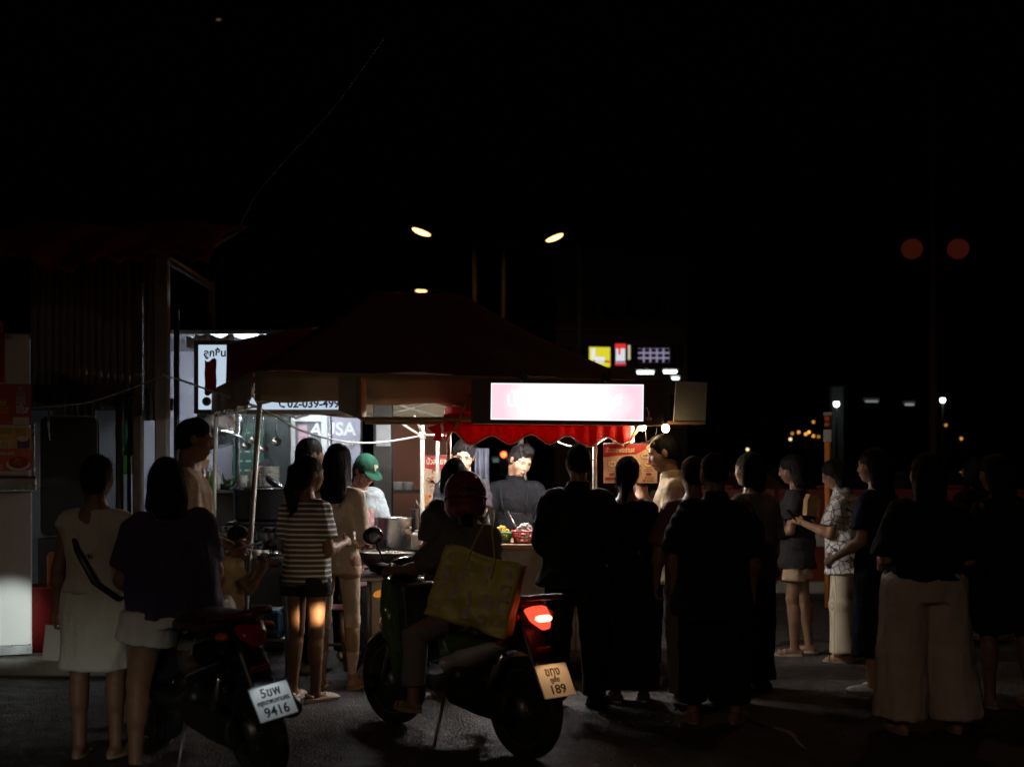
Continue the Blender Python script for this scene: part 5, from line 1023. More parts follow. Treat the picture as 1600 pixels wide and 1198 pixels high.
class Body: pass
def person(label, x, y, yaw, H=1.66, w=1.0, hips=1.0, waist=1.0, chest=1.0, shw=1.0, lean=0., side=0., head=(0, 0, 0),
           armL=RELAX, armR=RELAX, legL=((.02, .02, -1), (0, -.04, -1)), legR=((.02, .02, -1), (0, -.04, -1)), tone='tan', hair='short', hmat=None,
           top=None, bottom=None, shoes=None, h=.011, hipz=None, curl=(35, 35), face=True, footyaw=(8, 8), hairlen=.4, bust=0., foot_pitch=(0, 0), fh=None):
    s = H / 1.70
    root = empty('person', (x, y, 0), R(yaw), label, 'person')
    b = Body(); b.root = root
    up = rotv(lean, side) @ Vector((0, 0, 1)); Rs = rotv(lean, side)
    hipj = Vector((0, 0, .92)); legs = []
    for sg, lg in ((-1, legL), (1, legR)):
        j0 = hipj + Vector((sg * .088 * w * hips, 0, -.03)); d0 = unit((lg[0][0] * sg, lg[0][1], lg[0][2])); d1 = unit((lg[1][0] * sg, lg[1][1], lg[1][2]))
        legs.append([j0, j0 + d0 * .415, j0 + d0 * .415 + d1 * .415])
    low = min(l[2].z for l in legs) - .072
    dz = -low if hipz is None else hipz / s - .92
    hipj.z += dz
    for l in legs:
        for p in l: p.z += dz
    neck = hipj + up * .52; shc = hipj + up * .422
    prims = []
    K = [(-.12, .10 * hips, .085), (-.04, .160 * hips, .118), (.03, .158 * hips, .118), (.12, .140 * waist, .104), (.19, .134 * waist, .10), (.30, .150 * chest, .113 + bust * .5), (.39, .155 * chest, .105), (.455, .135 * chest, .082), (.52, .055, .052)]
    def prof(sv): 
        ss = [k_[0] for k_ in K]; return np.interp(sv, ss, [k_[1] * w for k_ in K]), np.interp(sv, ss, [k_[2] * (w * .6 + .4) * w ** .4 for k_ in K])
    def torso(s0, s1, ease=0., n=12, flare=None, keep=0., belly=0.):
        L = s1 - s0; keys = []
        for i in range(n + 1):
            sv = s0 + L * i / n; rx, ry = prof(max(sv, -.04))
            if keep:
                mx, my = prof(.30); f_ = min(1, max(0, (.34 - sv) / .1)); rx = max(rx, rx * (1 - keep * f_) + mx * keep * f_); ry = max(ry, ry * (1 - keep * f_) + my * keep * f_)
            e = ease * (1 if sv < .36 else max(.25, 1 - (sv - .36) / .14))
            fl = (flare if flare is not None else 0) * max(0, (.0 - sv)); off = -bust * .25 * math.exp(-((sv - .30) / .07) ** 2) - belly * math.exp(-((sv - .08) / .12) ** 2)
            keys.append((i / n, (rx + e + fl) * s, (ry + e + fl * .8) * s, 0, -off * 0 + (off * -1) * s))
        return p_loft((hipj + up * s0) * s, (hipj + up * s1) * s, keys, side=Rs @ Vector((1, 0, 0)), k=.03 * s)
    b.torso = torso
    # arms
    arms = []
    for sg, ar in ((-1, armL), (1, armR)):
        sh_ = shc + Rs @ Vector((sg * .158 * shw * (w * .5 + .5), 0, 0)); ua = unit((ar[0][0] * sg, ar[0][1], ar[0][2])); fa = unit((ar[1][0] * sg, ar[1][1], ar[1][2]))
        hd = unit((ar[2][0] * sg, ar[2][1], ar[2][2])) if len(ar) > 2 and ar[2] else fa
        el = sh_ + ua * .285; wr = el + fa * .245
        arms.append((sg, sh_, el, wr, hd))
    aw = w ** .6
    prims.append(torso(-.12, .52))
    for sg, sh_, el, wr, hd in arms:
        prims += [p_ell((sh_ + Vector((-sg * .012, 0, -.005))) * s, (.054 * s * aw,) * 3, .06 * s), p_cap(sh_ * s, el * s, .05 * s * aw, .038 * s * aw, .03 * s), p_cap(el * s, wr * s, .039 * s * aw, .026 * s, .02 * s)]
        m_ = el + (wr - el) * .28; prims.append(p_ell(m_ * s, (.042 * s * aw,) * 3, .03 * s))
    for (j0, kn, an), fy, fp in zip(legs, footyaw, foot_pitch):
        sg = -1 if j0.x < 0 else 1
        prims += [p_cap(j0 * s, kn * s, .083 * s * w ** .8 * hips ** .5, .054 * s * aw, .04 * s), p_cap(kn * s, an * s, .052 * s * aw, .036 * s, .02 * s)]
        back = Vector((0, -.016, 0)); m_ = kn + (an - kn) * .30 + back; prims.append(p_cap((m_ + (kn - an) * .08) * s, (m_ - (kn - an) * .12) * s, .050 * s * aw, .046 * s * aw, .03 * s))
        fd = Vector((math.sin(R(fy)) * sg, math.cos(R(fy)), -math.sin(R(fp))))
        hz = -.045; heel = an + Vector((0, 0, hz)) - fd * .045; toe = an + Vector((0, 0, hz - .007)) + fd * .15
        prims += [p_cap(heel * s, (an + Vector((0, 0, hz)) + fd * .06) * s, .032 * s, .034 * s, .03 * s), p_ell((an + Vector((0, 0, hz - .002)) + fd * .10) * s, (.042 * s, .065 * s, .024 * s), .03 * s, Matrix.Rotation(R(-fy * sg), 3, 'Z'))]
    # head
    nb = neck + up * -.03; nt = neck + up * .055 + Rs @ Vector((0, .012, 0))
    prims.append(p_cap(nb * s, (nt + up * .03) * s, .056 * s * (w * .4 + .6), .052 * s * (w * .4 + .6), .035 * s))
    Rh = Matrix.Rotation(R(head[0]), 3, 'Z') @ Matrix.Rotation(R(head[2]), 3, 'Y') @ Matrix.Rotation(R(-head[1] - lean * .3), 3, 'X')
    hc = nt + Rh @ Vector((0, .018, .105)); b.hc = hc * s; b.Rh = Rh
    def hp(v): return (hc + Rh @ Vector(v)) * s
    def he(c, r, k, neg=False): return p_ell(hp(c), [q * s for q in r], k * s, Rh, neg)
    fs = 1.0
    prims += [he((0, -.012, .022), (.076, .096, .088), .03), he((0, .028, -.028), (.061, .062, .080), .03), he((0, .056, -.088), (.030, .026, .024), .04)]
    for sg in (-1, 1): prims += [he((sg * .079, -.006, -.006), (.009, .02, .03), .008), he((sg * .037, .052, -.028), (.028, .03, .03), .03)]
    if face:
        prims += [p_cap(hp((-.036, .079, .024)), hp((.036, .079, .024)), .010 * s, .010 * s, .02 * s)]
        prims += [he((sg * .031, .101, .004), (.016, .011, .010), .012, True) for sg in (-1, 1)]
        prims += [p_cap(hp((0, .086, .01)), hp((0, .104, -.026)), .008 * s, .013 * s, .014 * s), he((0, .090, -.033), (.019, .013, .009), .012), he((0, .086, -.060), (.025, .012, .012), .012)]
    hh = fh or h
    V, F = sdf_arrays(prims, hh)
    mats = [skin(tone), EYE, LIP, BROW]; mi = [np.zeros(len(F), int)]
    # fingers, eyes, lips and brows join the same mesh
    mb = MB(); slot = []
    def close(i): slot.extend([i] * (len(mb.f) - len(slot)))
    b.hands = []
    for (sg, sh_, el, wr, hd), cu in zip(arms, curl):
        ref = Vector((-sg * .3, .8, .6)); t = unit(ref - hd * ref.dot(hd)); n_ = hd.cross(t) * sg; n_ = -n_ if n_.x * sg > 0 and abs(n_.x) > .2 else n_
        pc = wr + hd * .045; mb.ell((pc) * s, (.040 * s, .055 * s, .016 * s), 10, 6, Matrix((t, hd, n_)).transposed())
        for i, L in enumerate((.072, .080, .074, .058)):
            p0 = wr + hd * .080 + t * (.027 - .018 * i); pts = [p0 - hd * .02]; dd = hd; an_ = 0
            for q, seg in enumerate((.45, .32, .25)):
                an_ += R(cu) * (1 + .12 * i); dd = hd * math.cos(an_) + n_ * math.sin(an_); pts.append((pts[-1] if q else p0) + dd * L * seg)
            mb.tube([p * s for p in pts], [.0095 * s, .0092 * s, .0085 * s, .006 * s], 6)
        p0 = wr + hd * .025 + t * .028; d1 = unit(t * .75 + hd * .7 + n_ * .15); d2 = unit(t * .3 + hd + n_ * .4)
        mb.tube([(p0 - t * .02) * s, (p0 + d1 * .032) * s, (p0 + d1 * .032 + d2 * .028) * s], [.012 * s, .0105 * s, .007 * s], 6)
        b.hands.append(((wr + hd * .085 + n_ * .018) * s, hd, t, n_, wr * s))
    close(0)
    if face:
        for sg in (-1, 1): mb.ell(hp((sg * .031, .083, .004)), (.0115 * s, .008 * s, .0042 * s), 8, 6, Rh)
        close(1); mb.ell(hp((0, .0965, -.0605)), (.021 * s, .006 * s, .0075 * s), 8, 6, Rh); close(2)
        for sg in (-1, 1): mb.tube([hp((sg * .014, .094, .022)), hp((sg * .032, .092, .028)), hp((sg * .048, .080, .021))], [.003 * s, .0035 * s, .002 * s], 5)
        close(3)
    V2 = np.array([tuple(v) for v in mb.v], np.float32); o = len(V); V = np.concatenate([V, V2])
    q4 = [f for f in mb.f if len(f) == 4]; s4 = [k_ for f, k_ in zip(mb.f, slot) if len(f) == 4]; rest = [(f, k_) for f, k_ in zip(mb.f, slot) if len(f) != 4]
    tri = [(f[0], f[i], f[i + 1]) for f, k_ in rest for i in range(1, len(f) - 1)]; s3 = [k_ for f, k_ in rest for i in range(1, len(f) - 1)]
    me = fastmesh('body', V, [F, np.array(q4) + o, np.array(tri) + o])
    ms = np.concatenate([np.zeros(len(F), np.int32), np.array(s4, np.int32), np.array(s3, np.int32)])
    if len(ms) == len(me.polygons): me.polygons.foreach_set('material_index', ms)
    link_mesh('body', me, mats, root)
    # hair
    hm = hmat or HAIR
    b.hp = hp; b.he = he; b.s = s; b.hipj = hipj; b.up = up; b.Rs = Rs; b.arms = arms; b.legs = legs; b.h = h; b.prof = prof
    if hair:
        hp_ = [he((0, -.016, .030), (.081 if hair in ('short', 'quiff') else .085, .103, .095), .02)]
        if hair in ('short', 'quiff'):
            hp_ += [he((0, -.045, -.015), (.074, .064, .078), .03)]
            if hair == 'quiff':
                hp_ += [he((0, .02, .105), (.060, .075, .032), .03)]
                for q in range(16): hp_ += [p_cap(hp((-.05 + .1 * ((q * 7) % 16) / 15, -.05 + .1 * q / 15, .11)), hp((-.055 + .11 * ((q * 7) % 16) / 15 + .01, -.06 + .12 * q / 15, .128 + .006 * (q % 3))), .014 * s, .004 * s, .008 * s)]
            hp_ += [he((0, .138, -.04), (.105, .112, .122), .012, True), he((0, .03, -.13), (.12, .125, .10), .015, True)]
        else:
            hp_ += [he((0, .142, -.045) if hair in ('bun', 'tied', 'pony') else (0, .138, -.052), (.096, .108, .128) if hair in ('bun', 'tied', 'pony') else (.086, .100, .116), .012, True)]
            if hair == 'long' or hair == 'pony' or hair == 'bob':
                hp_ += [he((0, -.06, -.03), (.082, .062, .10), .03)]
            if hair == 'long':
                a_ = hc * s + (Rh @ Vector((0, -.058, .04))) * s; bb = hc * s + (Rs @ Vector((0, -.10 - .1 * hairlen, -hairlen))) * s
                hp_ += [p_loft(a_, bb, [(0, .06 * s, .05 * s), (.2, .092 * s, .06 * s), (.6, .105 * s, .045 * s), (.9, .085 * s, .035 * s), (1, .05 * s, .02 * s)], side=Rs @ Vector((1, 0, 0)), k=.04 * s)]
                for sg in (-1, 1): hp_ += [p_cap(hp((sg * .074, -.01, .02)), hp((sg * .085, -.03, -.15)), .022 * s, .026 * s, .03 * s)]
            if hair == 'bob':
                for sg in (-1, 1): hp_ += [p_cap(hp((sg * .070, -.02, .02)), hp((sg * .078, -.02, -.11)), .028 * s, .03 * s, .03 * s)]
                hp_ += [p_cap(hp((0, -.06, 0)), hp((0, -.07, -.12)), .06 * s, .06 * s, .03 * s)]
            if hair == 'pony':
                pts = [hp((0, -.10, .05)), hp((0, -.145, .02)), hp((.0, -.15, -.12)), hp((.01, -.13, -.12 - hairlen * .5)), hp((.02, -.12, -.12 - hairlen))]
                for i, (ra, rb) in enumerate(((.03, .034), (.034, .042), (.042, .036), (.036, .012))): hp_ += [p_cap(pts[i], pts[i + 1], ra * s, rb * s, .02 * s)]
            if hair == 'bun':
                hp_ += [he((0, -.06, -.02), (.078, .06, .085), .03), he((0, -.118, .055), (.044, .04, .044), .012)]
            if hair == 'tied':
                hp_ += [he((0, -.06, -.03), (.078, .06, .09), .03), he((0, -.10, -.075), (.035, .03, .035), .02), p_cap(hp((0, -.11, -.09)), hp((0, -.10, -.2)), .028 * s, .012 * s, .02 * s)]
        amp = .004 if hair != 'quiff' else .007
        Vh, Fh = sdf_arrays(hp_, min(h, .009)); Nh = vnormals(Vh, Fh)
        for am_, fr_, sd_ in ((amp, (70, 70, 14), 3.3), (.006, (16, 16, 8), 9.1)): Vh = Vh + Nh * (am_ * vnoise(Vh * A3(fr_) + sd_)[:, None]).astype(np.float32)
        Nh = vnormals(Vh, Fh); rg = np.random.default_rng(int(abs(x) * 977 + y * 131)); long_ = hair not in ('short', 'quiff')
        ns = 520 if long_ else 420; ii = rg.integers(0, len(Vh), ns); P0 = Vh[ii] - Nh[ii] * .004; dn = A3((0, 0, -1)) if long_ else np.array(Rh @ Vector((0, -.5, -.6)), dtype=np.float32)
        tg = dn - Nh[ii] * (Nh[ii] @ dn)[:, None]; tg /= np.linalg.norm(tg, axis=1, keepdims=True) + 1e-6
        ln_ = rg.uniform(.03, .10 if long_ else .045, ns).astype(np.float32) * s; lift = rg.uniform(.05, .28 if long_ else .7, ns).astype(np.float32)
        dr = tg + Nh[ii] * lift[:, None] + rg.normal(0, .16, (ns, 3)).astype(np.float32); dr /= np.linalg.norm(dr, axis=1, keepdims=True)
        P1 = P0 + dr * (ln_ * .5)[:, None]; P2 = P0 + dr * ln_[:, None] + A3((0, 0, -.012)) * (ln_ / .06)[:, None] * long_
        sdv = np.cross(dr, Nh[ii]); sdv /= np.linalg.norm(sdv, axis=1, keepdims=True) + 1e-6; wd_ = (.0016 * s)
        SV = np.stack([P0 - sdv * wd_, P0 + sdv * wd_, P1 + sdv * wd_ * .8, P1 - sdv * wd_ * .8, P2 + sdv * wd_ * .3, P2 - sdv * wd_ * .3], 1).reshape(-1, 3).astype(np.float32)
        b6 = len(Vh) + 6 * np.arange(ns)[:, None]; SF = np.concatenate([b6 + np.array([0, 1, 2, 3]), b6 + np.array([3, 2, 4, 5])])
        link_mesh('hair', fastmesh('hair', np.concatenate([Vh, SV]), [Fh, SF]), hm, root)
    # garments
    if top:
        hem = top.get('hem', -.16); ease = top.get('ease', .02); tp = [torso(hem, top.get('neck', .49), ease, 16, top.get('flare', .10), top.get('keep', .6), top.get('belly', 0))]
        sl = top.get('sleeve', .55)
        for i, (sg, sh_, el, wr, hd) in enumerate(arms):
            se = top.get('sease', .02) + .052 * aw
            if sl > 0:
                tp.append(p_ell((sh_ + Vector((-sg * .012, 0, -.003))) * s, (.063 * s * aw + ease * .12 * s,) * 3, .07 * s))
                e1 = sh_ + (el - sh_) * min(1, sl)
                if sl <= 1: tp.append(p_loft((sh_ - (el - sh_) * .02) * s, e1 * s, [(0, .040 * s * aw, .045 * s * aw), (.45, se * s, se * s), (1, (se + top.get('sflare', .008)) * s, (se + top.get('sflare', .008)) * s)], side=(0, 1, .3), k=.03 * s))
                else:
                    tp.append(p_cap(sh_ * s, (sh_.lerp(el, .4)) * s, .060 * s * aw, se * s, .04 * s)); tp.append(p_cap(sh_.lerp(el, .4) * s, el * s, se * s, (se - .006) * s, .03 * s)); f2 = min(1., sl - 1)
                    e2 = el + (wr - el) * f2; tp.append(p_loft((el - (wr - el) * .02) * s, e2 * s, [(0, (se - .008) * s, (se - .008) * s), (1, max(.036, se - .022) * s, max(.036, se - .022) * s)], side=(0, .3, 1), k=.02 * s)); tp.append(p_ell(el * s, ((se - .006) * s,) * 3, .02 * s))
        if top.get('collar'): tp.append(p_loft((neck - up * .035) * s, (neck + up * .028) * s, [(0, .085 * s, .08 * s), (1, .066 * s, .07 * s)], k=.012 * s))
        dsp = top.get('disp', [(.010, (8, 8, 5), 1.7), (-.009, (6, 6, 9), 5.2), (-.004, (16, 16, 16), 8.8)])
        sd = (x * 13.7 + y * 5.1) % 50
        o_ = sdf_obj(top.get('name', 'shirt'), tp, top['mat'], root, h, [(a_, f_, q + sd) for a_, f_, q in dsp])
        b.top = o_
    if bottom:
        kd = bottom['kind']; bp = []
        if kd == 'skirt':
            bp.append(torso(bottom['hem'], .10, bottom.get('ease', .02), 12, bottom.get('flare', .12), 0))
        else:
            bp.append(torso(-.11, bottom.get('waist', .07), bottom.get('ease', .012), 8))
            r0, r1, r2 = bottom.get('r', (.098, .078, .065)); ln = bottom.get('len', 2.0)
            for j0, kn, an in legs:
                if ln <= 1:
                    e1 = j0 + (kn - j0) * ln; bp.append(p_loft((j0 + (j0 - kn) * .18) * s, e1 * s, [(0, .06 * s * w, .06 * s * w), (.28, r0 * s * w, r0 * s * w), (1, r1 * s * w, r1 * s * w)], side=(1, 0, 0), k=.03 * s))
                else:
                    e2 = kn + (an - kn) * (ln - 1)
                    bp.append(p_cap(j0 * s, kn * s, r0 * s * w, r1 * s * w, .035 * s)); bp.append(p_loft((kn - (an - kn) * .05) * s, e2 * s, [(0, r1 * s * w, r1 * s * w), (.5, (r1 + r2) / 2 * s * w, (r1 + r2) / 2 * s * w), (1, r2 * s * w, r2 * 1.1 * s * w)], side=(1, 0, 0), k=.02 * s)); bp.append(p_ell(kn * s, (r1 * s * w,) * 3, .02 * s))
        if top and top.get('hem', -.16) < bottom.get('waist', .07) - .02:
            cz_ = hipj + up * (top.get('hem', -.16) + .05); bp.append(p_half(cz_ * s, up, (-2, -2, 0), (2, 2, 3)))
        sd = (x * 7.7 + y * 9.1) % 50
        b.bottom = sdf_obj(bottom.get('name', {'skirt': 'skirt', 'pants': 'trousers', 'shorts': 'shorts'}[kd]), bp, bottom['mat'], root, h, [(a_, f_, q + sd) for a_, f_, q in bottom.get('disp', [(.007, (11, 11, 4), 2.7), (-.005, (9, 9, 7), 6.2)])])
    if shoes:
        kd, sm, solem = shoes
        for (j0, kn, an), fy, fp in zip(legs, footyaw, foot_pitch):
            sg = -1 if j0.x < 0 else 1; fd = Vector((math.sin(R(fy)) * sg, math.cos(R(fy)), -math.sin(R(fp)))); sdv = Vector((fd.y, -fd.x, 0)); base = an + Vector((0, 0, -.072))
            if kd in ('sneaker', 'clog'):
                pr = [p_loft((base - fd * .085) * s, (base + fd * .19) * s, [(0, .03 * s, .02 * s), (.12, .042 * s, .075 * s if kd == 'sneaker' else .05 * s), (.35, .044 * s, .085 * s if kd == 'sneaker' else .055 * s), (.6, .05 * s, .065 * s), (.85, .05 * s, .05 * s), (1, .03 * s, .03 * s)], side=sdv, k=.01), ]
                lo = (base + Vector((-.3, -.3, -.4))) * s; hi_ = (base + Vector((.3, .3, 0))) * s
                pr.append(p_half(base * s + Vector((0, 0, .012)), (0, 0, -1), lo, hi_))
                if kd == 'clog': pr.append(p_ell((an + Vector((0, 0, .01)) - fd * .01) * s, (.042 * s, .042 * s, .06 * s), .01, None, True))
                sh = sdf_obj('shoe', pr, sm, root, .009)
                mb_ = MB(); pts = [(math.cos(t_) * .047 * (1 if math.cos(t_) > -2 else 1), math.sin(t_) * .135) for t_ in np.linspace(0, 2 * math.pi, 20)[:-1]]
                Vv = []; n_ = len(pts)
                for zz in (.001, .022):
                    for px_, py_ in pts: Vv.append((base + fd * (.052 + py_) + sdv * px_ * (1 if py_ < .02 else 1.08)) * s + Vector((0, 0, zz)))
                mb_.add(Vv, [tuple(range(n_))[::-1], tuple(range(n_, 2 * n_))] + [(i, (i + 1) % n_, (i + 1) % n_ + n_, i + n_) for i in range(n_)]); mb_.build('sole', solem, sh)
                if kd == 'clog':
                    st = MB(); st.tube([(an - fd * .04 + sdv * .046 + Vector((0, 0, -.03))) * s, (an - fd * .075 + Vector((0, 0, -.015))) * s, (an - fd * .04 - sdv * .046 + Vector((0, 0, -.03))) * s], .009, 6); st.build('heel_strap', sm, sh)
                    ht = MB()
                    for hh_ in range(6): ht.ell((base + fd * (.07 + .028 * (hh_ // 2)) + sdv * (.018 if hh_ % 2 else -.018) + Vector((0, 0, .058 - .006 * (hh_ // 2)))) * s, (.006, .006, .006), 6, 4)
                    ht.build('vent_hole', mat('hole_dark', (.02, .02, .02), .8), sh)
            else:  # sandal
                mb_ = MB(); pts = [(math.cos(t_) * .045, math.sin(t_) * .132) for t_ in np.linspace(0, 2 * math.pi, 20)[:-1]]; n_ = len(pts); Vv = []
                for zz in (.001, .02):
                    for px_, py_ in pts: Vv.append((base + fd * (.05 + py_) + sdv * px_) * s + Vector((0, 0, zz)))
                mb_.add(Vv, [tuple(range(n_))[::-1], tuple(range(n_, 2 * n_))] + [(i, (i + 1) % n_, (i + 1) % n_ + n_, i + n_) for i in range(n_)])
                sh = mb_.build('sandal', solem, root)
                for off in (.075, .12):
                    st = MB(); st.tube([(base + fd * off + sdv * .046 + Vector((0, 0, .02))) * s, (base + fd * (off + .01) + sdv * .025 + Vector((0, 0, .062 - off * .12))) * s, (base + fd * (off + .01) - sdv * .025 + Vector((0, 0, .062 - off * .12))) * s, (base + fd * off - sdv * .046 + Vector((0, 0, .02))) * s], .009, 6, flat=.6); st.build('strap', sm, sh)
    M = Matrix.Translation((x, y, 0)) @ Matrix.Rotation(R(yaw), 4, 'Z'); b.M = M
    b.wl = lambda p: M @ Vector(p)
    return b
# ------------------------------------------------------------------ scooters
def scooter(label, loc, yaw, roll, body, accent, trim, plate, plate_col, steer=0., lit=True, head_power=0., tail=5., plate_light=0., head_pitch=-12., head_yaw=0., cone=40.):
    rt = empty('motor_scooter', (loc[0], loc[1], 0), 0, label, 'scooter', None, (R(roll), 0, R(yaw)))
    fx, rx_ = .62, -.60; wr = .275
    def wheel(cx, par, spin):
        w = empty('wheel', (cx, 0, wr)); w.parent = par; M = Matrix.Rotation(R(90), 3, 'X')
        t = MB(); t.lathe([(.205, -.02), (.225, -.042), (.255, -.045), (.272, -.025), (.275, 0), (.272, .025), (.255, .045), (.225, .042), (.205, .02)], (0, 0, 0), 40, M); t.build('tyre', RUBBER, w)
        r_ = MB(); r_.lathe([(.202, -.022), (.216, -.026), (.214, 0), (.216, .026), (.202, .022), (.196, 0)], (0, 0, 0), 40, M, False); r_.build('rim', STEELD, w)
        h_ = MB(); h_.lathe([(.02, -.06), (.05, -.05), (.045, 0), (.05, .05), (.02, .06)], (0, 0, 0), 16, M); h_.build('hub', STEELD, w)
        sp_ = MB()
        for i in range(28):
            a = 2 * math.pi * i / 28 + spin; b_ = a + (.5 if i % 2 else -.5); sd = .03 if i % 4 < 2 else -.03; sp_.tube([(.045 * math.cos(b_), sd, .045 * math.sin(b_)), (.204 * math.cos(a), 0, .204 * math.sin(a))], .0022, 4)
        sp_.build('spokes', CHROME, w)
        return w
    wheel(rx_, rt, .1)
    fr = rt; piv = Vector((.50, 0, 0)); SR = Matrix.Rotation(R(steer), 3, 'Z'); fo = Vector((0, 0, 0)); SRn = np.array(SR, dtype=np.float32); pvn = A3(piv)
    def turn(p): return piv + SR @ (Vector(p) - piv)
    wf_ = wheel(fx, rt, .3); wf_.location = turn((fx, 0, wr)); wf_.rotation_euler = (0, 0, R(steer))
    def fb(mb): mb.v = [tuple(turn(v)) for v in mb.v]; return mb
    def tpost(V): return (V - pvn) @ SRn.T + pvn
    mb = MB(); 
    for s_ in (-1, 1): mb.tube([(fx, s_ * .085, wr), (fx - .06, s_ * .085, .48), (fx - .13, s_ * .05, .70)], .018, 8)
    fb(mb).build('fork', STEELD, fr)
    mb = MB(); mb.grid(lambda u, v: (fx + .31 * math.cos(R(10 + 150 * u)), (v - .5) * .13 * (1 - .3 * abs(u - .5)), wr + .31 * math.sin(R(10 + 150 * u)) - .05 * (2 * v - 1) ** 2), 18, 6); fb(mb).build('front_mudguard', trim, fr, .006)
    # body shells
    def so(name, prims, m, par=rt, h=.014, post=None): return sdf_obj(name, prims, m, par, h, None, post)
    rel_ = lambda p: Vector(p)
    Rb = Matrix.Rotation(R(-22), 3, 'Y')
    so('leg_shield', [p_loft((.46, 0, .30), (.50, 0, .90), [(0, .12, .05, 0, 0), (.3, .17, .06, 0, .03), (.7, .20, .075), (1, .15, .06, 0, -.04)], side=(0, 1, 0), k=.03), p_loft((.50, 0, .60), (.66, 0, .70), [(0, .16, .16), (.6, .13, .13), (1, .06, .07)], side=(0, 1, 0), k=.06)], body)
    so('inner_cover', [p_box((.37, 0, .64), (.04, .13, .24), .03, .02, Matrix.Rotation(R(8), 3, 'Y'))], BLACKP)
    so('floorboard', [p_box((.20, 0, .335), (.22, .14, .045), .03), p_cap((.0, .1, .34), (-.15, .1, .40), .05, .06, .04), p_cap((.0, -.1, .34), (-.15, -.1, .40), .05, .06, .04)], BLACKP)
    so('side_panel', [p_loft((.06, 0, .52), (-.72, 0, .80), [(0, .10, .13), (.2, .15, .16), (.5, .155, .12), (.8, .11, .07), (1, .05, .03)], side=(0, 1, 0), k=.03)], body)
    so('lower_panel', [p_loft((.02, 0, .44), (-.52, 0, .62), [(0, .12, .07), (.4, .163, .075), (1, .12, .04)], side=(0, 1, 0), k=.03)], accent)
    so('seat', [p_loft((.20, 0, .735), (-.66, 0, .845), [(0, .06, .03), (.1, .11, .05), (.4, .145, .055, 0, -.01), (.7, .14, .06, 0, .015), (1, .08, .035)], side=(0, 1, 0), k=.02)], mat('seat_vinyl', (.05, .018, .018), .45, 0, .2, 20., .3, 200.))
    gb = MB(); gb.tube([(-.50, .12, .85), (-.74, .10, .88), (-.84, .05, .89), (-.84, -.05, .89), (-.74, -.10, .88), (-.50, -.12, .85)], .014, 8); gb.build('grab_rail', mat('rail_maroon', (.10, .02, .02), .35), rt)
    # handlebar
    so('handlebar_cowl', [p_ell((.47 - fo.x, 0, .97 - fo.z), (.09, .15, .06), .04), p_ell((.52 - fo.x, 0, .93 - fo.z), (.07, .10, .07), .04)], trim, rt, .014, tpost)
    hbm = MB(); hbm.tube([(.40, .34, .985), (.44, .2, .985), (.46, 0, .975), (.44, -.2, .985), (.40, -.34, .985)], .011, 8); fb(hbm).build('handlebar', STEELD, fr)
    for s_ in (-1, 1):
        g = MB(); g.tube([(.437, s_ * .225, .986), (.40, s_ * .345, .986)], .018, 10); fb(g).build('grip', RUBBER, fr)
        g = MB(); g.tube([(.47, s_ * .21, .985), (.47, s_ * .34, .97)], .006, 6); fb(g).build('brake_lever', STEELD, fr)
        g = MB(); g.tube([(.45, s_ * .20, .985), (.44, s_ * .26, 1.08), (.43, s_ * .29, 1.13)], .006, 6); go = fb(g).build('mirror_stalk', BLACKP, fr)
        g = MB(); g.ell(Vector((.43, s_ * .31, 1.165)), (.018, .075, .052), 14, 8); mo = fb(g).build('mirror', BLACKP, fr); q = MB(); q.ell(Vector((.415, s_ * .31, 1.165)), (.005, .066, .044), 12, 6); fb(q).build('mirror_glass', CHROME, mo)
        q = MB(); q.ell((.60, s_ * .13, .80), (.05, .035, .02), 10, 6, Matrix.Rotation(R(20), 3, 'Y')); q.build('front_indicator', emi('indicator', (1., .35, .05), .5) if lit else mat('orange_lens'), rt)
        q = MB(); q.ell((-.64, s_ * .125, .775), (.05, .03, .022), 10, 6); q.build('rear_indicator', mat('orange_lens'), rt)
    hl = MB(); hl.ell((.665, 0, .71), (.03, .075, .05), 14, 8); hl.build('headlight', emi('headlamp_on', (1., .75, .45), 8.) if head_power else mat('lamp_glass', (.5, .5, .5), .1), rt)
    # rear end
    mg = MB(); mg.grid(lambda u, v: (-.64 - .175 * u, (v - .5) * .14, .74 - .36 * u - .01 * (2 * v - 1) ** 2), 6, 4); mg.build('rear_mudguard', BLACKP, rt, .008)
    hug = MB(); hug.grid(lambda u, v: (rx_ + .315 * math.cos(R(35 + 75 * u)), (v - .5) * .12, wr + .315 * math.sin(R(35 + 75 * u))), 14, 3); hug.build('wheel_hugger', BLACKP, rt, .005)
    so('tail_light', [p_loft((-.68, 0, .815), (-.77, 0, .715), [(0, .080, .026), (.5, .072, .036), (1, .03, .014)], side=(0, 1, 0), k=.01)], emi('tail_red_%g' % tail, (1., .06, .03), tail) if tail else mat('lamp_red', (.10, .008, .008), .15), rt, .008)
    if tail:
        q = MB(); q.ell((-.750, 0, .768), (.016, .060, .026), 10, 6, Matrix.Rotation(R(40), 3, 'Y')); q.build('brake_bulb', emi('tail_core', (1., .42, .26), tail * 2), rt)
    rf = MB(); rf.box((-.745, 0, .60), (.012, .10, .035), Matrix.Rotation(R(-26), 3, 'Y'), .003); rf.build('reflector', mat('lamp_red', (.3, .02, .02), .2), rt)
    # plate
    tilt = R(28)
    X = Vector((0, -1, 0)); Zn = Vector((-math.cos(tilt), 0, math.sin(tilt))); Y = Zn.cross(X)
    po = MB().box((0, 0, 0), (.205, .17, .004), None, .002).build('licence_plate', plate_col, rt)
    po.matrix_local = Matrix.Translation((-.84, 0, .45)) @ Matrix((X, Y, Zn)).transposed().to_4x4()
    fm = MB()
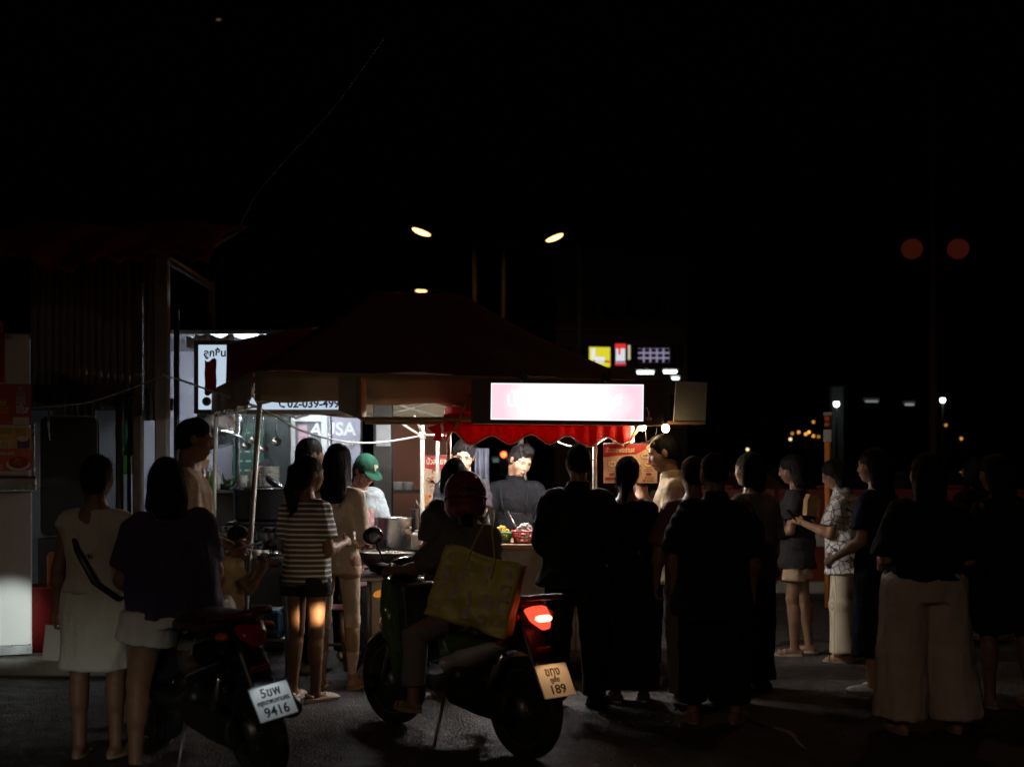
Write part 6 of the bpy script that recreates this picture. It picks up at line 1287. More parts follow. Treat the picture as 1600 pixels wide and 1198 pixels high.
    for a in ((-.105, -.09, .105, -.085), (-.105, .085, .105, .09), (-.108, -.085, -.1035, .085), (.1035, -.085, .108, .085)): fm.b2((a[0], a[1], -.004), (a[2], a[3], .005))
    fm.build('plate_frame', BLACKP if not lit else plate_col, po)
    for body_, sz, yy, mw_ in plate: text(body_, sz, mat('plate_ink', (.01, .01, .012), .5), po, (0, yy, .0032), (0, 0, 0), 'plate_lettering', maxw=mw_, bold=.001)
    if plate_light:  # real plate lamp on the green scooter; on the black one, added fill
        ld = bpy.data.lights.new('plate_light', 'SPOT'); ld.energy = plate_light; ld.color = (1., .52, .22) if lit else (.85, .95, 1.); ld.spot_size = R(110); ld.spot_blend = .5; ld.shadow_soft_size = .01
        lo = bpy.data.objects.new('plate_light', ld); COL.objects.link(lo); lo.parent = rt; lo.location = (-.93, 0, .64); lo.rotation_euler = (0, R(-8), 0)
    # engine, exhaust, stand
    so('engine', [p_box((-.22, .0, .34), (.16, .10, .10), .04), p_loft((-.12, .13, .32), (-.62, .13, .285), [(0, .05, .075), (.5, .05, .09), (1, .045, .08)], side=(0, 1, 0), k=.03)], mat('engine_alloy', (.03, .03, .03), .55, .5))
    so('exhaust', [p_cap((-.25, -.16, .27), (-.68, -.17, .35), .045, .055, .02)], BLACKP)
    sh_ = MB(); sh_.tube([(-.40, .14, .30), (-.60, .15, .58)], .02, 8); sh_.build('shock_absorber', CHROME, rt)
    sd_ = MB(); sd_.tube([(-.05, .13, .27), (-.10, .24, .012)], .010, 6); sd_.tube([(-.10, .24, .012), (-.06, .27, .012)], .012, 6); sd_.build('side_stand', STEELD, rt)
    if head_power:
        ld = bpy.data.lights.new('headlight_beam', 'SPOT'); ld.energy = head_power; ld.color = (1., .66, .36) if lit else (.9, 1., .95); ld.spot_size = R(cone); ld.spot_blend = .8; ld.shadow_soft_size = .03
        lo = bpy.data.objects.new('headlight_beam', ld); COL.objects.link(lo); lo.parent = rt; lo.location = (.72, 0, .71)
        dv = Vector((math.cos(R(head_yaw)), math.sin(R(head_yaw)), math.tan(R(head_pitch)))); lo.rotation_euler = dv.to_track_quat('-Z', 'Y').to_euler()
    return rt
GREENP = mat('green_paint', (.06, .13, .025), .25, 0, .1, 4., 0, 60., .8); WHITEPT = mat('white_paint', (.55, .55, .56), .3, 0, .08, 4., 0, 60., .6); BLKPT = mat('black_paint', (.012, .012, .014), .2, .1, .1, 4., 0, 60., 1.); GREYPT = mat('grey_paint', (.30, .30, .34), .35, 0, .1)
PL_W = mat('plate_white', (.72, .73, .74), .5, 0, .05)
scooter('green and white scooter with lit red tail light under its rider', (-.315, 7.35), 130, 0, GREENP, WHITEPT, BLKPT, (('ขทง', .068, .050, .10), ('ภูเก็ต', .036, .004, .065), ('189', .066, -.048, .10)), PL_W, 4, True, 170., 1.9, 1.2, -9.2, 1.2, 11.)
scooter('black scooter with white number plate in the left foreground', (-1.61, 6.87), 128, -9, BLKPT, BLKPT, BLKPT, (('5ขพ', .064, .048, .105), ('กรุงเทพมหานคร', .034, .004, .17), ('9416', .066, -.048, .13)), PL_W, 10, False, 190., 0, .7, -6.6, -1., 15.)
# ------------------------------------------------------------------ people
def G(n, c, **k): return dict(mat=cloth(n, c), **k)
BLACKC = (.018, .018, .020); FOLDV = [(.011, (8, 8, 2.2), 1.7), (-.008, (9, 9, 3.2), 5.2), (-.003, (20, 20, 9), 7.7)]
SOLE = mat('sole', (.25, .22, .2), .8); CRO = mat('clog_cream', (.66, .52, .42), .6); LEA = mat('sandal_leather', (.34, .24, .16), .7); SNK = mat('sneaker_dark', (.05, .05, .055), .7); SNW = mat('sneaker_grey', (.4, .4, .42), .7)
def gy(y): return 3200. / (y - 720)
def at(px, d): return WX(px, d), d

# woman in the pale dress, left
b = person('woman seen from behind in white sleeveless top and skirt with dark strap', *at(150, 6.95), -6, H=1.60, w=1.02, hips=1.08, waist=.92, hair='bun', tone='brown',
    armL=((.22, -.05, -1), (.10, .15, -1)), armR=((.12, -.02, -1), (-.55, .75, .1)), top=G('tank_white', (.62, .61, .54), name='tank_top', hem=.02, sleeve=.12, ease=.018, sease=.008, keep=.2, neck=.49, disp=FOLDV), bottom=dict(kind='skirt', mat=cloth('skirt_white', (.66, .66, .58)), hem=-.42, ease=.016, flare=.05, disp=FOLDV), shoes=('sandal', LEA, LEA), legL=((.01, .02, -1), (-.02, -.05, -1)), legR=((.03, .05, -1), (.02, -.04, -1)), face=False)
st = MB(); P = [(-.10, .115, 1.30), (-.13, -.01, 1.365), (-.04, -.125, 1.20), (.06, -.145, 1.02), (.16, -.09, .92), (.175, .03, .90)]
st.tube([Vector((p[0] * 1.12, p[1] * 1.22, p[2])) * b.s for p in P], .017, 6, flat=.35); st.build('shoulder_strap', BLACKP, b.root)
hp0 = b.wl(b.hands[0][0]); o = MB().box((0, 0, -.10), (.16, .012, .20), (R(8), R(6), R(15)), .003).build('paper_menu', PAPER); o.location = hp0; tag(o, 'folded white paper held low by the woman in the white skirt', 'paper')

# woman on the black scooter
b = person('large woman in purple shirt and white shorts seated on black scooter', -1.80, 6.84, 22, side=-5, H=1.66, w=1.30, hips=1.10, waist=1.2, chest=1.05, hair='long', hairlen=.22, tone='brown', hipz=.84,
    legL=((.16, .12, -1), (.04, -.06, -1)), legR=((.42, .85, -.35), (.05, -.15, -1)), armL=((.2, .25, -1), (-.1, .9, -.15)), armR=((.30, .25, -1), (.1, .8, -.3)),
    top=G('purple_shirt', (.055, .045, .105), hem=-.06, ease=.03, sleeve=.75, keep=.8, disp=FOLDV), bottom=dict(kind='shorts', mat=cloth('white_shorts', (.60, .59, .54)), len=.42, r=(.115, .125, .1), ease=.022), shoes=('sandal', LEA, LEA), face=False)

# boy at the condiment table
b = person('small boy in cream shirt leaning on the condiment table', *at(356, 8.3), -75, H=1.17, w=.95, hair='short', tone='brown', lean=6, head=(0, 8, 0), armL=((.1, .45, -1), (.0, .5, .9)), armR=((.10, .55, -.9), (.0, .55, .85)), top=G('boy_cream', (.55, .42, .25), sleeve=.5), bottom=dict(kind='shorts', mat=cloth('boy_shorts', BLACKC), len=.8))

# man in tan T-shirt behind
b = person('man in tan T-shirt seen in profile holding a phone, left', *at(291, 8.1), -78, H=1.84, hair='short', tone='brown', head=(0, 12, 0), armL=((.15, .1, -1), (.0, .95, -.35)), armR=((.12, .08, -1), (.05, .95, -.30)), top=G('tan_tee', (.62, .46, .33), sleeve=.8, ease=.045, hem=-.2, keep=.9, disp=FOLDV), bottom=dict(kind='pants', mat=cloth('dark_pants', BLACKC)), shoes=('sneaker', SNK, SOLE), fh=.008)
hq = b.wl(b.hands[1][0]); o = MB().box((0, 0, .01), (.155, .075, .009), (0, R(-12), R(15)), .004).build('smartphone', mat('phone_pale', (.5, .42, .4), .3)); o.location = hq + Vector((.03, -.01, .02)); tag(o, 'smartphone in the hand of the man in tan', 'phone')

# girl in striped tee
def stripes():
    m = mat('cloth_stripes', (.66, .60, .52), .85, 0, .08, 9., .3, 260.); n = m.node_tree.nodes; l = m.node_tree.links; b_ = n['Principled BSDF']
    tc = n.new('ShaderNodeTexCoord'); sx = n.new('ShaderNodeSeparateXYZ'); l.new(tc.outputs['Object'], sx.inputs[0]); mu = n.new('ShaderNodeMath'); mu.operation = 'MULTIPLY'; mu.inputs[1].default_value = 1 / .034; l.new(sx.outputs[2], mu.inputs[0]); frc = n.new('ShaderNodeMath'); frc.operation = 'FRACT'; l.new(mu.outputs[0], frc.inputs[0]); gt = n.new('ShaderNodeMath'); gt.operation = 'GREATER_THAN'; gt.inputs[1].default_value = .62; l.new(frc.outputs[0], gt.inputs[0])
    mx = n.new('ShaderNodeMix'); mx.data_type = 'RGBA'; mx.inputs[6].default_value = (.11, .105, .11, 1); mx.inputs[7].default_value = (.78, .73, .66, 1); l.new(gt.outputs[0], mx.inputs[0]); l.new(mx.outputs[2], b_.inputs['Base Color']); return m
b = person('girl in striped T-shirt and black shorts with cream clogs', *at(478, 8.55), -28, H=1.60, w=.98, hips=1.0, waist=.95, hair='pony', hairlen=.26, tone='brown', head=(-22, 4, 0), armL=((.12, .05, -1), (-.3, .8, -.2)), armR=((.16, .0, -1), (-.15, .95, .15)),
    top=dict(mat=stripes(), sleeve=.72, ease=.03, hem=-.10, keep=.8, disp=FOLDV), bottom=dict(kind='shorts', mat=cloth('black_shorts', BLACKC), len=.36, r=(.105, .115, .1), ease=.02), shoes=('clog', CRO, CRO), legL=((.03, .06, -1), (.02, -.10, -1)), legR=((.0, .02, -1), (0, -.03, -1)), footyaw=(10, 25), fh=.008)
# woman in beige bodysuit
BEI = (.62, .46, .33)
b = person('slim woman in tight beige top and leggings with long black hair', *at(527, 9.0), -10, H=1.69, w=.90, hips=1.08, waist=.86, chest=.95, shw=.95, hair='long', hairlen=.30, tone='tan', head=(-12, 0, 0), armL=((.12, .05, -1), (-.3, .9, -.3)), armR=((.16, .05, -1), (-.35, .9, -.2)),
    top=G('beige_top', (.66, .54, .42), hem=-.10, sleeve=1.9, ease=.009, sease=.004, keep=0.0, flare=0, disp=[(.003, (12, 12, 12), 1.), (-.002, (20, 20, 20), 4.)]), bottom=dict(kind='pants', mat=cloth('beige_leggings', (.64, .50, .37)), r=(.088, .060, .041), ease=.009, len=1.92, disp=[(.002, (14, 14, 22), 1.)]), shoes=('sandal', LEA, mat('pale_sole', (.55, .45, .36), .7)), legL=((.05, .02, -1), (.03, -.04, -1)), legR=((.05, .04, -1), (.03, -.03, -1)), face=False)
# person behind them
b = person('person with black hair behind the girl in stripes', *at(480, 9.75), -60, H=1.74, hair='tied', tone='brown', top=G('wine_shirt', (.16, .03, .06), sleeve=1.6), bottom=dict(kind='pants', mat=cloth('dark_pants', BLACKC)), face=False, h=.013)
# vendor in green cap
b = person('vendor in green cap and pale blue shirt filling a bag', *at(551, 10.4), 212, H=1.66, hair='tied', tone='light', lean=14, head=(8, 34, 0), armL=((.15, .3, -1), (-.25, .9, -.45)), armR=((.15, .3, -1), (-.2, .95, -.35)), top=G('pale_blue', (.42, .50, .56), sleeve=1.6, ease=.03, sease=.025, hem=-.12), bottom=dict(kind='pants', mat=cloth('dark_pants', BLACKC)), fh=.008)
apf = sdf_obj('apron', [b.torso(-.30, .36, .044, 10, .05, .8)] + [p_half(b.hipj * b.s + Vector((0, .02, 0)), (0, -1, 0), (-1, -1, 0), (1, .02 + b.hipj.y, 2))], cloth('pink_apron', (.62, .36, .38)), b.root, .012, [(.006, (12, 12, 4), 3.)])
sm = b.s; capm = cloth('cap_green', (.012, .085, .055))
cp_ = sdf_obj('cap', [b.he((0, -.014, .045), (.096, .114, .092), .01), p_half(b.hp((0, 0, .03)), b.Rh @ Vector((0, .15, -1)), b.hc - Vector((.3, .3, .3)), b.hc + Vector((.3, .3, .3))), b.he((0, .105, .045), (.078, .085, .011), .02)], capm, b.root, .007)
text('P', .062, mat('cap_letter', (.8, .76, .6), .7), cp_, b.hp((-.012, .088, .098)), (b.Rh @ Matrix.Rotation(math.pi, 3, 'Z') @ Matrix.Rotation(R(52), 3, 'X')).to_euler(), 'cap_letter', bold=.003, extrude=.004)
hq = b.wl(b.hands[1][0]); pbm = MB(); pbm.lathe([(.012, .0), (.022, -.015), (.035, -.06), (.04, -.11), (.03, -.135), (.004, -.137)], n=14); o = pbm.build('plastic_bag', mat('milky_bag', (.8, .8, .78), .2, trans=.3)); o.location = hq + Vector((0, 0, -.005)); tag(o, 'small milky plastic bag in the vendor\'s hand over the wok', 'plastic bag')

# customer with bun in dark patterned shirt
def camo():
    m = mat('cloth_camo', (.03, .025, .022), .85, 0, .9, 14., .3, 260.); return m
b = person('person in dark patterned shirt standing behind the rider\'s helmet', *at(710, 8.75), 8, H=1.585, w=1.05, hair='bob', tone='brown', top=dict(mat=camo(), sleeve=.8, ease=.035, keep=.9), bottom=dict(kind='pants', mat=cloth('dark_pants', BLACKC)), shoes=('sneaker', SNK, SOLE), face=False, h=.013)

# sellers
b = person('man seller in black shirt and apron looking down at the counter', *at(806, 10.62), 176, H=1.72, w=1.02, hair='quiff', tone='tan', lean=9, head=(38, 23, -8), armL=((.22, .22, -1), (-.05, .6, -.8)), armR=((.24, .22, -1), (.0, .6, -.8)), top=dict(mat=mat('seller_black', (.0062, .0075, .0095), .9, 0, .2, 9., .6, 40., spec=.08), sleeve=1.12, ease=.03, hem=-.14, keep=.7, collar=True, disp=[(.009, (9, 9, 6), 1.7), (.005, (24, 24, 10), 5.2)]), bottom=dict(kind='pants', mat=cloth('dark_pants', BLACKC)), fh=.0055, h=.009, shw=1.08)
apm = mat('apron_charcoal', (.013, .015, .018), .9, 0, .2, 9., .6, 40., spec=.08)
sdf_obj('apron', [b.torso(-.35, .26, .040, 10, .04, .7), p_half(b.hipj * b.s + Vector((0, .0, 0)), (0, -1, 0), (-1, -1, 0), (1, .0, 2))], apm, b.root, .011, [(.006, (12, 12, 5), 3.)])
for sg_ in (-1, 1):
    P = [(sg_ * .085, .155, .25), (sg_ * .10, .150, .34), (sg_ * .112, .10, .445), (sg_ * .10, .0, .482), (sg_ * .07, -.10, .42)]; mb = MB(); mb.tube([(b.hipj + b.Rs @ Vector(p)) * b.s for p in P], .02, 6, flat=.3); mb.build('apron_strap', apm, b.root)
mb = MB(); w1 = b.hands[0][4]; mb.lathe([(.034, -.012), (.036, 0), (.034, .012)], w1, 14, Matrix.Rotation(R(40), 3, 'X'), False); mb.build('wristwatch', BLACKP, b.root)
b = person('woman seller with tied back hair half hidden behind customers', *at(724, 10.3), 168, H=1.75, w=.92, hair='bun', tone='light', lean=4, head=(14, 18, -8), armL=((.15, .3, -1), (-.1, .8, -.5)), armR=((.15, .3, -1), (-.1, .8, -.5)), top=G('seller_grey', (.03, .03, .04), sleeve=.6), bottom=dict(kind='pants', mat=cloth('dark_pants', BLACKC)), fh=.0065)

# rider on the green scooter
b = person('scooter rider in maroon helmet and grey shirt carrying a yellow bag', -.17, 7.22, 36, H=1.55, w=.96, shw=.92, hair=None, tone='brown', hipz=.80, lean=17, head=(-28, 4, 0), legL=((.50, .82, -.42), (.12, -.12, -1)), legR=((.42, .85, -.40), (.05, -.1, -1)), armL=((.45, .65, -.75), (.25, .95, -.10)), armR=((.42, .7, -.7), (.15, .95, -.1)),
    top=G('rider_grey', (.14, .12, .13), sleeve=.95, ease=.035, sease=.03, hem=-.12, keep=.9), bottom=dict(kind='pants', mat=cloth('rider_trousers', (.20, .17, .18)), len=1.8, r=(.105, .085, .075)), shoes=('sandal', LEA, LEA), face=False)
HEL = mat('helmet_maroon', (.22, .03, .07), .12, 0, .1, 4., 0, 60., 1.)
he_ = sdf_obj('helmet', [b.he((0, -.008, .028), (.134, .152, .142), .02), b.he((0, -.003, -.06), (.130, .145, .10), .03), b.he((0, .15, -.02), (.095, .10, .075), .015, True), p_half(b.hp((0, 0, -.125)), b.Rh @ Vector((0, 0, -1)), b.hc - Vector((.3, .3, .3)), b.hc + Vector((.3, .3, .3)))], HEL, b.root, .009)
mb = MB(); mb.tube([b.hp((.134 * math.cos(t), -.008 + .154 * math.sin(t), -.012)) for t in np.linspace(math.pi * .98, math.pi * 2.02, 20)], .006, 6); mb.build('trim_band', BLACKP, he_)
mb = MB(); mb.ell(b.hp((0, -.152, .03)), (.05, .012, .016), 12, 6, b.Rh); mb.build('rear_vent', BLACKP, he_)
mb = MB(); mb.ell(b.hp((.03, -.156, .012)), (.010, .006, .006), 8, 5, b.Rh); mb.build('reflector', mat('red_reflector', (.5, .02, .02), .15), he_)
mb = MB(); mb.grid(lambda u, v: b.hp((.118 * math.cos(math.pi * (.12 + .76 * u)), .03 + .118 * math.sin(math.pi * (.12 + .76 * u)), .045 - .11 * v)), 16, 5); mb.build('visor', mat('smoke_visor', (.03, .03, .03), .08), he_, .003)
pn = MB(); pn.tube([b.hp((0, -.07, -.09)), b.hp((.0, -.09, -.15)), b.hp((.01, -.10, -.20)), b.hp((.02, -.10, -.25))], [.04, .035, .03, .01], 10); pn.build('hair', HAIR, b.root)
# yellow bag with printed letters
YB = mat('yellow_bag', (.62, .54, .13), .45, 0, .3, 6., .25, 25.); PNK = mat('bag_print', (.62, .48, .46), .5, 0, .25, 14.)
c0 = W(745, 922, 6.72); bg = empty('shopping_bag', c0, 0, 'yellow shopping bag printed with pale letters on the rider\'s side', 'bag', None, (0, R(15), R(-16)))
bw, bh, bt_ = .455, .375, .15
def bagf(u, v, s_=-1):
    x = (u - .5) * bw * (1 - .05 * v); z = (v - .5) * bh; pu = .035 * math.sin(math.pi * u) * math.sin(math.pi * min(1, v * 1.1)); return Vector((x, s_ * (bt_ / 2 * (1 - .45 * v) + pu) + .010 * math.sin(u * 13 + v * 9 + 2 * math.sin(v * 5)) + .008 * math.sin(v * 19 - u * 8) * (1 - v * .4), z + .008 * math.sin(u * 9) * v))
mb = MB(); mb.grid(lambda u, v: bagf(u, v, -1), 22, 18); mb.grid(lambda u, v: bagf(1 - u, v, 1), 22, 18)
for uu in (0, 1): mb.grid(lambda a, v: bagf(uu, v, -1).lerp(bagf(uu, v, 1), a) + Vector(((.0 if uu else 0) - (.03 * math.sin(math.pi * a) * (1 if uu else -1)) * v, 0, 0)), 6, 12)
mb.grid(lambda u, a: bagf(u, 0, -1).lerp(bagf(u, 0, 1), a), 12, 4); mb.build('bag_body', YB, bg, .002)
rdm = random.Random(5)
for row, (zz, word, sz) in enumerate(((.13, 'C I G R', .06), (.055, 'R C I C', .075), (-.03, 'C B I G C', .095), (-.115, 'G I B C R', .06))):
    ch = word.split()
    for i, c_ in enumerate(ch):
        u = .12 + .76 * i / (len(ch) - 1); v = .5 + zz / bh; p = bagf(u, v); o = text(c_, sz * rdm.uniform(.85, 1.15), PNK, bg, (p.x, p.y - .008, p.z), (R(90), R(rdm.uniform(-14, 14)), 0), 'printed_letter', bold=.004, extrude=.001)
for s_ in (-1, 1):
    top = bagf(.5 + .16 * s_, 1.0); inv = bg.matrix_world
    mb = MB(); mb.tube([Vector((s_ * .075, -.05, bh / 2 - .10)), Vector((s_ * .07, -.055, bh / 2)), Vector((.0 + s_ * .03 - .035, .02, bh / 2 + .13)), Vector((-.02 + s_ * .012 - .04, .10, bh / 2 + .24))], .012, 6, flat=.35); mb.build('handle', YB, bg)

# queue in front of the cart
b = person('tall man in black jacket facing the cart counter', *at(899, 8.4), -4, H=1.68, w=1.06, shw=1.08, hair='short', tone='tan', head=(12, 8, 3), side=2, armL=((.22, .05, -1), (-.3, .8, .1)), armR=((.16, .05, -1), (-.3, .85, .1)), top=G('jacket_black', (.012, .012, .014), name='jacket', sleeve=1.95, ease=.045, sease=.03, hem=-.14, keep=.9, flare=.25, collar=True), bottom=dict(kind='pants', mat=cloth('black_trousers', (.012, .012, .013)), r=(.10, .085, .075)), shoes=('sneaker', SNK, SNK), legL=((.06, .02, -1), (.02, -.04, -1)), legR=((.06, .02, -1), (.02, -.04, -1)), footyaw=(8, 30), face=False)
b = person('woman in black dress with low tied hair beside the menu', *at(984, 8.55), 4, H=1.60, w=.98, hips=1.05, hair='tied', tone='tan', side=-2.5, head=(-14, 3, 4), armL=((.12, .1, -1), (-.3, .85, .2)), armR=((.12, .1, -1), (-.35, .85, .2)), top=G('dress_black', (.014, .013, .016), sleeve=.6, ease=.02, hem=-.14, keep=.4), bottom=dict(kind='pants', mat=cloth('black_wide', (.012, .012, .013)), r=(.11, .11, .115), len=1.95), shoes=('sneaker', SNK, SNW), face=False)
b = person('man in cream shirt facing left with lit face beside the menu', *at(1058, 9.1), 84, H=1.76, w=1.0, hair='short', tone='tan', lean=4, head=(4, 14, 0), armL=((.12, .15, -1), (.0, .9, -.25)), armR=((.12, .1, -1), (.0, .9, -.2)), top=G('cream_shirt', (.68, .55, .36), sleeve=.85, ease=.035, hem=-.2, keep=.9, collar=True, disp=FOLDV), bottom=dict(kind='pants', mat=cloth('dark_pants', BLACKC)), shoes=('sneaker', SNK, SOLE), fh=.0065, h=.010)
b = person('person in navy shirt behind the menu board facing left', *at(1003, 9.72), 8, H=1.56, hair='short', tone='tan', armR=((.1, .2, -1), (0, .9, -.3)), top=G('navy_shirt', (.018, .028, .06), sleeve=.8, ease=.03), bottom=dict(kind='pants', mat=cloth('dark_pants', BLACKC)), face=False, h=.013)
b = person('person in maroon T-shirt partly hidden by the navy shirted man', *at(1090, 8.5), 12, H=1.60, w=1.2, hair='short', tone='brown', side=-3, armL=((.30, .05, -1), (.05, .15, -1)), top=G('maroon_tee', (.17, .07, .10), sleeve=.85, ease=.04, keep=.9), bottom=dict(kind='pants', mat=cloth('grey_trousers', (.14, .13, .13)), r=(.1, .085, .075)), shoes=('sneaker', SNK, SNW), face=False)
b = person('heavy man in dark navy polo seen from behind at right of queue', *at(1114, 7.85), -3, H=1.62, w=1.20, shw=1.08, waist=1.15, hair='short', tone='brown', head=(24, 6, -3), side=2, armL=((.22, .05, -1), (.02, .25, -1)), armR=((.22, .05, -1), (.0, .3, -1)), top=G('navy_polo', (.016, .017, .026), name='polo_shirt', sleeve=.95, ease=.045, sease=.035, hem=-.26, keep=1., collar=True, belly=.03), bottom=dict(kind='pants', mat=cloth('black_trousers', (.012, .012, .013)), r=(.10, .080, .075), len=1.85), shoes=('sneaker', mat('tan_shoe', (.2, .12, .08), .7), SOLE), legL=((.05, .02, -1), (.0, -.04, -1)), legR=((.08, .02, -1), (.02, -.04, -1)), footyaw=(6, 28), face=False)
b = person('person in grey shirt and dark trousers behind the navy polo', *at(1176, 8.95), 30, H=1.63, w=1.02, hair='bob', tone='light', head=(20, 4, 0), top=G('grey_shirt', (.24, .20, .20), sleeve=.9, ease=.035, hem=-.1), bottom=dict(kind='pants', mat=cloth('dark_pants', BLACKC), r=(.10, .09, .085)), shoes=('sneaker', mat('wine_shoe', (.12, .03, .03), .7), SOLE))
b = person('woman in black top and beige shorts reading a phone', *at(1246, 10.6), 72, H=1.63, w=.98, hips=1.08, hair='long', hairlen=.16, tone='brown', head=(-2, 14, 0), armL=((.14, .15, -1), (-.2, .9, -.05)), armR=((.14, .15, -1), (-.2, .9, -.1)), top=G('black_top', (.020, .019, .022), sleeve=.7, ease=.03, hem=-.18, keep=.6), bottom=dict(kind='shorts', mat=cloth('beige_shorts', (.45, .34, .22)), len=.62, r=(.105, .105, .1)), shoes=('sandal', LEA, mat('pale_sole', (.55, .45, .36), .7)), legL=((.02, .08, -1), (.0, -.05, -1)), legR=((.02, -.10, -1), (0, -.12, -1)), fh=.008)
o = MB().box((0, 0, 0), (.075, .009, .15), (R(-35), 0, R(72)), .004).build('smartphone', mat('phone_black', (.02, .02, .022), .2)); o.location = b.wl(b.hands[0][0]) + Vector((0, 0, .02)); tag(o, 'black smartphone held by the woman in beige shorts', 'phone')
# striped trousers person
def pinstripe():
    m = mat('cloth_pinstripe', (.62, .54, .40), .85, 0, .06, 9., .3, 260.); n = m.node_tree.nodes; l = m.node_tree.links; b_ = n['Principled BSDF']; tc = n.new('ShaderNodeTexCoord'); wv = n.new('ShaderNodeTexWave'); wv.inputs['Scale'].default_value = 40; wv.inputs['Distortion'].default_value = 0; mp_ = n.new('ShaderNodeMapping'); mp_.inputs['Rotation'].default_value = (0, 0, R(38)); l.new(tc.outputs['Object'], mp_.inputs[0]); l.new(mp_.outputs[0], wv.inputs['Vector']); mx = n.new('ShaderNodeMix'); mx.data_type = 'RGBA'; mx.inputs[6].default_value = (.50, .44, .32, 1); mx.inputs[7].default_value = (.78, .70, .52, 1); l.new(wv.outputs[0], mx.inputs[0]); l.new(mx.outputs[2], b_.inputs['Base Color']); return m
def printed_cloth():
    m = mat('cloth_sketch_print', (.6, .6, .62), .85, 0, .1, 9., .3, 260.); n = m.node_tree.nodes; l = m.node_tree.links; b_ = n['Principled BSDF']; tc = n.new('ShaderNodeTexCoord'); vo = n.new('ShaderNodeTexVoronoi'); vo.feature = 'DISTANCE_TO_EDGE'; vo.inputs['Scale'].default_value = 17; l.new(tc.outputs['Object'], vo.inputs['Vector']); rp = n.new('ShaderNodeValToRGB'); rp.color_ramp.elements[0].position = .02; rp.color_ramp.elements[0].color = (.06, .06, .09, 1); rp.color_ramp.elements[1].position = .07; rp.color_ramp.elements[1].color = (.80, .80, .80, 1); l.new(vo.outputs['Distance'], rp.inputs[0]); l.new(rp.outputs[0], b_.inputs['Base Color']); return m
b = person('person in white sketch print shirt and striped trousers with phone', *at(1322, 10.25), 62, H=1.60, w=.98, hair='bob', tone='tan', head=(6, 24, 0), lean=3, armL=((.12, .25, -1), (-.05, .85, .35)), armR=((.14, .1, -1), (-.2, .9, .2)), top=dict(mat=printed_cloth(), sleeve=.75, ease=.045, sease=.035, hem=-.18, keep=1., collar=True), bottom=dict(kind='pants', mat=pinstripe(), r=(.108, .112, .118), len=1.97, disp=[(.004, (6, 6, 2), 1.)]), shoes=('sandal', LEA, LEA), fh=.008)
o = MB().box((0, 0, 0), (.075, .009, .15), (R(-40), 0, R(62)), .004).build('smartphone', mat('phone_black')); o.location = b.wl(b.hands[0][0]) + Vector((-.01, 0, .03)); tag(o, 'dark smartphone raised by the person in striped trousers', 'phone')
for c_, z_ in (((.6, .05, .05), 1.06), ((.05, .1, .5), 1.03)):
    mb = MB(); mb.grid(lambda u, v: (-.15 + .13 * u, .165 - .10 * (u - .6) ** 2 + .003, z_ + .03 * v), 6, 2); mb.build('chest_stripe', cloth('stripe_%g' % z_, c_), b.root, .003)
pbg = MB(); pbg.prism([(-.055, -.08), (.055, -.08), (.06, .05), (.035, .085), (-.04, .09), (-.06, .04)], -.03, .03); o = pbg.build('paper_bag', mat('kraft_paper', (.36, .22, .10), .8, 0, .2, 12., .3, 40.)); o.location = W(1268, 790, 10.15); o.rotation_euler = (0, R(6), R(20)); tag(o, 'brown paper bag held between the two phone readers', 'paper bag')
b = person('person in long navy dress with dark hair over the face', *at(1372, 8.85), 48, H=1.66, w=1.02, hair='long', hairlen=.26, tone='light', head=(10, 6, 0), armL=((.14, .12, -1), (-.1, .7, -.4)), top=G('navy_dress', (.016, .02, .05), name='dress', sleeve=.7, ease=.025, hem=-.66, keep=.3, flare=.06, disp=FOLDV), shoes=('sneaker', mat('sneaker_white', (.5, .5, .5), .7), SOLE), fh=.008)
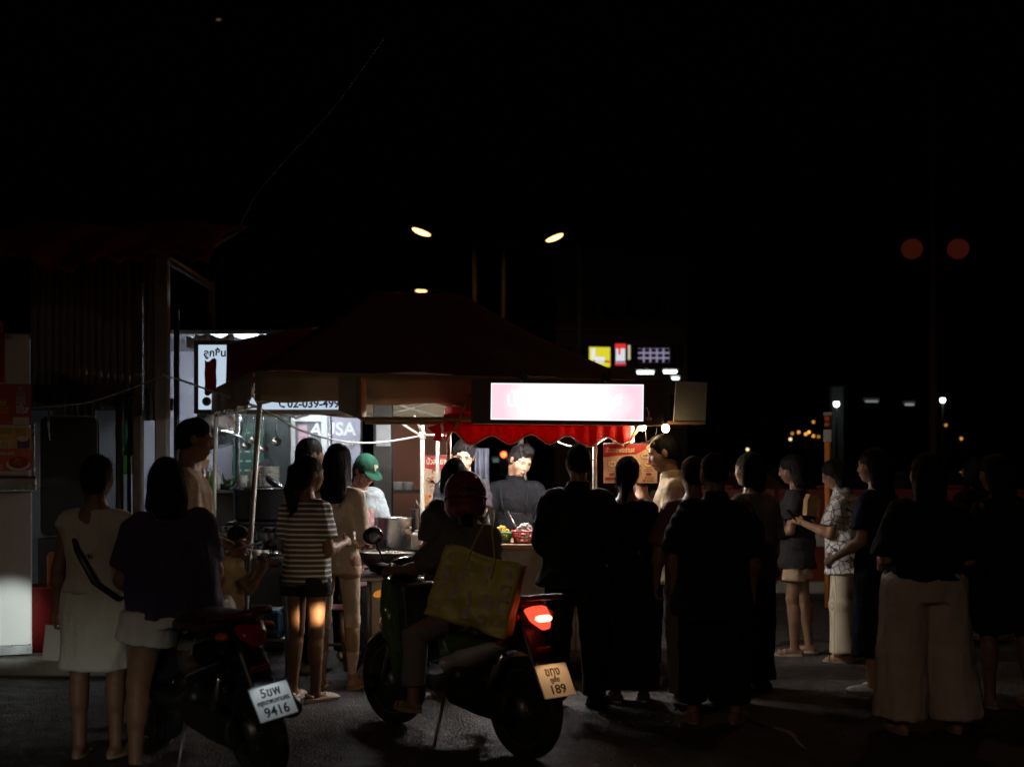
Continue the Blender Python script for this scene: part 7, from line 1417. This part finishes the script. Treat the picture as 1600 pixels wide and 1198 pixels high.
b = person('person in black top and wide brown grey trousers seen from behind', *at(1446, 7.55), 3, side=2, head=(16, 5, 0), H=1.62, w=1.22, hips=1.12, waist=1.05, shw=1.1, hair='long', hairlen=.25, tone='tan', armL=((.2, .1, -1), (-.15, .8, -.2)), armR=((.24, .05, -1), (-.1, .8, -.25)), top=G('black_blouse', (.015, .014, .015), sleeve=.95, ease=.035, sease=.03, hem=.02, keep=.9), bottom=dict(kind='pants', mat=cloth('taupe_wide', (.60, .50, .43)), r=(.116, .118, .130), len=1.93, ease=.022, waist=.10, disp=FOLDV), shoes=('sandal', LEA, LEA), legL=((.06, .02, -1), (.03, -.04, -1)), legR=((.07, .02, -1), (.10, -.04, -1)), face=False)
b = person('person in black knee length dress at the right edge', *at(1568, 8.35), 15, side=-3, head=(22, 12, 0), H=1.62, w=1.08, hips=1.08, hair='long', hairlen=.2, tone='brown', armL=((.16, .1, -1), (-.2, .8, 0)), top=G('black_dress', (.013, .012, .013), name='dress', sleeve=.6, ease=.025, hem=-.40, keep=.5, flare=.15, disp=FOLDV), shoes=('sandal', LEA, LEA), legL=((.02, .03, -1), (0, -.05, -1)), legR=((.05, -.12, -1), (.02, -.18, -1)), face=False)
b = person('person in dark skirt standing deeper behind the right edge', *at(1522, 11.4), 20, H=1.60, w=1.0, hair='bob', tone='brown', top=G('dark_tee', (.02, .018, .018), sleeve=.7), bottom=dict(kind='skirt', mat=cloth('dark_skirt', (.02, .018, .018)), hem=-.40, ease=.03), shoes=('sandal', LEA, LEA), face=False, h=.014)
# workers at the left stall
b = person('stall worker in pale shirt under the shiny steel dish', *at(308, 12.9), -60, H=1.74, w=1.05, hair='short', tone='tan', armL=((.15, .2, -1), (-.2, .9, -.2)), top=G('pale_worker', (.62, .62, .54), sleeve=1.6, ease=.04, sease=.03), bottom=dict(kind='pants', mat=cloth('dark_pants', BLACKC)), h=.013, face=False)
b = person('stall worker in bright green shirt behind the poles', *at(418, 13.35), 140, H=1.58, w=1.0, hair='short', tone='tan', top=G('green_worker', (.02, .36, .22), sleeve=.7, ease=.03), bottom=dict(kind='pants', mat=cloth('dark_pants', BLACKC)), h=.013)
